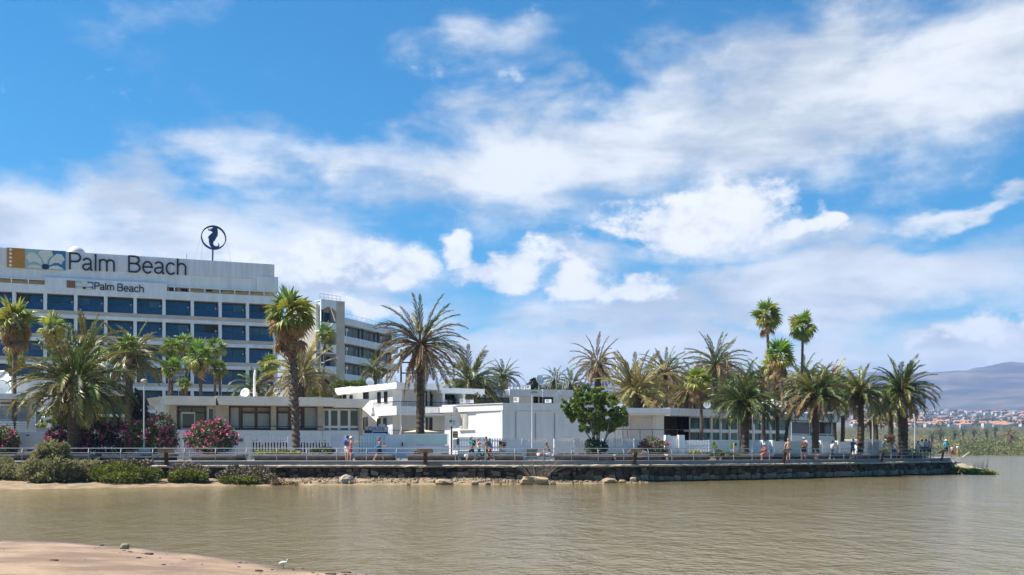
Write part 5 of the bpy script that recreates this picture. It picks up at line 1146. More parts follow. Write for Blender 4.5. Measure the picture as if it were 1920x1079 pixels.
# planting in the kerb beds and low greenery
YEL = M('yellow_flower', (.55, .42, .02), .6, .2)
def bed(name, label, px0, px1, py, D, h, mat, n, seed, flowers=0, fm=None):
    k = max(2, int((px1 - px0) / 12)); bl = [lump(px0 + (px1 - px0) * (i + .5) / k, py - h * .3 * rng.random(), D + rng.uniform(-.4, .4), (px1 - px0) / k * .8, h * rng.uniform(.6, 1)) for i in range(k)]
    return bush(name, label, 'plants', B0((px0 + px1) / 2, D), bl, n, .15, mat, seed, flowers, fm, .08, 2)
bed('low_plants', 'low yellow green plants in the kerb bed below the picket fence', 478, 560, 850, 76.5, 6, LY, 900, 41, 10, PINK); bed('low_plants', 'dark green shrubs at the right end of the picket bed', 585, 625, 846, 76.5, 8, LO, 800, 42)
bed('low_plants', 'yellow flowering patch in the bed right of the white gate', 1294, 1312, 851, 79.5, 7, LY, 400, 43, 22, YEL); bed('low_plants', 'low green ground cover along the bed by the white fence', 1312, 1385, 853, 79.5, 5, LO, 900, 44)
bush('leggy_shrub', 'leggy yellow green shrub rising from the bed near the coloured sign', 'bush', B0(1346, 79.5), [lump(1340, 838, 79.5, 5, 7), lump(1350, 848, 79.5, 8, 5), lump(1338, 832, 79.5, 3, 4)], 260, .14, LY, 45, tips=5); bed('low_plants', 'green plants under the two oleanders', 385, 410, 852, 75.8, 5, LY, 400, 46)
bed('low_plants', 'reddish dry plants in the kerb bed under the frosted glass', 776, 800, 851, 76.2, 5, M('red_dry_plant', (.24, .12, .08), .9, .3), 350, 47); bed('low_plants', 'green shrubs at the foot of the stout right hand palm', 1650, 1720, 848, 97, 7, LS, 900, 48); bed('low_plants', 'pink flowering shrub beside the stout right hand palm', 1660, 1676, 824, 103, 9, LO, 500, 49, 26, PINK)
# bank of shrubs in front of the wall
bush('tamarisk_shrub', 'tall grey green feathery tamarisk shrub on the sandy bank at left', 'bush', Vector((-29.3, 64.5, .3)), [lump(92, 842, 64, 22, 18), lump(76, 856, 64, 18, 20), lump(112, 854, 64, 20, 20), lump(62, 880, 63, 24, 22), lump(100, 880, 63.4, 34, 26), lump(128, 884, 63.6, 22, 20), lump(85, 895, 63, 30, 16), lump(120, 838, 64, 10, 9)], 9000, .13, LT, 61, tips=9, long=2.0, shell=.35)
bush('saltbush', 'wide bright green bush, biggest of the row under the railing', 'bush', Vector((-24.6, 64.6, .3)), [lump(225, 882, 64.3, 34, 17), lump(198, 888, 64.2, 28, 18), lump(255, 888, 64.4, 30, 16), lump(288, 890, 64.5, 20, 14), lump(230, 895, 63.8, 44, 13)], 8200, .12, LS, 62, tips=3, shell=.6)
bush('saltbush', 'olive scrub between the tamarisk and the wide bright bush', 'bush', Vector((-27, 65, .3)), [lump(150, 878, 65, 22, 18), lump(165, 890, 64.8, 22, 16), lump(140, 895, 64.3, 20, 12), lump(178, 872, 65, 14, 12)], 3600, .12, LT, 63, tips=5, shell=.4)
bush('saltbush', 'rounded green bush with a brown top left of the wall stones', 'bush', Vector((-20.6, 65.6, .3)), [lump(350, 893, 65, 30, 15), lump(372, 896, 65, 20, 13), lump(332, 897, 65, 18, 13)], 4200, .12, LS, 64, tips=3, shell=.6); bush('dry_shrub', 'dry brown top of the rounded green bush', 'bush', Vector((-20.3, 66, .6)), [lump(350, 880, 65.8, 32, 13), lump(372, 884, 65.8, 22, 12), lump(335, 884, 65.8, 20, 10)], 3200, .12, LB, 65, tips=3, shell=.4)
bush('dry_shrub', 'wide dry brown shrub where the wall stones begin', 'bush', Vector((-17.8, 66, .4)), [lump(448, 890, 65.8, 30, 14), lump(480, 888, 65.8, 26, 18), lump(425, 894, 65.5, 22, 13), lump(503, 898, 65.4, 18, 10), lump(440, 882, 66, 20, 10)], 5200, .12, LB, 66, tips=5, shell=.4); bush('saltbush', 'small green patch at the foot of the wide dry shrub', 'bush', Vector((-17.9, 65, .3)), [lump(435, 899, 65.0, 26, 9), lump(470, 899, 65, 20, 8)], 1600, .12, LS, 67, tips=1, shell=.5)
bush('dry_shrub', 'thin dry scrub at the left edge below the railing', 'bush', Vector((-31.6, 64.5, .3)), [lump(20, 884, 64.5, 30, 16), lump(-10, 880, 64.5, 26, 20), lump(44, 890, 64, 18, 12), lump(10, 866, 65, 16, 12)], 3200, .12, LT, 68, tips=8, shell=.3); bush('dry_shrub', 'greyish twiggy shrub behind the wide bright green bush', 'bush', Vector((-24.5, 65.6, .4)), [lump(235, 868, 65.4, 32, 8), lump(270, 868, 65.4, 20, 8), lump(205, 870, 65.4, 22, 8)], 2400, .13, LB, 69, tips=4, shell=.3)
bush('dry_shrub', 'low tawny growth spilling from the bank beside the dark stones', 'bush', Vector((-15.3, 65, .2)), [lump(520, 903, 65, 16, 5), lump(545, 906, 64.8, 18, 3), lump(510, 895, 65.4, 10, 8)], 1300, .11, M('tawny_grass', (.27, .19, .10), .9, .3), 70, tips=1, shell=.3)
# leafless bush by the widest boulder
t = empty('bare_bush', Vector(((1008 - CX) / F * 66.6, 66.6, .35)), 0, 'leafless twiggy grey bush behind the widest tan boulder', 'bush')
for k in range(70):
    a = rng.uniform(-1, 1); b = t.location + Vector((a * .5, rng.uniform(-.2, .2), 0)); e = b + Vector((a * 1.1 + rng.gauss(0, .25), rng.gauss(0, .3), rng.uniform(.7, 1.75))); MB_ = MB().tube([b, b.lerp(e, .5) + Vector((rng.gauss(0, .06), 0, .08)), e], [.014, .010, .004], 4, False)
    if k == 0: tw_ = MB_
    else: tw_.add(MB_.v, MB_.f)
tw_.build('twig', M('grey_twig', (.20, .165, .13), .9, .2), t)['kind'] = 'stuff'
# tufts on the grassy spit
bl = []
for k in range(26):
    a = rng.random(); a = a ** .6; px = 1788 + 70 * a; D = 97.9 - 3.3 * a + rng.uniform(-.3, .9); bl.append((*P(px, 846, D).xy, max(.05, .42 * (1 - a) + .06), rng.uniform(.4, .9), .5, .22))
o = foliage(bl, 5200, .2, 77, 1.8, .2).build('spit_grass', M('spit_grass_green', (.27, .27, .045), .7, .35, 1.5, translucent=.2)); tag(o, kind='stuff')
o = MB()
for k in range(40): b = P(1838 + rng.uniform(-14, 14), 876, 97.5); b.z = .15; o.tube([b, b + Vector((rng.gauss(0, .15), 0, rng.uniform(.5, 1.35)))], [.014, .005], 4, False)
o = o.build('reed_clump', MATS['grey_twig']); tag(o, 'thin bare reeds standing on the grassy spit at the right', 'reeds')
dw = MB(); dw.tube([P(1806, 858, 101), P(1818, 848, 100)], [.10, .06], 6); dw = dw.build('driftwood_post', M('bleached_wood', (.5, .46, .40), .9)); tag(dw, 'bleached slanting post at the tip of the promenade', 'post')
# ------------------------------------------------------------------ far shore scrub, far palms, town
sc_b = [[], [], [], []]
for k in range(1500):
    D = 452 + 1000 * rng.random() ** 1.6; pxx = rng.uniform(1575, 2010); X = (pxx - CX) / F * D; z = lerp_tab(BASE, D); h = rng.uniform(3.2, 7.5) * (.55 if D < 470 else 1) * (1 + .35 * noise.noise(Vector((X * .02, D * .01, 0)))); w = h * rng.uniform(1.0, 2.2)
    sc_b[min(3, int(4 * (.5 + .8 * noise.noise(Vector((X * .03, D * .008, 4.4))) + rng.uniform(-.15, .15)))) if True else 0].append((X, D, z + h * .42, w * .6, w * .6, h * .6))
for k, (bl, cm) in enumerate(zip(sc_b, ((.27, .21, .11), (.19, .18, .065), (.13, .15, .04), (.19, .18, .065)))):
    if bl: foliage(bl, 125 * len(bl), .72, 80 + k, 1.0, .45).build('far_scrub', M('scrub_%d' % k, cm, .9, .35, .05, translucent=.1))['kind'] = 'stuff'
for k, (px, py, r, D, lb) in enumerate([(1893, 815, 17, 560, 'brown shaggy palm alone in the scrub at the right edge'), (1763, 812, 11, 640, 'dark palm in the scrub just right of the last lamp post'), (1748, 816, 10, 620, 'shaded palm in the scrub by the last lamp post'), (1806, 806, 10, 800, 'tallest dark palm rising over the scrub before the town'), (1790, 812, 9, 760, 'small dark palm left of the tallest scrub palm'), (1826, 808, 8, 820, 'small dark palm right of the tallest scrub palm'), (1866, 803, 9, 860, 'rounded dark palm below the long white building'), (1850, 808, 8, 820, 'faint dark palm in the right part of the scrub')]):
    z = lerp_tab(BASE, D); date_palm(lb, px, py, r, D, px, base=min(z - .5, zat(py, D) - 3.5), tw=4 if k else 6, n=40, mats=((FDK, 2), (FG, 1)) if k else ((FB, 2), (FO, 1)), low=-55, dead=0, lowmat=None if k else FB)['group'] = 'palms in the far scrub'
ROOFS = [M('tile_orange', (.40, .20, .12), .85, .15, .3), M('tile_red', (.36, .14, .09), .85, .15, .3), M('roof_white', (.52, .50, .47), .8, .05), M('roof_grey', (.34, .33, .32), .85, .1)]
WALLS = [M('town_white', (.52, .50, .47), .8, .04), M('town_cream', (.48, .41, .32), .8, .05), M('town_pale_pink', (.48, .35, .28), .8, .05)]
def house_me(w, d, h, pitched, wm, rm):
    a = MB(); a.box(-w / 2, w / 2, -d / 2, d / 2, -6, h); wm_ = a.mesh('wall', WALLS[wm]); b = MB()
    if pitched:
        e = .5; z = h + w * .0 + d * .22; b.add([(-w / 2 - e, -d / 2 - e, h), (w / 2 + e, -d / 2 - e, h), (w / 2 + e, d / 2 + e, h), (-w / 2 - e, d / 2 + e, h), (-w / 2 + d * .15, 0, z), (w / 2 - d * .15, 0, z)], [(0, 1, 5, 4), (1, 2, 5), (2, 3, 4, 5), (3, 0, 4), (3, 2, 1, 0)])
    else: b.box(-w / 2 - .2, w / 2 + .2, -d / 2 - .2, d / 2 + .2, h + .01, h + .9)
    c = MB(); 
    for k in range(max(2, int(w / 4))):
        x = -w / 2 + 2 + k * 4; c.box(x - .8, x + .8, -d / 2 - .05, -d / 2 + .1, h * .45, h * .45 + 1.8)
    return wm_, b.mesh('roof', ROOFS[rm]), c.mesh('window', GLASSD)
KINDS = [(house_me(14, 10, 6, True, 0, 0), 'white house with an orange tiled roof in the far town'), (house_me(22, 10, 6, True, 1, 0), 'long cream house with an orange tiled roof in the far town'), (house_me(12, 10, 7, False, 0, 2), 'white flat roofed house in the far town'), (house_me(18, 11, 9, False, 0, 2), 'larger white flat roofed block in the far town'), (house_me(13, 10, 6, True, 2, 1), 'pink house with a red tiled roof in the far town'), (house_me(15, 10, 7, False, 1, 3), 'cream house with a grey flat roof in the far town')]
def town_spots(n, rr):
    out = []
    while len(out) < n:
        D = rr.choice((rr.uniform(1520, 2050), rr.uniform(1900, 2700), rr.uniform(2300, 3350))); px = rr.uniform(1600, 1960); py = HY - (lerp_tab(BASE, D) - CAMH) * F / D
        if D > 2500 and px > 1900 and rr.random() < .6: continue
        out.append(((px - CX) / F * D, D))
    return out
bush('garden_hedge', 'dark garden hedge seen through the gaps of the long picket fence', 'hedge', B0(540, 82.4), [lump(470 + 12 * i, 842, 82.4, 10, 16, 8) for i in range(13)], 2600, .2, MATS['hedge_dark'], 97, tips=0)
bl = [lump(1190 + 17 * i + rng.uniform(-5, 5), rng.uniform(742, 762), rng.uniform(128, 160), rng.uniform(12, 20), rng.uniform(16, 28)) for i in range(25)] + [lump(1000 + 14 * i, 735, 150, 14, 12) for i in range(7)]
foliage(bl, 6500, .45, 98, 1.6, .4).build('grove_undergrowth', M('undergrowth_leaf', (.075, .078, .028), .8, .5, .6, translucent=.2))['kind'] = 'stuff'
rr = random.Random(77)
for X, D in town_spots(230, rr):
    k = rr.choice((0, 1, 1, 0, 4, 2)) if D < 2100 else rr.choice((0, 2, 2, 3, 3, 4, 5, 2)); (wm_, rm_, cm_), lb = KINDS[k]
    h = empty('town_house', (X, D, hill_h(X, D)), rr.uniform(-.5, .5), lb, 'house', 'houses of the far town, kind by kind: ' + lb.split(' in ')[0]); s = rr.uniform(.8, 1.15); h.scale = (s, s, s)
    for nm, me in (('wall', wm_), ('roof', rm_)) + ((('window', cm_),) if D < 2100 else ()): link(nm, me, h)
mbs = [MB(), MB()]
for X, D in town_spots(520, rr):
    z = hill_h(X, D); w, d, h = rr.uniform(9, 16), 9, rr.uniform(5, 8); j = 0 if rr.random() < .66 else 1; mbs[0].box(X - w / 2, X + w / 2, D - d / 2, D + d / 2, z - 6, z + h)
    if rr.random() < .5: mbs[1].add([(X - w / 2 - .4, D - 5, z + h), (X + w / 2 + .4, D - 5, z + h), (X + w / 2 + .4, D + 5, z + h), (X - w / 2 - .4, D + 5, z + h), (X - w / 4, D, z + h + 2.4), (X + w / 4, D, z + h + 2.4)], [(0, 1, 5, 4), (1, 2, 5), (2, 3, 4, 5), (3, 0, 4)])
for m_, mt, nm in zip(mbs, (WALLS[0], ROOFS[0]), ('town_blocks', 'town_roofs')): m_.build(nm, mt)['kind'] = 'stuff'
for lb, px0, px1, py, D, h, wi in [('long white flat building at the top left of the far town', 1702, 1727, 770, 2900, 9, 38), ('long pale ramp like building among the orange roofs at right', 1862, 1886, 796, 1900, 6, 24)]:
    a = P(px0, py, D); w = (px1 - px0) * mpx(D); r = empty('long_building', (a.x + w / 2, D, hill_h(a.x + w / 2, D)), 0, lb, 'building'); z = r.location.z
    MB().box(a.x, a.x + w, D, D + 15, z - 8, z + h).build('wall', WALLS[0], r); MB().box(a.x - .4, a.x + w + .4, D - .4, D + 15.4, z + h + .01, z + h + .8).build('roof', ROOFS[2], r)
bl = []
for X, D in town_spots(620, rr):
    z = hill_h(X, D); h = rr.uniform(6, 12); w = rr.uniform(4, 14); bl.append((X, D, z + h * .45, w, w, h * .6))
foliage(bl, 28 * len(bl), 4.2, 91, 1.1, .5).build('far_trees', M('far_tree_leaf', (.05, .06, .026), .9, .35, .02))['kind'] = 'stuff'
# ------------------------------------------------------------------ fences, planters, rails, lamps, signs
rng = random.Random(19)
PICK = M('picket_white', (.74, .75, .80), .6, .05, 2); PURP = M('picket_shadow_white', (.70, .71, .77), .6, .05, 2)
def picket_me(h, w=.085, t=.03, kind='flat'):
    mb = MB()
    if kind == 'flat': mb.box(-w / 2, w / 2, -t / 2, t / 2, 0, h)
    elif kind == 'arch':                                 # top bent forward towards the path
        prof = [(0, 0), (0, h - .16), (-.05, h - .04), (-.16, h)]
        for (y0, z0), (y1, z1) in zip(prof, prof[1:]):
            mb.hexa([(-w / 2, y0 - t / 2, z0), (w / 2, y0 - t / 2, z0), (w / 2, y0 + t / 2, z0), (-w / 2, y0 + t / 2, z0), (-w / 2, y1 - t / 2, z1), (w / 2, y1 - t / 2, z1), (w / 2, y1 + t / 2, z1), (-w / 2, y1 + t / 2, z1)])
    else: mb.prism([(-w / 2, 0), (w / 2, 0), (w / 2, h - w * .4), (0, h), (-w / 2, h - w * .4)], t, lambda a, b, c: (a, b - t / 2, c))
    return mb.mesh('picket', PICK)
def fence(name, label, pa, da, pb, db, top, bot, step, kind='flat', post=None, w=.085, cat='fence', rails=True, base_h=0.0, group=None):
    f = Face(pa, da, pb, db); r = f.root(name, label, cat, group); z0 = ZP + base_h; h = f.z((pa + pb) / 2, top) - z0; me = picket_me(h, w, .03, kind); n = int(f.len / step)
    for i in range(n):
        o = bpy.data.objects.new('picket', me); col.objects.link(o); o.parent = r; o.location = (step * (i + .5), 0, base_h)
    if rails:
        for k, q in enumerate((.22, .74)): f.box(MB(), 0, f.len, .018, .06, z0 + h * q, z0 + h * q + .09).build('rail', PICK, r)
    if base_h: f.box(MB(), 0, f.len, -.05, .2, ZP - .1, z0 - .03).build('base_wall', WHITE, r)
    for px in post or []:
        u = f.u(px); p = f.box(MB(), u - .22, u + .22, -.12, .14, ZP, z0 + h + .06).build('post', PICK, r); f.box(MB(), u - .25, u + .25, -.15, .17, z0 + h + .061, z0 + h + .12).build('cap', PICK, p)
    return f, r
fence('picket_fence', 'long white picket fence with gaps in front of the cream house', 464, 80.5, 616, 81, 818, 858, .235, 'flat', (465.5, 545.5), .12)
fence('picket_fence', 'short white picket fence behind the round pink oleander', 320, 80, 352, 80, 826, 858, .21, 'flat', (350,), .11)
f, gr = fence('picket_gate', 'white picket gate with a grey letter box between the oleander and the fence', 440, 80.2, 461, 80.2, 819, 858, .21, 'flat', None, .11, 'gate')
part_box(f, gr, 'letter_box', M('letter_box_grey', (.16, .16, .17), .5), 444.5, 455, 822, 828.5, -.15, -.02)
sg = Face(616, 81, 652, 81); r = sg.root('white_gate', 'plain white solid gate between two posts right of the picket fence', 'gate')
part_box(sg, r, 'gate_panel', M('panel_blue_white', (.62, .65, .74), .6, .05), 621, 648, 816, 858, .05, .12); part_box(sg, r, 'post', PICK, 616.3, 620.7, 814, 858, -.05, .2); part_box(sg, r, 'post', PICK, 648.3, 653, 816, 858, -.05, .2)
fence('picket_fence', 'white picket fence with pale turquoise sheets behind it, under the sign', 664, 79, 722, 79, 817, 857, .21, 'flat', None, .12)
gl = M('turquoise_sheet', (.50, .66, .65), .35, .08, 1.2)
f = Face(680, 79.6, 722, 79.6); r = f.root('sheet_screen', 'pale turquoise translucent screen behind the pickets under the sign', 'screen'); part_box(f, r, 'sheet', gl, 682, 697, 815, 852, .1, .13); part_box(f, r, 'sheet', gl, 699, 722, 815, 852, .1, .13); part_box(f, r, 'top_rail', WHITE2, 681, 722.5, 813, 815, .08, .15)
f = Face(722, 79, 842, 79.3); r = f.root('glass_topped_wall', 'white garden wall topped by frosted turquoise glass panels', 'wall')
part_box(f, r, 'wall_panel', M('wall_lilac_white', (.68, .69, .74), .8, .05), 722.3, 757, 815, 860, 0, .25); part_box(f, r, 'wall_base', MATS['wall_lilac_white'], 757.3, 842, 835.5, 860, 0, .25)
for a, b in ((759, 777), (779.5, 838.5)):
    g = part_box(f, r, 'glass_panel', M('frosted_glass', (.52, .68, .66), .3, .06, .8), a, b, 815.5, 834.5, .08, .11); part_box(f, r, 'glass_rail', WHITE2, a - .5, b + .5, 813.8, 815.3, .05, .14)
for px in (757.5, 778.2, 840): part_box(f, r, 'post', WHITE2, px - .7, px + .7, 814, 835.3, .03, .2)
part_box(f, r, 'wall_light', DARKF, 753, 755.5, 830, 837, -.12, -.003)
fence('slat_fence', 'fine white slatted fence behind the walking group', 858, 80, 912, 80, 820, 846, .125, 'flat', None, .10, base_h=.75)
g = 'white fences with bent picket tops'
gaps = [(916, 982), (986, 1030), (1046, 1080), (1084, 1123), (1138, 1193), (1196, 1250)]
for k, (a, b) in enumerate(gaps):
    lb = ['left of the red round sign', 'behind the middle lamp post', 'just left of the leafy tree', 'touching the left of the climber mound', 'right of the leafy tree trunk', 'behind the straggly oleander'][k]
    f, r = fence('picket_fence', 'white fence with picket tops bent forward, ' + lb, a, 80 + .2 * k, b, 80.2 + .2 * k, 822.5, 846, .20, 'arch', None, .105, group=g, base_h=.75)
    u = 0
    f.box(MB(), -.32, -.02, -.08, .2, ZP - .1, f.z(a, 823)).build('pier', PICK, r)
    q = 3
    for i in range(q):
        u0, u1 = f.len * (i + .12) / q, f.len * (i + .88) / q; f.box(MB(), u0, u1, -.07, -.052, ZP + .22, ZP + .5).build('vent_opening', DARKF, r)
f = Face(1250, 80.6, 1285, 80.8); r = f.root('white_gate', 'white gate between two chunky stepped pillars with a small yellow plate', 'gate')
part_box(f, r, 'pillar', WHITE, 1248, 1257, 816, 858, -.1, .4); part_box(f, r, 'pillar', WHITE, 1273, 1284, 816, 858, -.1, .4); part_box(f, r, 'gate_panel', WHITE2, 1257.3, 1272.7, 818, 858, .1, .18); part_box(f, r, 'plate', YEL, 1265, 1268, 818.7, 821.5, .06, .098)
fence('slat_fence', 'white close slatted fence right of the chunky pillars', 1284, 81, 1330, 82, 826, 854, .15, 'flat', None, .12)
f = Face(1329, 82, 1387, 84); r = f.root('panel_fence', 'plain grey white fence panel left of the dense dark palm', 'fence'); part_box(f, r, 'panel', M('panel_grey_white', (.60, .64, .67), .7, .06), 1329.5, 1386, 827, 856, 0, .06); part_box(f, r, 'cap_rail', WHITE2, 1329, 1386.5, 825.6, 826.9, -.03, .09)
pts = [(1400, 84.6), (1432, 85.6), (1450, 86.2), (1482, 88), (1515, 90), (1541, 91.6), (1573, 93.3), (1598, 94.6)]
for k, ((a, da), (b, db)) in enumerate(zip(pts, pts[1:])):
    f = Face(a, da + 1.2, b, db + 1.2); lb = ['first', 'second', 'third', 'fourth', 'fifth', 'sixth', 'seventh'][k]
    r = f.root('low_wall', f'{lb} from the left of the low white wall bays before the restaurant', 'wall', 'low white wall bays before the restaurant'); m = (a + b) / 2
    part_box(f, r, 'bay_panel', WHITE, a + 1.7, b - 1.7, 827.5 + .2 * k, 856, .12, .25); part_box(f, r, 'pier', WHITE, a - 1.5, a + 1.5, 825.5 + .2 * k, 857, -.05, .3)
f = Face(1618, 96.5, 1653, 98); r = f.root('utility_box', 'large white box with a grey louvred front at the end of the wall', 'utility box'); part_box(f, r, 'body', WHITE, 1618, 1652, 826, 854, .1, 2); part_box(f, r, 'louvre_panel', M('louvre_grey', (.42, .43, .47), .7), 1628, 1648, 829, 844, .06, .098); part_box(f, r, 'lid', WHITE2, 1617, 1653, 824.6, 825.8, 0, 2.1)
# stone beds with a pale seat edge along the path
BST = M('bed_stone', (.085, .072, .06), .95, .35, 3, .7, 10); BSL = M('bed_coping', (.36, .325, .275), .9, .18, 2, .4, 10, rnd=.06)
beds = [(-30, 27, 73.2), (120, 166, 73.6), (190, 262, 73.6), (284, 306, 73.6), (356, 443, 73.6), (474, 650, 73.8), (664, 735, 73.8), (762, 856, 73.8), (862, 983, 74), (1038, 1150, 74.6), (1154, 1245, 76), (1252, 1330, 77.2), (1360, 1452, 79.2), (1474, 1530, 83.5), (1536, 1596, 86.8), (1604, 1650, 90.5), (1656, 1740, 94)]
bl_ = ['cut by the left picture edge', 'under the big low palm', 'beneath the magenta hedge', 'beside the left lamp post', 'beneath the round pink oleander', 'longest, beneath the picket fence', 'behind the woman in the dark dress', 'under the frosted glass', 'behind the walking group', 'left of the climber mound', 'left of the straggly oleander', 'below the chunky pillars', 'below the dense dark palm', 'behind the sunbathing couple', 'behind the person in the white shirt', 'behind the pair at the rail', 'by the stout right palm']
for k, (a, b, D) in enumerate(beds):
    sl = 0 if D < 75 else (.018 if D < 80 else .045); f = Face(a, D, b, D + (b - a) * sl); r = f.root('planter', 'dark stone planting bed with a pale seat edge, ' + bl_[k], 'planter', 'stone planting beds along the promenade'); dp = 3.4; zt = f.z(a, 852.5)
    zt = ZP + .47; f.box(MB(), .08, f.len - .08, .1, dp - .05, ZP - .03, zt - .13).build('stone_base', BST, r); 
    n = max(1, int(f.len / 1.6))
    for i in range(n): f.box(MB(), f.len * i / n + .008, f.len * (i + 1) / n - .008, 0, .5, zt - .128, zt + rng.uniform(-.008, .008)).build('coping_slab', BSL, r)
    f.box(MB(), .0, .4, .505, dp, zt - .128, zt - .01).build('coping_slab', BSL, r); f.box(MB(), f.len - .4, f.len, .505, dp, zt - .128, zt - .014).build('coping_slab', BSL, r)
    f.box(MB(), .41, f.len - .41, .51, dp, zt - .127, zt - .07).build('soil', M('bed_soil', (.16, .12, .085), .95, .3, 3), r)
# promenade railing: three rails on cranked posts
RAILM = M('rail_grey', (.40, .41, .44), .45, .1, 3, metal=.3)
rl = empty('promenade_railing', kat(0)[0] + Vector((0, 0, 1.53)), 0, 'long grey three bar railing along the promenade edge', 'railing')
OUT = -.03
for name, o_, z in (('top_rail', -.16, 2.38), ('middle_rail', -.05, 2.08), ('lower_rail', -.05, 1.80)):
    s = 0; 
    MB().tube([kw(i * s_end / 260, o_, z) for i in range(261)], .027 if 'top' in name else .02, 6).build(name, RAILM, rl)
s = 1.0; k = 0
while s < s_end - .3:
    p = [kw(s, .0, 1.53), kw(s, .0, 2.1), kw(s, -.05, 2.18), kw(s, -.16, 2.37)]; t = kat(s)[1]
    mb = MB(); mb.tube(p, .028, 6); mb.build('post', RAILM, rl); s += 2.02
# tilted information stands clamped to the kerb
TIMB = M('stand_brown', (.085, .035, .02), .7, .3, 4); PLATE = M('stand_plate', (.20, .17, .13), .5, .2, 3)
for k, (px, lb) in enumerate([(313, 'brown information stand at the left, between the bushes'), (798, 'brown information stand below the frosted glass wall'), (1187, 'brown information stand before the straggly oleander'), (1466, 'dark information stand beside the sunbathing woman'), (1650, 'dark information stand left of the person in cyan'), (1762, 'thin dark information stand near the tip of the promenade')]):
    s = s_of_px(px); c, t, n = kat(s); r = empty('information_stand', kw(s, .16, 1.30), 0, lb, 'information stand', 'information stands on the kerb')
    a, b = kw(s, .20, 1.27), kw(s, .42, 2.10); w = t * .13
    MB().hexa([a - w, a + w, a + w - n * .1, a - w - n * .1, b - w, b + w, b + w - n * .1, b - w - n * .1]).build('support', TIMB, r)
    e0, e1 = kw(s, .12, 2.06), kw(s, .62, 2.30); w = t * .52; u = Vector((0, 0, .05)); MB().hexa([e1 - w, e1 + w, e0 + w, e0 - w, e1 - w + u, e1 + w + u, e0 + w + u, e0 - w + u]).build('panel', PLATE, r)
# lamps
def lamp(px, D, top, base_z, label, arm=6, side=1, head=(9, 3), r=3.2, block=False, name='street_lamp'):
    b = Vector(((px - CX) / F * D, D, base_z)); t = zat(top, D); o = empty(name, b, 0, label, 'street lamp', 'street lamps on the promenade'); m = mpx(D)
    MB().tube([b, Vector((b.x, b.y, b.z + (t - b.z) * .35)), Vector((b.x, b.y, t))], [r * m / 2 * 1.15, r * m / 2, r * m / 2 * .75], 8).build('pole', M('lamp_pole', (.50, .51, .53), .5, .06), o)
    hd = MB(); L = head[0] * m; h = head[1] * m; x0 = b.x - L * .25 * side; x1 = b.x + L * .85 * side; pf = [(min(x0, x1), t - h * .2), (max(x0, x1), t - h * .2), (max(x0, x1) - L * .1, t + h * .6), (min(x0, x1) + L * .15, t + h)]
    hd.prism(pf[::1], .34, lambda a, b_, c: (a, b.y - .17 + b_, c)); hd.build('lamp_head', M('lamp_head_grey', (.30, .29, .28), .5, .1), o); return o
r = lamp(270, 75.2, 716, ZP + .5, 'white lamp post with a round mushroom head at the left', head=(0.1, .1)); mb = MB(); mb.lathe((r.location.x, r.location.y, zat(717, 75.2)), [(.05, -.12), (.22, -.02), (.24, .06), (.2, .17), (.08, .24)], 14); mb.build('mushroom_head', M('lamp_head_warm', (.42, .36, .28), .5, .08), r)
o = MB(); f = Face(258, 75, 281, 75); part_box(f, r, 'base_block', CONC, 259, 281, 842, 857, -.2, .4)
lamp(998, 75.6, 737, ZP + .9, 'tall white lamp post with a brown head, on a concrete block in the middle', head=(12, 4))
f = Face(986, 75.2, 1009, 75.2); o = part_box(f, None, 'lamp_block', M('block_stone', (.20, .175, .145), .95, .25, 4, .4), 987, 1008, 842.5, 860, 0, .9); tag(o, 'dark concrete block carrying the middle lamp post', 'concrete block')
lamp(796, 84, 739, ZP, 'white lamp post with a white head turned left beside the tallest palm trunk', side=-1, head=(13, 4), r=3.4)
lamp(751, 80, 752, ZP, 'thin headless grey pole by the closed parasol', head=(.1, .1), r=1.6); lamp(1411, 83, 776, ZP, 'thin white pole among the palm trunks by the dense dark palm', head=(.1, .1), r=2.2); lamp(1636, 97, 763, ZP, 'grey lamp post between the two groups of right hand palms', head=(9, 2.5), r=2.2); lamp(1715.5, 100, 779, ZP, 'last grey lamp post, right of the stout palm', head=(10, 3), r=2.6, side=1)
lamp(1484, 96, 752, ZP, 'short lamp with white globe heads among the brown palms', head=(.1, .1), r=1.8)
# name sign
f = Face(684, 83.5, 728, 83.5); r = f.root('name_sign', 'grey and blue name board reading OASIS above the pickets', 'sign'); BL = M('sign_blue', (.015, .025, .19), .5, .1); GRY = M('sign_grey', (.46, .50, .58), .5, .06)
part_box(f, r, 'board', GRY, 685.5, 728, 800, 813, 0, .12); part_box(f, r, 'blue_strip', BL, 699, 727, 810, 812.8, -.02, -.003)
part_box(f, r, 'crest', GRY, 710, 722, 795.5, 799.7, .0, .1); part_box(f, r, 'dark_plate', M('plate_brown', (.045, .03, .025), .7), 683, 697.5, 807, 812.5, -.05, -.022)
for px in (690, 724): part_box(f, r, 'leg', DARKF, px - .8, px + .8, 813.3, 858, .02, .1)
def text(body, f, root, px0, px1, q0, q1, y, mat, name='lettering', depth=.02):
    cu = bpy.data.curves.new('t', 'FONT'); cu.body = body; cu.extrude = depth / 2; cu.resolution_u = 3
    o = bpy.data.objects.new('t', cu); col.objects.link(o); PEND.append((o, f, root, px0, px1, q0, q1, y, mat, name)); return o
PEND = []
text('OASIS', f, r, 690.5, 720.5, 801, 808.3, -.012, BL)
ORG = M('sign_orange', (.5, .2, .03), .6); part_box(f, r, 'mark', ORG, 713.2, 715, 804.5, 807.8, -.035, -.024); part_box(f, r, 'mark', ORG, 716.5, 718.2, 804.8, 808, -.035, -.024); part_box(f, r, 'mark', ORG, 719.8, 721.5, 805.5, 808, -.035, -.024)
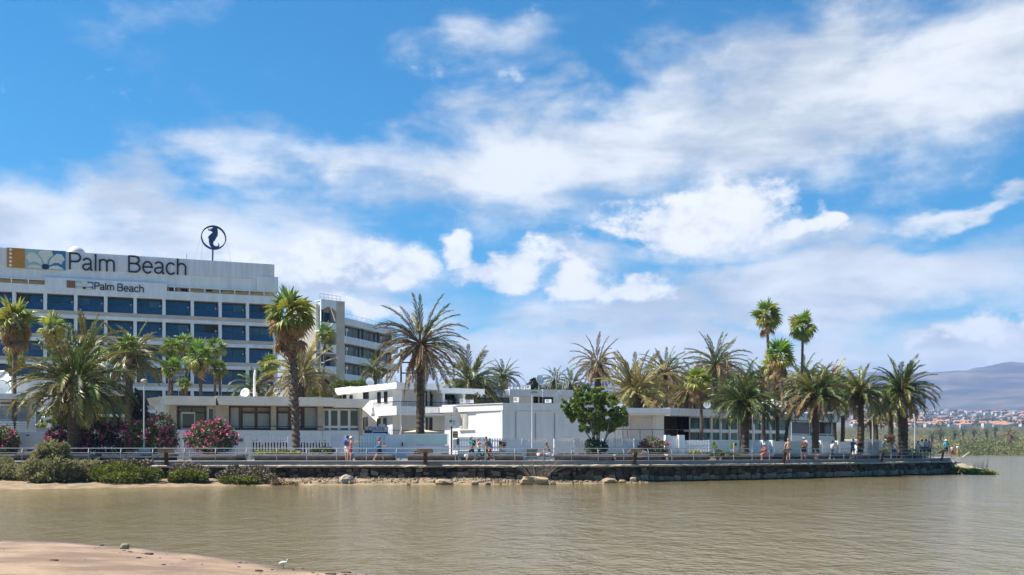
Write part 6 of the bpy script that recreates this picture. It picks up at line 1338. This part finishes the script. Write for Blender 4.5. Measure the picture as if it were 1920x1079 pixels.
# closed parasol and flat canopy
r = empty('parasol', P(753, 846, 81.5), 0, 'closed tan parasol standing behind the garden wall', 'parasol'); mb = MB(); b = P(753.5, 817, 81.5); m = mpx(81.5)
mb.lathe((b.x, b.y, b.z), [(4.2 * m, 0), (4.5 * m, 2 * m), (3.2 * m, 9 * m), (1.6 * m, 14 * m), (.5 * m, 18 * m)], 10); mb.build('folded_cloth', M('tan_canvas', (.46, .37, .25), .9, .15, 4), r); MB().tube([(b.x, b.y, ZP), (b.x, b.y, b.z + .2)], .04, 6).build('pole', STEEL, r)
r = empty('flat_parasol', P(790, 846, 84), 0, 'wide open tan parasol seen edge on behind the frosted glass', 'parasol'); b = P(790, 811, 84); m = mpx(84)
mb = MB(); mb.lathe((b.x, b.y, b.z), [(34 * m, 0), (34 * m, .6 * m), (12 * m, 4 * m), (.6 * m, 5.2 * m)], 8); mb.build('canopy', M('pale_canvas', (.52, .45, .35), .9, .1, 3), r); MB().tube([(b.x, b.y, ZP), (b.x, b.y, b.z + .1)], .05, 6).build('pole', STEEL, r)
# sign pole
f = Face(838, 76.3, 862, 76.3); r = f.root('sign_pole', 'black pole with white and green signs in the middle of the promenade', 'sign'); part_box(f, r, 'pole', DARKF, 845.2, 848, 800, 862, .05, .15); part_box(f, r, 'pole_top', STEEL, 846, 847.4, 774, 799.8, .06, .13)
part_box(f, r, 'name_plate', M('plate_white', (.72, .73, .75), .5, .04), 840, 852.5, 777.5, 782.5, .0, .04); part_box(f, r, 'sign_panel', MATS['plate_white'], 842, 848, 788, 797.5, 0, .04); part_box(f, r, 'green_panel', M('sign_green', (.02, .22, .12), .5), 842.2, 848, 788.2, 792.5, -.02, -.003); part_box(f, r, 'grey_panel', M('sign_dull', (.40, .40, .44), .5), 848.6, 854, 788, 797.5, .01, .05)
mk = M('sign_script', (.2, .24, .33), .6); part_box(f, r, 'script', mk, 841.5, 851, 779.6, 780.6, -.012, -.003); part_box(f, r, 'red_script', M('sign_red', (.5, .08, .09), .6), 843, 847, 794.2, 795.2, -.012, -.003)
f = Face(846, 77.5, 866, 77.5); r = f.root('tourist_board', 'blue plate with yellow figures above a white notice board', 'sign'); part_box(f, r, 'plate', M('plate_navy', (.012, .03, .13), .5), 849, 858.5, 809, 821.5, .0, .05); part_box(f, r, 'figure', M('sign_yellow', (.62, .42, .03), .6), 850.3, 853, 811, 814.5, -.015, -.003); part_box(f, r, 'figure', MATS['sign_yellow'], 853.8, 857, 811, 814.5, -.015, -.003); part_box(f, r, 'figure', MATS['sign_yellow'], 850.8, 857, 817, 819.3, -.015, -.003)
part_box(f, r, 'notice_board', MATS['plate_white'], 849, 859, 824, 845, .01, .06); part_box(f, r, 'post', STEEL, 859.6, 861, 822, 862, .0, .08); part_box(f, r, 'dark_box', M('box_brown', (.07, .055, .05), .6), 856.5, 860.5, 823, 834, -.14, -.02); part_box(f, r, 'script', M('sign_red', (.5, .08, .09), .6), 850, 855, 838, 839, -.002, .008)
f = Face(930, 76.5, 960, 76.5); r = f.root('bin_post', 'grey post box with black top and yellow panel beside the red round sign', 'bin'); part_box(f, r, 'body', CONCL, 935, 941.5, 840, 862, 0, .3); part_box(f, r, 'black_panel', DARKF, 935, 941, 828, 834, .02, .25); part_box(f, r, 'yellow_panel', MATS['sign_yellow'], 936, 940.5, 835.5, 840, -.02, -.003); part_box(f, r, 'frame', M('frame_grey', (.25, .25, .25), .6), 934.5, 941.5, 834.1, 842, .003, .26); part_box(f, r, 'white_panel', MATS['plate_white'], 936, 940.5, 829.0 - 1.5, 827.8, .02, .1)
f = Face(936, 76.8, 960, 76.8); r = f.root('prohibition_sign', 'white notice with a large red ring symbol on the promenade', 'sign'); part_box(f, r, 'board', MATS['plate_white'], 940.8, 950.2, 828, 842, 0, .04); c = f.w(f.u(945.5), 0, f.z(945.5, 833.5)); m = mpx(76.8)
mb = MB(); n = 24
for k in range(n):
    a0, a1 = 2 * math.pi * k / n, 2 * math.pi * (k + 1) / n
    mb.hexa([c + Vector((math.cos(a) * q * m, -y, math.sin(a) * q * m)) for y in (.004, .02) for a, q in ((a0, 3.0), (a0, 4.4), (a1, 4.4), (a1, 3.0))])
mb.build('red_ring', M('ring_red', (.45, .015, .02), .5), r); part_box(f, r, 'red_bar', MATS['ring_red'], 942, 949, 829, 831.6, -.026, -.022); part_box(f, r, 'figure', DARKF, 943.5, 947.6, 832.5, 836.5, -.016, -.003); part_box(f, r, 'text_line', MATS['ring_red'], 942.5, 948.5, 839, 840, -.01, -.002); part_box(f, r, 'lower_board', MATS['plate_white'], 941.5, 949.5, 844, 855, .0, .04); part_box(f, r, 'text_line', mk, 942.5, 948.5, 846, 847, -.01, -.002); part_box(f, r, 'text_line', mk, 942.5, 948.5, 849, 850, -.01, -.002)
f = Face(1364, 80.2, 1386, 80.2); r = f.root('picture_board', 'narrow colourful blue and green picture board by the bed', 'sign'); part_box(f, r, 'board', M('board_print', (.06, .28, .42), .5, .2, 2.2, c2=(.30, .42, .10), lo=.45, hi=.55), 1368, 1374.5, 831, 853, 0, .08); part_box(f, r, 'header', M('header_green', (.25, .5, .12), .5), 1368.2, 1374.3, 831.2, 835, -.012, -.003); part_box(f, r, 'white_blot', MATS['plate_white'], 1369, 1373.5, 843, 847, -.01, -.002)
r = f.root('bin_post', 'pinkish dispenser box with black window beside the picture board', 'bin'); part_box(f, r, 'body', M('pink_beige', (.44, .33, .27), .7), 1376.5, 1382, 831, 856, 0, .3); part_box(f, r, 'window', DARKF, 1377.3, 1381.5, 831.5, 835.8, -.015, -.003)
f = Face(816, 77.4, 850, 77.4); o = MB(); r = f.root('white_bench', 'low white bench block left of the black sign pole', 'bench'); part_box(f, r, 'seat', WHITE2, 825, 841, 847, 849, 0, .7); part_box(f, r, 'base', CONCL, 827, 840, 849.2, 858, .1, .6)
# ------------------------------------------------------------------ people
SK = M('skin_tan', (.42, .235, .15), .6, .08, 4, spec=.35); SKP = M('skin_pink', (.55, .30, .22), .6, .08, 4, spec=.35); SKB = M('skin_brown', (.27, .13, .07), .6, .08, 4, spec=.35)
def cloth(name, c): return M('cloth_' + name, c, .85, .12, 8, .1, 30)
HAIR = {'brown': M('hair_brown', (.06, .032, .018), .6, .2, 20), 'dark': M('hair_dark', (.02, .016, .014), .6, .2, 20), 'blond': M('hair_blond', (.42, .28, .13), .6, .2, 20), 'grey': M('hair_grey', (.35, .34, .33), .6, .2, 20), 'auburn': M('hair_auburn', (.12, .035, .02), .6, .2, 20)}
SKIN_PEND = []
def skin(name, verts, edges, rad, mat, parent, sub=1):
    me = bpy.data.meshes.new(name); me.from_pydata([tuple(v) for v in verts], edges, []); o = bpy.data.objects.new(name, me); col.objects.link(o)
    if parent: o.parent = parent
    md = o.modifiers.new('s', 'SKIN'); md.use_smooth_shade = True
    if not me.skin_vertices: me.skin_vertices.new()
    for i, q in enumerate(rad): d = me.skin_vertices[0].data[i]; d.radius = (q, q) if not isinstance(q, tuple) else q; d.use_root = (i == 0)
    s = o.modifiers.new('d', 'SUBSURF'); s.levels = s.render_levels = sub
    SKIN_PEND.append((o, mat)); return o
def person(label, px, feet, D, face, H=1.70, legs=((22, 8), (-20, 14)), arms=((12, 25), (-14, 20)), lean=3, skinm=SK, top=None, top_kind='shirt', bottom=None, bot_kind='shorts', hair='brown', long_hair=False, hat=None, hat_c=None, bag=None, bag_c=None, sit=0, shoes=None, base=None, brim=False, out=(.05, .05), group='people on the promenade'):
    k = H / 1.72; D0 = D; b = Vector(((px - CX) / F * D, D, ZP if base is None else base)); r = empty('person', b, R(face), label, 'person', group); r.scale = (k, k, k)
    V, E_, Q = [], [], []
    def add(p, q, par=None):
        V.append(Vector(p)); Q.append(q)
        if par is not None: E_.append((par, len(V) - 1))
        return len(V) - 1
    la = R(lean); spine = lambda h: Vector((math.sin(la) * h, 0, math.cos(la) * h))
    TH, SH = .43, .42; J = {}
    ank = []
    for (th, kn), sy in zip(legs, (1, -1)):
        hip = Vector((0, .095 * sy, -.04)); kn_ = hip + Vector((math.sin(R(th)) * TH, .01 * sy, -math.cos(R(th)) * TH)); an = kn_ + Vector((math.sin(R(th - kn)) * SH, 0, -math.cos(R(th - kn)) * SH)); ank.append((hip, kn_, an))
    zoff = .075 - min(a[2].z for a in ank) if not sit else sit / k + .10
    O = Vector((0, 0, zoff)); pel = add(O, .125)
    wa = add(O + spine(.16), .115, pel); ch = add(O + spine(.36), .125, wa); nb = add(O + spine(.50), .075, ch); nk = add(O + spine(.56), .052, nb)
    hd = O + spine(.66) + Vector((.02, 0, 0)); h0 = add(hd + Vector((.0, 0, -.035)), .072, nk); h1 = add(hd + Vector((.005, 0, .045)), .086, h0); h2 = add(hd + Vector((0, 0, .10)), .055, h1)
    add(hd + Vector((.088, 0, -.005)), .014, h0)
    for sy in (1, -1): add(hd + Vector((-.005, .082 * sy, .0)), .014, h0)
    arm = []
    for (al, be), sy, ou in zip(arms, (1, -1), out):
        s0 = O + spine(.455) + Vector((0, .17 * sy, 0)); e = s0 + Vector((math.sin(R(al)) * .28, ou * sy, -math.cos(R(al)) * .28)); w = e + Vector((math.sin(R(al + be)) * .25, -ou * .4 * sy, -math.cos(R(al + be)) * .25)); d = (w - e).normalized()
        i = add(s0, .058, ch); i = add(s0.lerp(e, .5), .047, i); i = add(e, .039, i); i = add(e.lerp(w, .4), .037, i); i = add(w, .027, i); pm = add(w + d * .06, .030, i); arm.append((s0, e, w))
        sd = Vector((0, 1, 0)).cross(d).normalized(); cu = Vector((0, -sy, 0))
        for f_, (o_, l_) in enumerate(((-.03, .060), (-.011, .072), (.010, .068), (.028, .052))):
            a_ = add(w + d * .085 + sd * o_, .0095, pm); a_ = add(w + d * (.085 + l_ * .5) + sd * o_ * 1.1 + cu * .012, .009, a_); add(w + d * (.085 + l_ * .85) + sd * o_ * 1.1 + cu * .035, .0075, a_)
        a_ = add(w + d * .045 + sd * -.04 + cu * .012, .011, pm); add(w + d * .08 + sd * -.058 + cu * .025, .009, a_)
    lg = []
    for (hip, kn_, an), sy in zip(ank, (1, -1)):
        i = add(O + hip, .092, pel); i = add(O + hip.lerp(kn_, .5), .078, i); i = add(O + kn_, .055, i); i = add(O + kn_.lerp(an, .35), .058, i); i = add(O + an, .036, i)
        a_ = add(O + an + Vector((.05, 0, -.045)), .032, i); add(O + an + Vector((.15, 0, -.052)), .024, a_); lg.append((O + hip, O + kn_, O + an))
    skin('body', V, E_, Q, skinm, r)
    def sk(nm, pts, ed, rad, m): return skin(nm, pts, ed, rad, m, r)
    if top is not None:
        p = [O + spine(.04), O + spine(.17), O + spine(.36), O + spine(.49)]; e = [(0, 1), (1, 2), (2, 3)]; q = [.150, .140, .150, .085]
        if top_kind == 'shirt':
            for s0, el, w in arm: n_ = len(p); p += [s0, s0.lerp(el, .75)]; e += [(2, n_), (n_, n_ + 1)]; q += [.078, .066]
        elif top_kind == 'long':
            for s0, el, w in arm: n_ = len(p); p += [s0, el, el.lerp(w, .9)]; e += [(2, n_), (n_, n_ + 1), (n_ + 1, n_ + 2)]; q += [.078, .06, .045]
        if top_kind == 'bikini': p, e, q = [O + spine(.33), O + spine(.37)], [(0, 1)], [.136, .136]
        sk('shirt' if top_kind != 'bikini' else 'bikini_top', p, e, q, top)
    if bottom is not None:
        if bot_kind in ('skirt', 'dress'):
            mb = MB(); h = .40 if bot_kind == 'skirt' else .46; mb.tube([O + spine(.17), O + spine(.02), O + Vector((0, 0, -.14)), O + Vector((.01, 0, -h))], [.135, .165, .19, .225], 14)
            o = mb.build('skirt', bottom, r, True, local=True)
        else:
            fr = {'shorts': .82, 'brief': .12, 'trousers': 1.0}[bot_kind]; p = [O + spine(.12), O + Vector((0, 0, -.02))]; e = [(0, 1)]; q = [.135, .148]
            for hip, kn_, an in lg:
                n_ = len(p)
                if bot_kind == 'trousers': p += [hip + Vector((0, 0, -.05)), kn_, an + Vector((0, 0, .03))]; q += [.105, .075, .058]; e += [(1, n_), (n_, n_ + 1), (n_ + 1, n_ + 2)]
                else: p += [hip + Vector((0, 0, -.03)), hip.lerp(kn_, fr)]; q += [.108, .098 if fr > .3 else .10]; e += [(1, n_), (n_, n_ + 1)]
            sk(bot_kind if bot_kind != 'brief' else 'swim_brief', p, e, q, bottom)
    mb = MB(); mb.ball(tuple(hd + Vector((-.012, 0, .045))), .1, 12, 8, (1.02, .92, 1.0))
    for i, v in enumerate(mb.v):
        if v.z < hd.z + .02 - (v.x - hd.x) * -.9 and v.x > hd.x - .03: mb.v[i] = Vector((hd.x - .03, v.y * .9, max(v.z, hd.z + .03)))
    if long_hair: mb.tube([hd + Vector((-.05, 0, .03)), hd + Vector((-.085, 0, -.10)), hd + Vector((-.08, 0, -.20))], [.085, .085, .05], 10, True)
    mb.build('hair', HAIR[hair], r, True, local=True)
    eb = MB()
    for sy in (1, -1): eb.ball(tuple(hd + Vector((.072, .033 * sy, .03))), .011, 6, 4)
    eb.build('eyes', HAIR['dark'], r, True, local=True)
    if hat:
        mb = MB(); mb.lathe(tuple(hd + Vector((-.012, 0, .055))), [(.112, -.01), (.112, .03), (.09, .085), (.03, .105)], 14)
        if hat == 'cap': mb.hexa([tuple(hd + Vector(q)) for q in ((.07, -.08, .05), (.20, -.06, .045), (.20, .06, .045), (.07, .08, .05), (.07, -.08, .065), (.20, -.06, .055), (.20, .06, .055), (.07, .08, .065))])
        else: mb.lathe(tuple(hd + Vector((-.012, 0, .05))), [(.19, -.02), (.115, .012), (.112, .025)], 16)
        mb.build('hat', hat_c, r, True, local=True)
    sm = shoes or M('shoe_grey', (.35, .34, .33), .7, .1)
    for hip, kn_, an in lg:
        if shoes is not False: MB().ball(tuple(an + Vector((.06, 0, -.045))), .06, 10, 6, (2.0, .82, .62)).build('shoe', sm, r, True, local=True)
    if bag == 'back':
        c = O + spine(.32) + Vector((-.20, 0, 0)); mb = MB(); mb.ball(tuple(c), .17, 10, 8, (.62, .9, 1.3)); mb.build('backpack', bag_c, r, True, local=True)
        for sy in (1, -1): MB().tube([O + spine(.48) + Vector((-.10, .10 * sy, 0)), O + spine(.50) + Vector((.03, .10 * sy, .03)), O + spine(.36) + Vector((.14, .11 * sy, 0)), O + spine(.2) + Vector((.0, .15 * sy, 0))], .02, 6).build('strap', bag_c, r, True, local=True)
    elif bag == 'side':
        c = O + Vector((-.03, -.24, .10)); mb = MB(); mb.ball(tuple(c), .19, 12, 8, (1.15, .5, .85)); mb.build('shoulder_bag', bag_c, r, True, local=True); MB().tube([c + Vector((.12, 0, .12)), O + spine(.48) + Vector((.02, -.12, .05)), c + Vector((-.12, 0, .12))], .015, 6).build('strap', bag_c, r, local=True)
    return r
C = cloth; WALK = ((24, 6), (-20, 16)); WALK2 = ((-20, 18), (24, 6)); STAND = ((3, 2), (-3, 2)); HOLD = ((35, 75), (30, 80)); FRONT = ((8, 14), (6, 16))
DK = 71.0
person('man in blue cap and bright blue top with a backpack, beside a red dressed woman', 650.5, 862, DK + .6, 60, 1.74, STAND, ((20, 30), (10, 20)), 3, SK, C('azure', (.02, .22, .55)), 'shirt', C('offwhite', (.62, .60, .55)), 'shorts', 'brown', hat='cap', hat_c=C('royal', (.02, .06, .30)), bag='back', bag_c=C('slate_blue', (.04, .09, .2)))
person('woman in white hat and crimson top taking a picture', 657.5, 862, DK, 25, 1.68, STAND, ((50, 75), (45, 80)), 3, SKP, C('crimson', (.38, .01, .045)), 'tank', C('crimson', (.38, .01, .045)), 'shorts', 'blond', hat='sun', hat_c=C('cream', (.72, .66, .52)), out=(.02, .02))
person('woman with auburn hair in a dark dress carrying a blue bag', 711, 863, DK, 0, 1.68, WALK, ((30, 50), (25, 40)), 2, SKP, C('navy', (.012, .016, .06)), 'tank', C('navy', (.012, .016, .06)), 'skirt', 'auburn', True, bag='side', bag_c=C('denim_blue', (.03, .14, .28)))
person('man in white cap and teal polo leading the walking group', 884, 862, DK + .3, 200, 1.76, WALK2, ((5, 15), (-10, 12)), 3, SK, C('teal', (.02, .30, .36)), 'shirt', C('navy', (.012, .016, .06)), 'shorts', 'grey', hat='cap', hat_c=C('white', (.75, .75, .75)), bag='back', bag_c=C('black', (.012, .012, .014)), shoes=M('sandal', (.15, .1, .07), .7))
person('woman in white vest and dark teal trousers, second in the walking group', 898, 863, DK + .1, 185, 1.64, WALK, ((40, 95), (-12, 15)), 2, SK, C('white', (.75, .75, .75)), 'tank', C('dark_teal', (.01, .12, .13)), 'trousers', 'blond')
person('man in khaki shirt and dark shorts, third in the walking group', 912, 863, DK, 180, 1.72, WALK2, ((40, 80), (30, 80)), 2, SK, C('khaki', (.30, .22, .13)), 'shirt', C('olive_dark', (.05, .05, .03)), 'trousers', 'dark', bag='back', bag_c=C('deep_blue', (.01, .07, .2)))
person('woman with orange shorts and blue bag at the back of the walking group', 919, 863, DK + .5, 190, 1.62, WALK, ((10, 20), (-10, 20)), 2, SK, C('mottled_blue', (.04, .12, .3)), 'shirt', C('rust', (.30, .07, .02)), 'shorts', 'brown', bag='side', bag_c=C('deep_blue', (.01, .07, .2)))
person('shirtless tanned man with white and blue shorts sitting on the bed edge', 1031, 855, 74.4, 180, 1.74, ((80, 85), (70, 80)), ((55, 30), (45, 45)), 22, SKB, None, 'shirt', C('white_blue', (.45, .55, .62)), 'shorts', 'brown', sit=.47)
person('woman in bikini seen from behind at the right rail', 1478, 863, 80.6, 80, 1.66, STAND, ((-5, 15), (-5, 10)), 0, SKP, C('coral', (.45, .10, .08)), 'bikini', C('grey_pattern', (.25, .2, .2)), 'brief', 'blond', shoes=False, out=(.12, .12))
person('shirtless sunburnt man in grey cap and black shorts', 1507, 862, 82.2, 80, 1.74, STAND, ((10, 60), (10, 60)), 0, M('skin_red', (.52, .20, .13), .6, .08, 4), None, 'shirt', C('black', (.012, .012, .014)), 'shorts', 'grey', hat='cap', hat_c=C('pale_grey', (.5, .52, .55)), shoes=False, out=(.12, .12))
person('person in red sitting on the bed edge with a blue hat', 1435, 857, 80.4, 200, 1.62, ((80, 85), (75, 85)), ((40, 40), (35, 40)), 5, SK, C('red', (.36, .03, .015)), 'shirt', C('red', (.36, .03, .015)), 'shorts', 'grey', hat='sun', hat_c=C('pale_blue', (.35, .45, .6)), sit=.47)
person('dark haired woman in white long sleeves walking right', 1560, 862, 85.4, 20, 1.60, WALK, ((40, 60), (20, 40)), 4, SK, C('lilac_white', (.62, .60, .68)), 'long', C('charcoal', (.03, .03, .04)), 'trousers', 'dark', True)
person('person in blue hooded top leaning on the rail', 1599, 861, 87.6, -85, 1.72, STAND, ((40, 50), (35, 55)), 10, SK, C('strong_blue', (.01, .11, .34)), 'long', C('dark_short', (.02, .02, .025)), 'shorts', 'dark')
person('person in black top beside the blue hooded one', 1612, 861, 88.4, -80, 1.62, STAND, ((30, 50), (30, 50)), 8, SK, C('black_red', (.03, .012, .012)), 'shirt', C('black', (.012, .012, .014)), 'shorts', 'dark')
person('person in cyan shirt and white cap under the stout palm', 1657, 860, 91.6, 0, 1.72, STAND, ((30, 60), (20, 50)), 12, SK, C('cyan', (.05, .42, .55)), 'shirt', C('beige', (.5, .43, .34)), 'shorts', 'grey', hat='cap', hat_c=C('white', (.75, .75, .75)))
person('woman in white vest and blue shorts facing the water', 1676, 860, 92.6, -80, 1.66, WALK, ((20, 40), (-15, 20)), 0, SKP, C('white', (.75, .75, .75)), 'tank', C('jean_blue', (.04, .08, .25)), 'shorts', 'auburn')
person('person in pale shirt and light shorts, leftmost of the tight group of four', 1721, 859, 95.6, 75, 1.62, STAND, ((-5, 20), (5, 20)), 4, SK, C('pale_lilac', (.55, .55, .66)), 'shirt', C('beige', (.5, .43, .34)), 'shorts', 'auburn')
person('person in white shirt and dark shorts, second of the tight group of four', 1729, 859, 96.2, 85, 1.76, STAND, ((5, 20), (0, 20)), 2, SKB, C('white', (.75, .75, .75)), 'shirt', C('charcoal', (.03, .03, .04)), 'shorts', 'dark')
person('tallest person in lilac shirt in the tight group of four', 1737, 859, 96.6, 90, 1.80, STAND, ((10, 15), (0, 15)), 2, SK, C('lilac', (.42, .36, .62)), 'shirt', C('brown_short', (.10, .06, .03)), 'shorts', 'dark')
person('person in pinkish shirt, rightmost of the tight group of four', 1742.5, 859, 97.4, 95, 1.66, STAND, ((10, 25), (0, 15)), 2, SK, C('pink_white', (.58, .42, .52)), 'shirt', C('charcoal', (.03, .03, .04)), 'shorts', 'dark')
person('man in turquoise shirt and white hat near the promenade tip', 1774, 859, 99.0, 90, 1.78, STAND, ((-5, 25), (5, 25)), 1, SK, C('turquoise', (.05, .42, .58)), 'shirt', C('black', (.012, .012, .014)), 'shorts', 'grey', hat='sun', hat_c=C('cream', (.72, .66, .52)), out=(.14, .14))
person('small child with dark hair near the promenade tip', 1785.5, 859, 99.6, 80, 1.24, STAND, ((10, 20), (0, 20)), 2, SK, C('pale_grey', (.5, .52, .55)), 'shirt', C('red', (.36, .03, .015)), 'shorts', 'dark')
person('child in white top and yellow shorts and straw hat at the tip of the promenade', 1797, 859, 100.4, -80, 1.36, STAND, ((10, 20), (0, 20)), 2, SKP, C('white', (.75, .75, .75)), 'shirt', C('yellow', (.6, .42, .05)), 'shorts', 'blond', hat='sun', hat_c=C('straw', (.45, .30, .14)))
# things lying about
def blob_thing(name, label, cat, px, py, D, w, h, mat, seed): m = mpx(D); o = bpy.data.objects.new(name, rock_mesh(name, seed, mat, .4, 4, .2)); col.objects.link(o); o.location = P(px, py, D); o.scale = (w * m, .35, h * m); return tag(o, label, cat)
blob_thing('beach_bag', 'white and blue bag lying by the legs of the walking man', 'bag', 874.5, 855, 73.6, 9, 7, M('bag_pale', (.55, .62, .68), .7, .2, 4), 201); blob_thing('rolled_mat', 'dark rolled mat beside the white and blue bag', 'mat', 866, 858, 73.8, 10, 4.5, DARKF, 202)
blob_thing('beach_bag', 'white bag on the bed edge left of the sitting man', 'bag', 1010, 852.5, 74.4, 7, 6, WHITE2, 203); blob_thing('beach_bag', 'dark red bag beside the white one on the bed edge', 'bag', 1016, 853.5, 74.3, 9, 3.5, cloth('wine', (.22, .01, .03)), 204); blob_thing('stone_pile', 'pale boulder like pile on the bed left of the straggly oleander', 'stone pile', 1196, 844, 75.6, 18, 6, M('pile_pale', (.5, .47, .42), .9, .15), 205); blob_thing('stone_pile', 'grey stones heaped under the pale pile', 'stone pile', 1200, 852, 75.2, 26, 12, M('pile_grey', (.22, .20, .18), .9, .3, 4, .5), 206)
# white egret on the near shore
bx, by = (532 - CX) / F * 18.85, 18.85; r = empty('egret', (bx, by, .0), 0, 'small white egret standing at the edge of the near beach', 'bird'); z = .02
mb = MB(); mb.tube([(-.13, 0, z + .125), (-.085, 0, z + .14), (-.02, 0, z + .155), (.05, 0, z + .15), (.085, 0, z + .155)], [.008, .028, .042, .034, .014], 10); mb.tube([(.06, 0, z + .155), (.09, 0, z + .18), (.075, 0, z + .21), (.09, 0, z + .232), (.115, 0, z + .232)], [.018, .012, .010, .014, .008], 8)
mb.v = [v + Vector((bx, by, 0)) for v in mb.v]; WF = M('feather_white', (.8, .8, .78), .7, .03); mb.build('body', WF, r, True)
MB().tube([(bx + .118, by, z + .232), (bx + .165, by, z + .222)], [.006, .0015], 6).build('beak', DARKF, r)
for q in (-.012, .012): MB().tube([(bx - .01, by + q, z + .12), (bx - .004, by + q, z + .06), (bx - .012, by + q, z - .02)], [.006, .004, .004], 6).build('leg', DARKF, r)
for q in (-1, 1): MB().ball((bx - .03, by + q * .032, z + .150), .05, 8, 6, (1.5, .3, .62)).build('wing', WF, r, True)
r.scale = (.72, .72, .72)
# ------------------------------------------------------------------ evaluate modifiers once and freeze
dg = bpy.context.evaluated_depsgraph_get()
for o, mat in SKIN_PEND:
    me = bpy.data.meshes.new_from_object(o.evaluated_get(dg)); me.materials.clear(); me.materials.append(mat); me.polygons.foreach_set('use_smooth', [True] * len(me.polygons)); o['_m'] = 1; o.modifiers.clear(); o.data = me; del o['_m']
for o, f, root, p0, p1, q0, q1, y, mat, name in PEND:
    me = bpy.data.meshes.new_from_object(o.evaluated_get(dg)); xs = [v.co.x for v in me.vertices]; ys = [v.co.y for v in me.vertices]; u0, u1 = f.u(p0), f.u(p1); pm = (p0 + p1) / 2; z0, z1 = f.z(pm, q1), f.z(pm, q0); inv = wmat(root).inverted()
    for v in me.vertices: c = v.co.copy(); v.co = inv @ f.w(u0 + (c.x - min(xs)) / (max(xs) - min(xs)) * (u1 - u0), y - c.z, z0 + (c.y - min(ys)) / (max(ys) - min(ys)) * (z1 - z0))
    me.materials.clear(); me.materials.append(mat); n = bpy.data.objects.new(name, me); col.objects.link(n); n.parent = root; bpy.data.objects.remove(o)
add_haze()
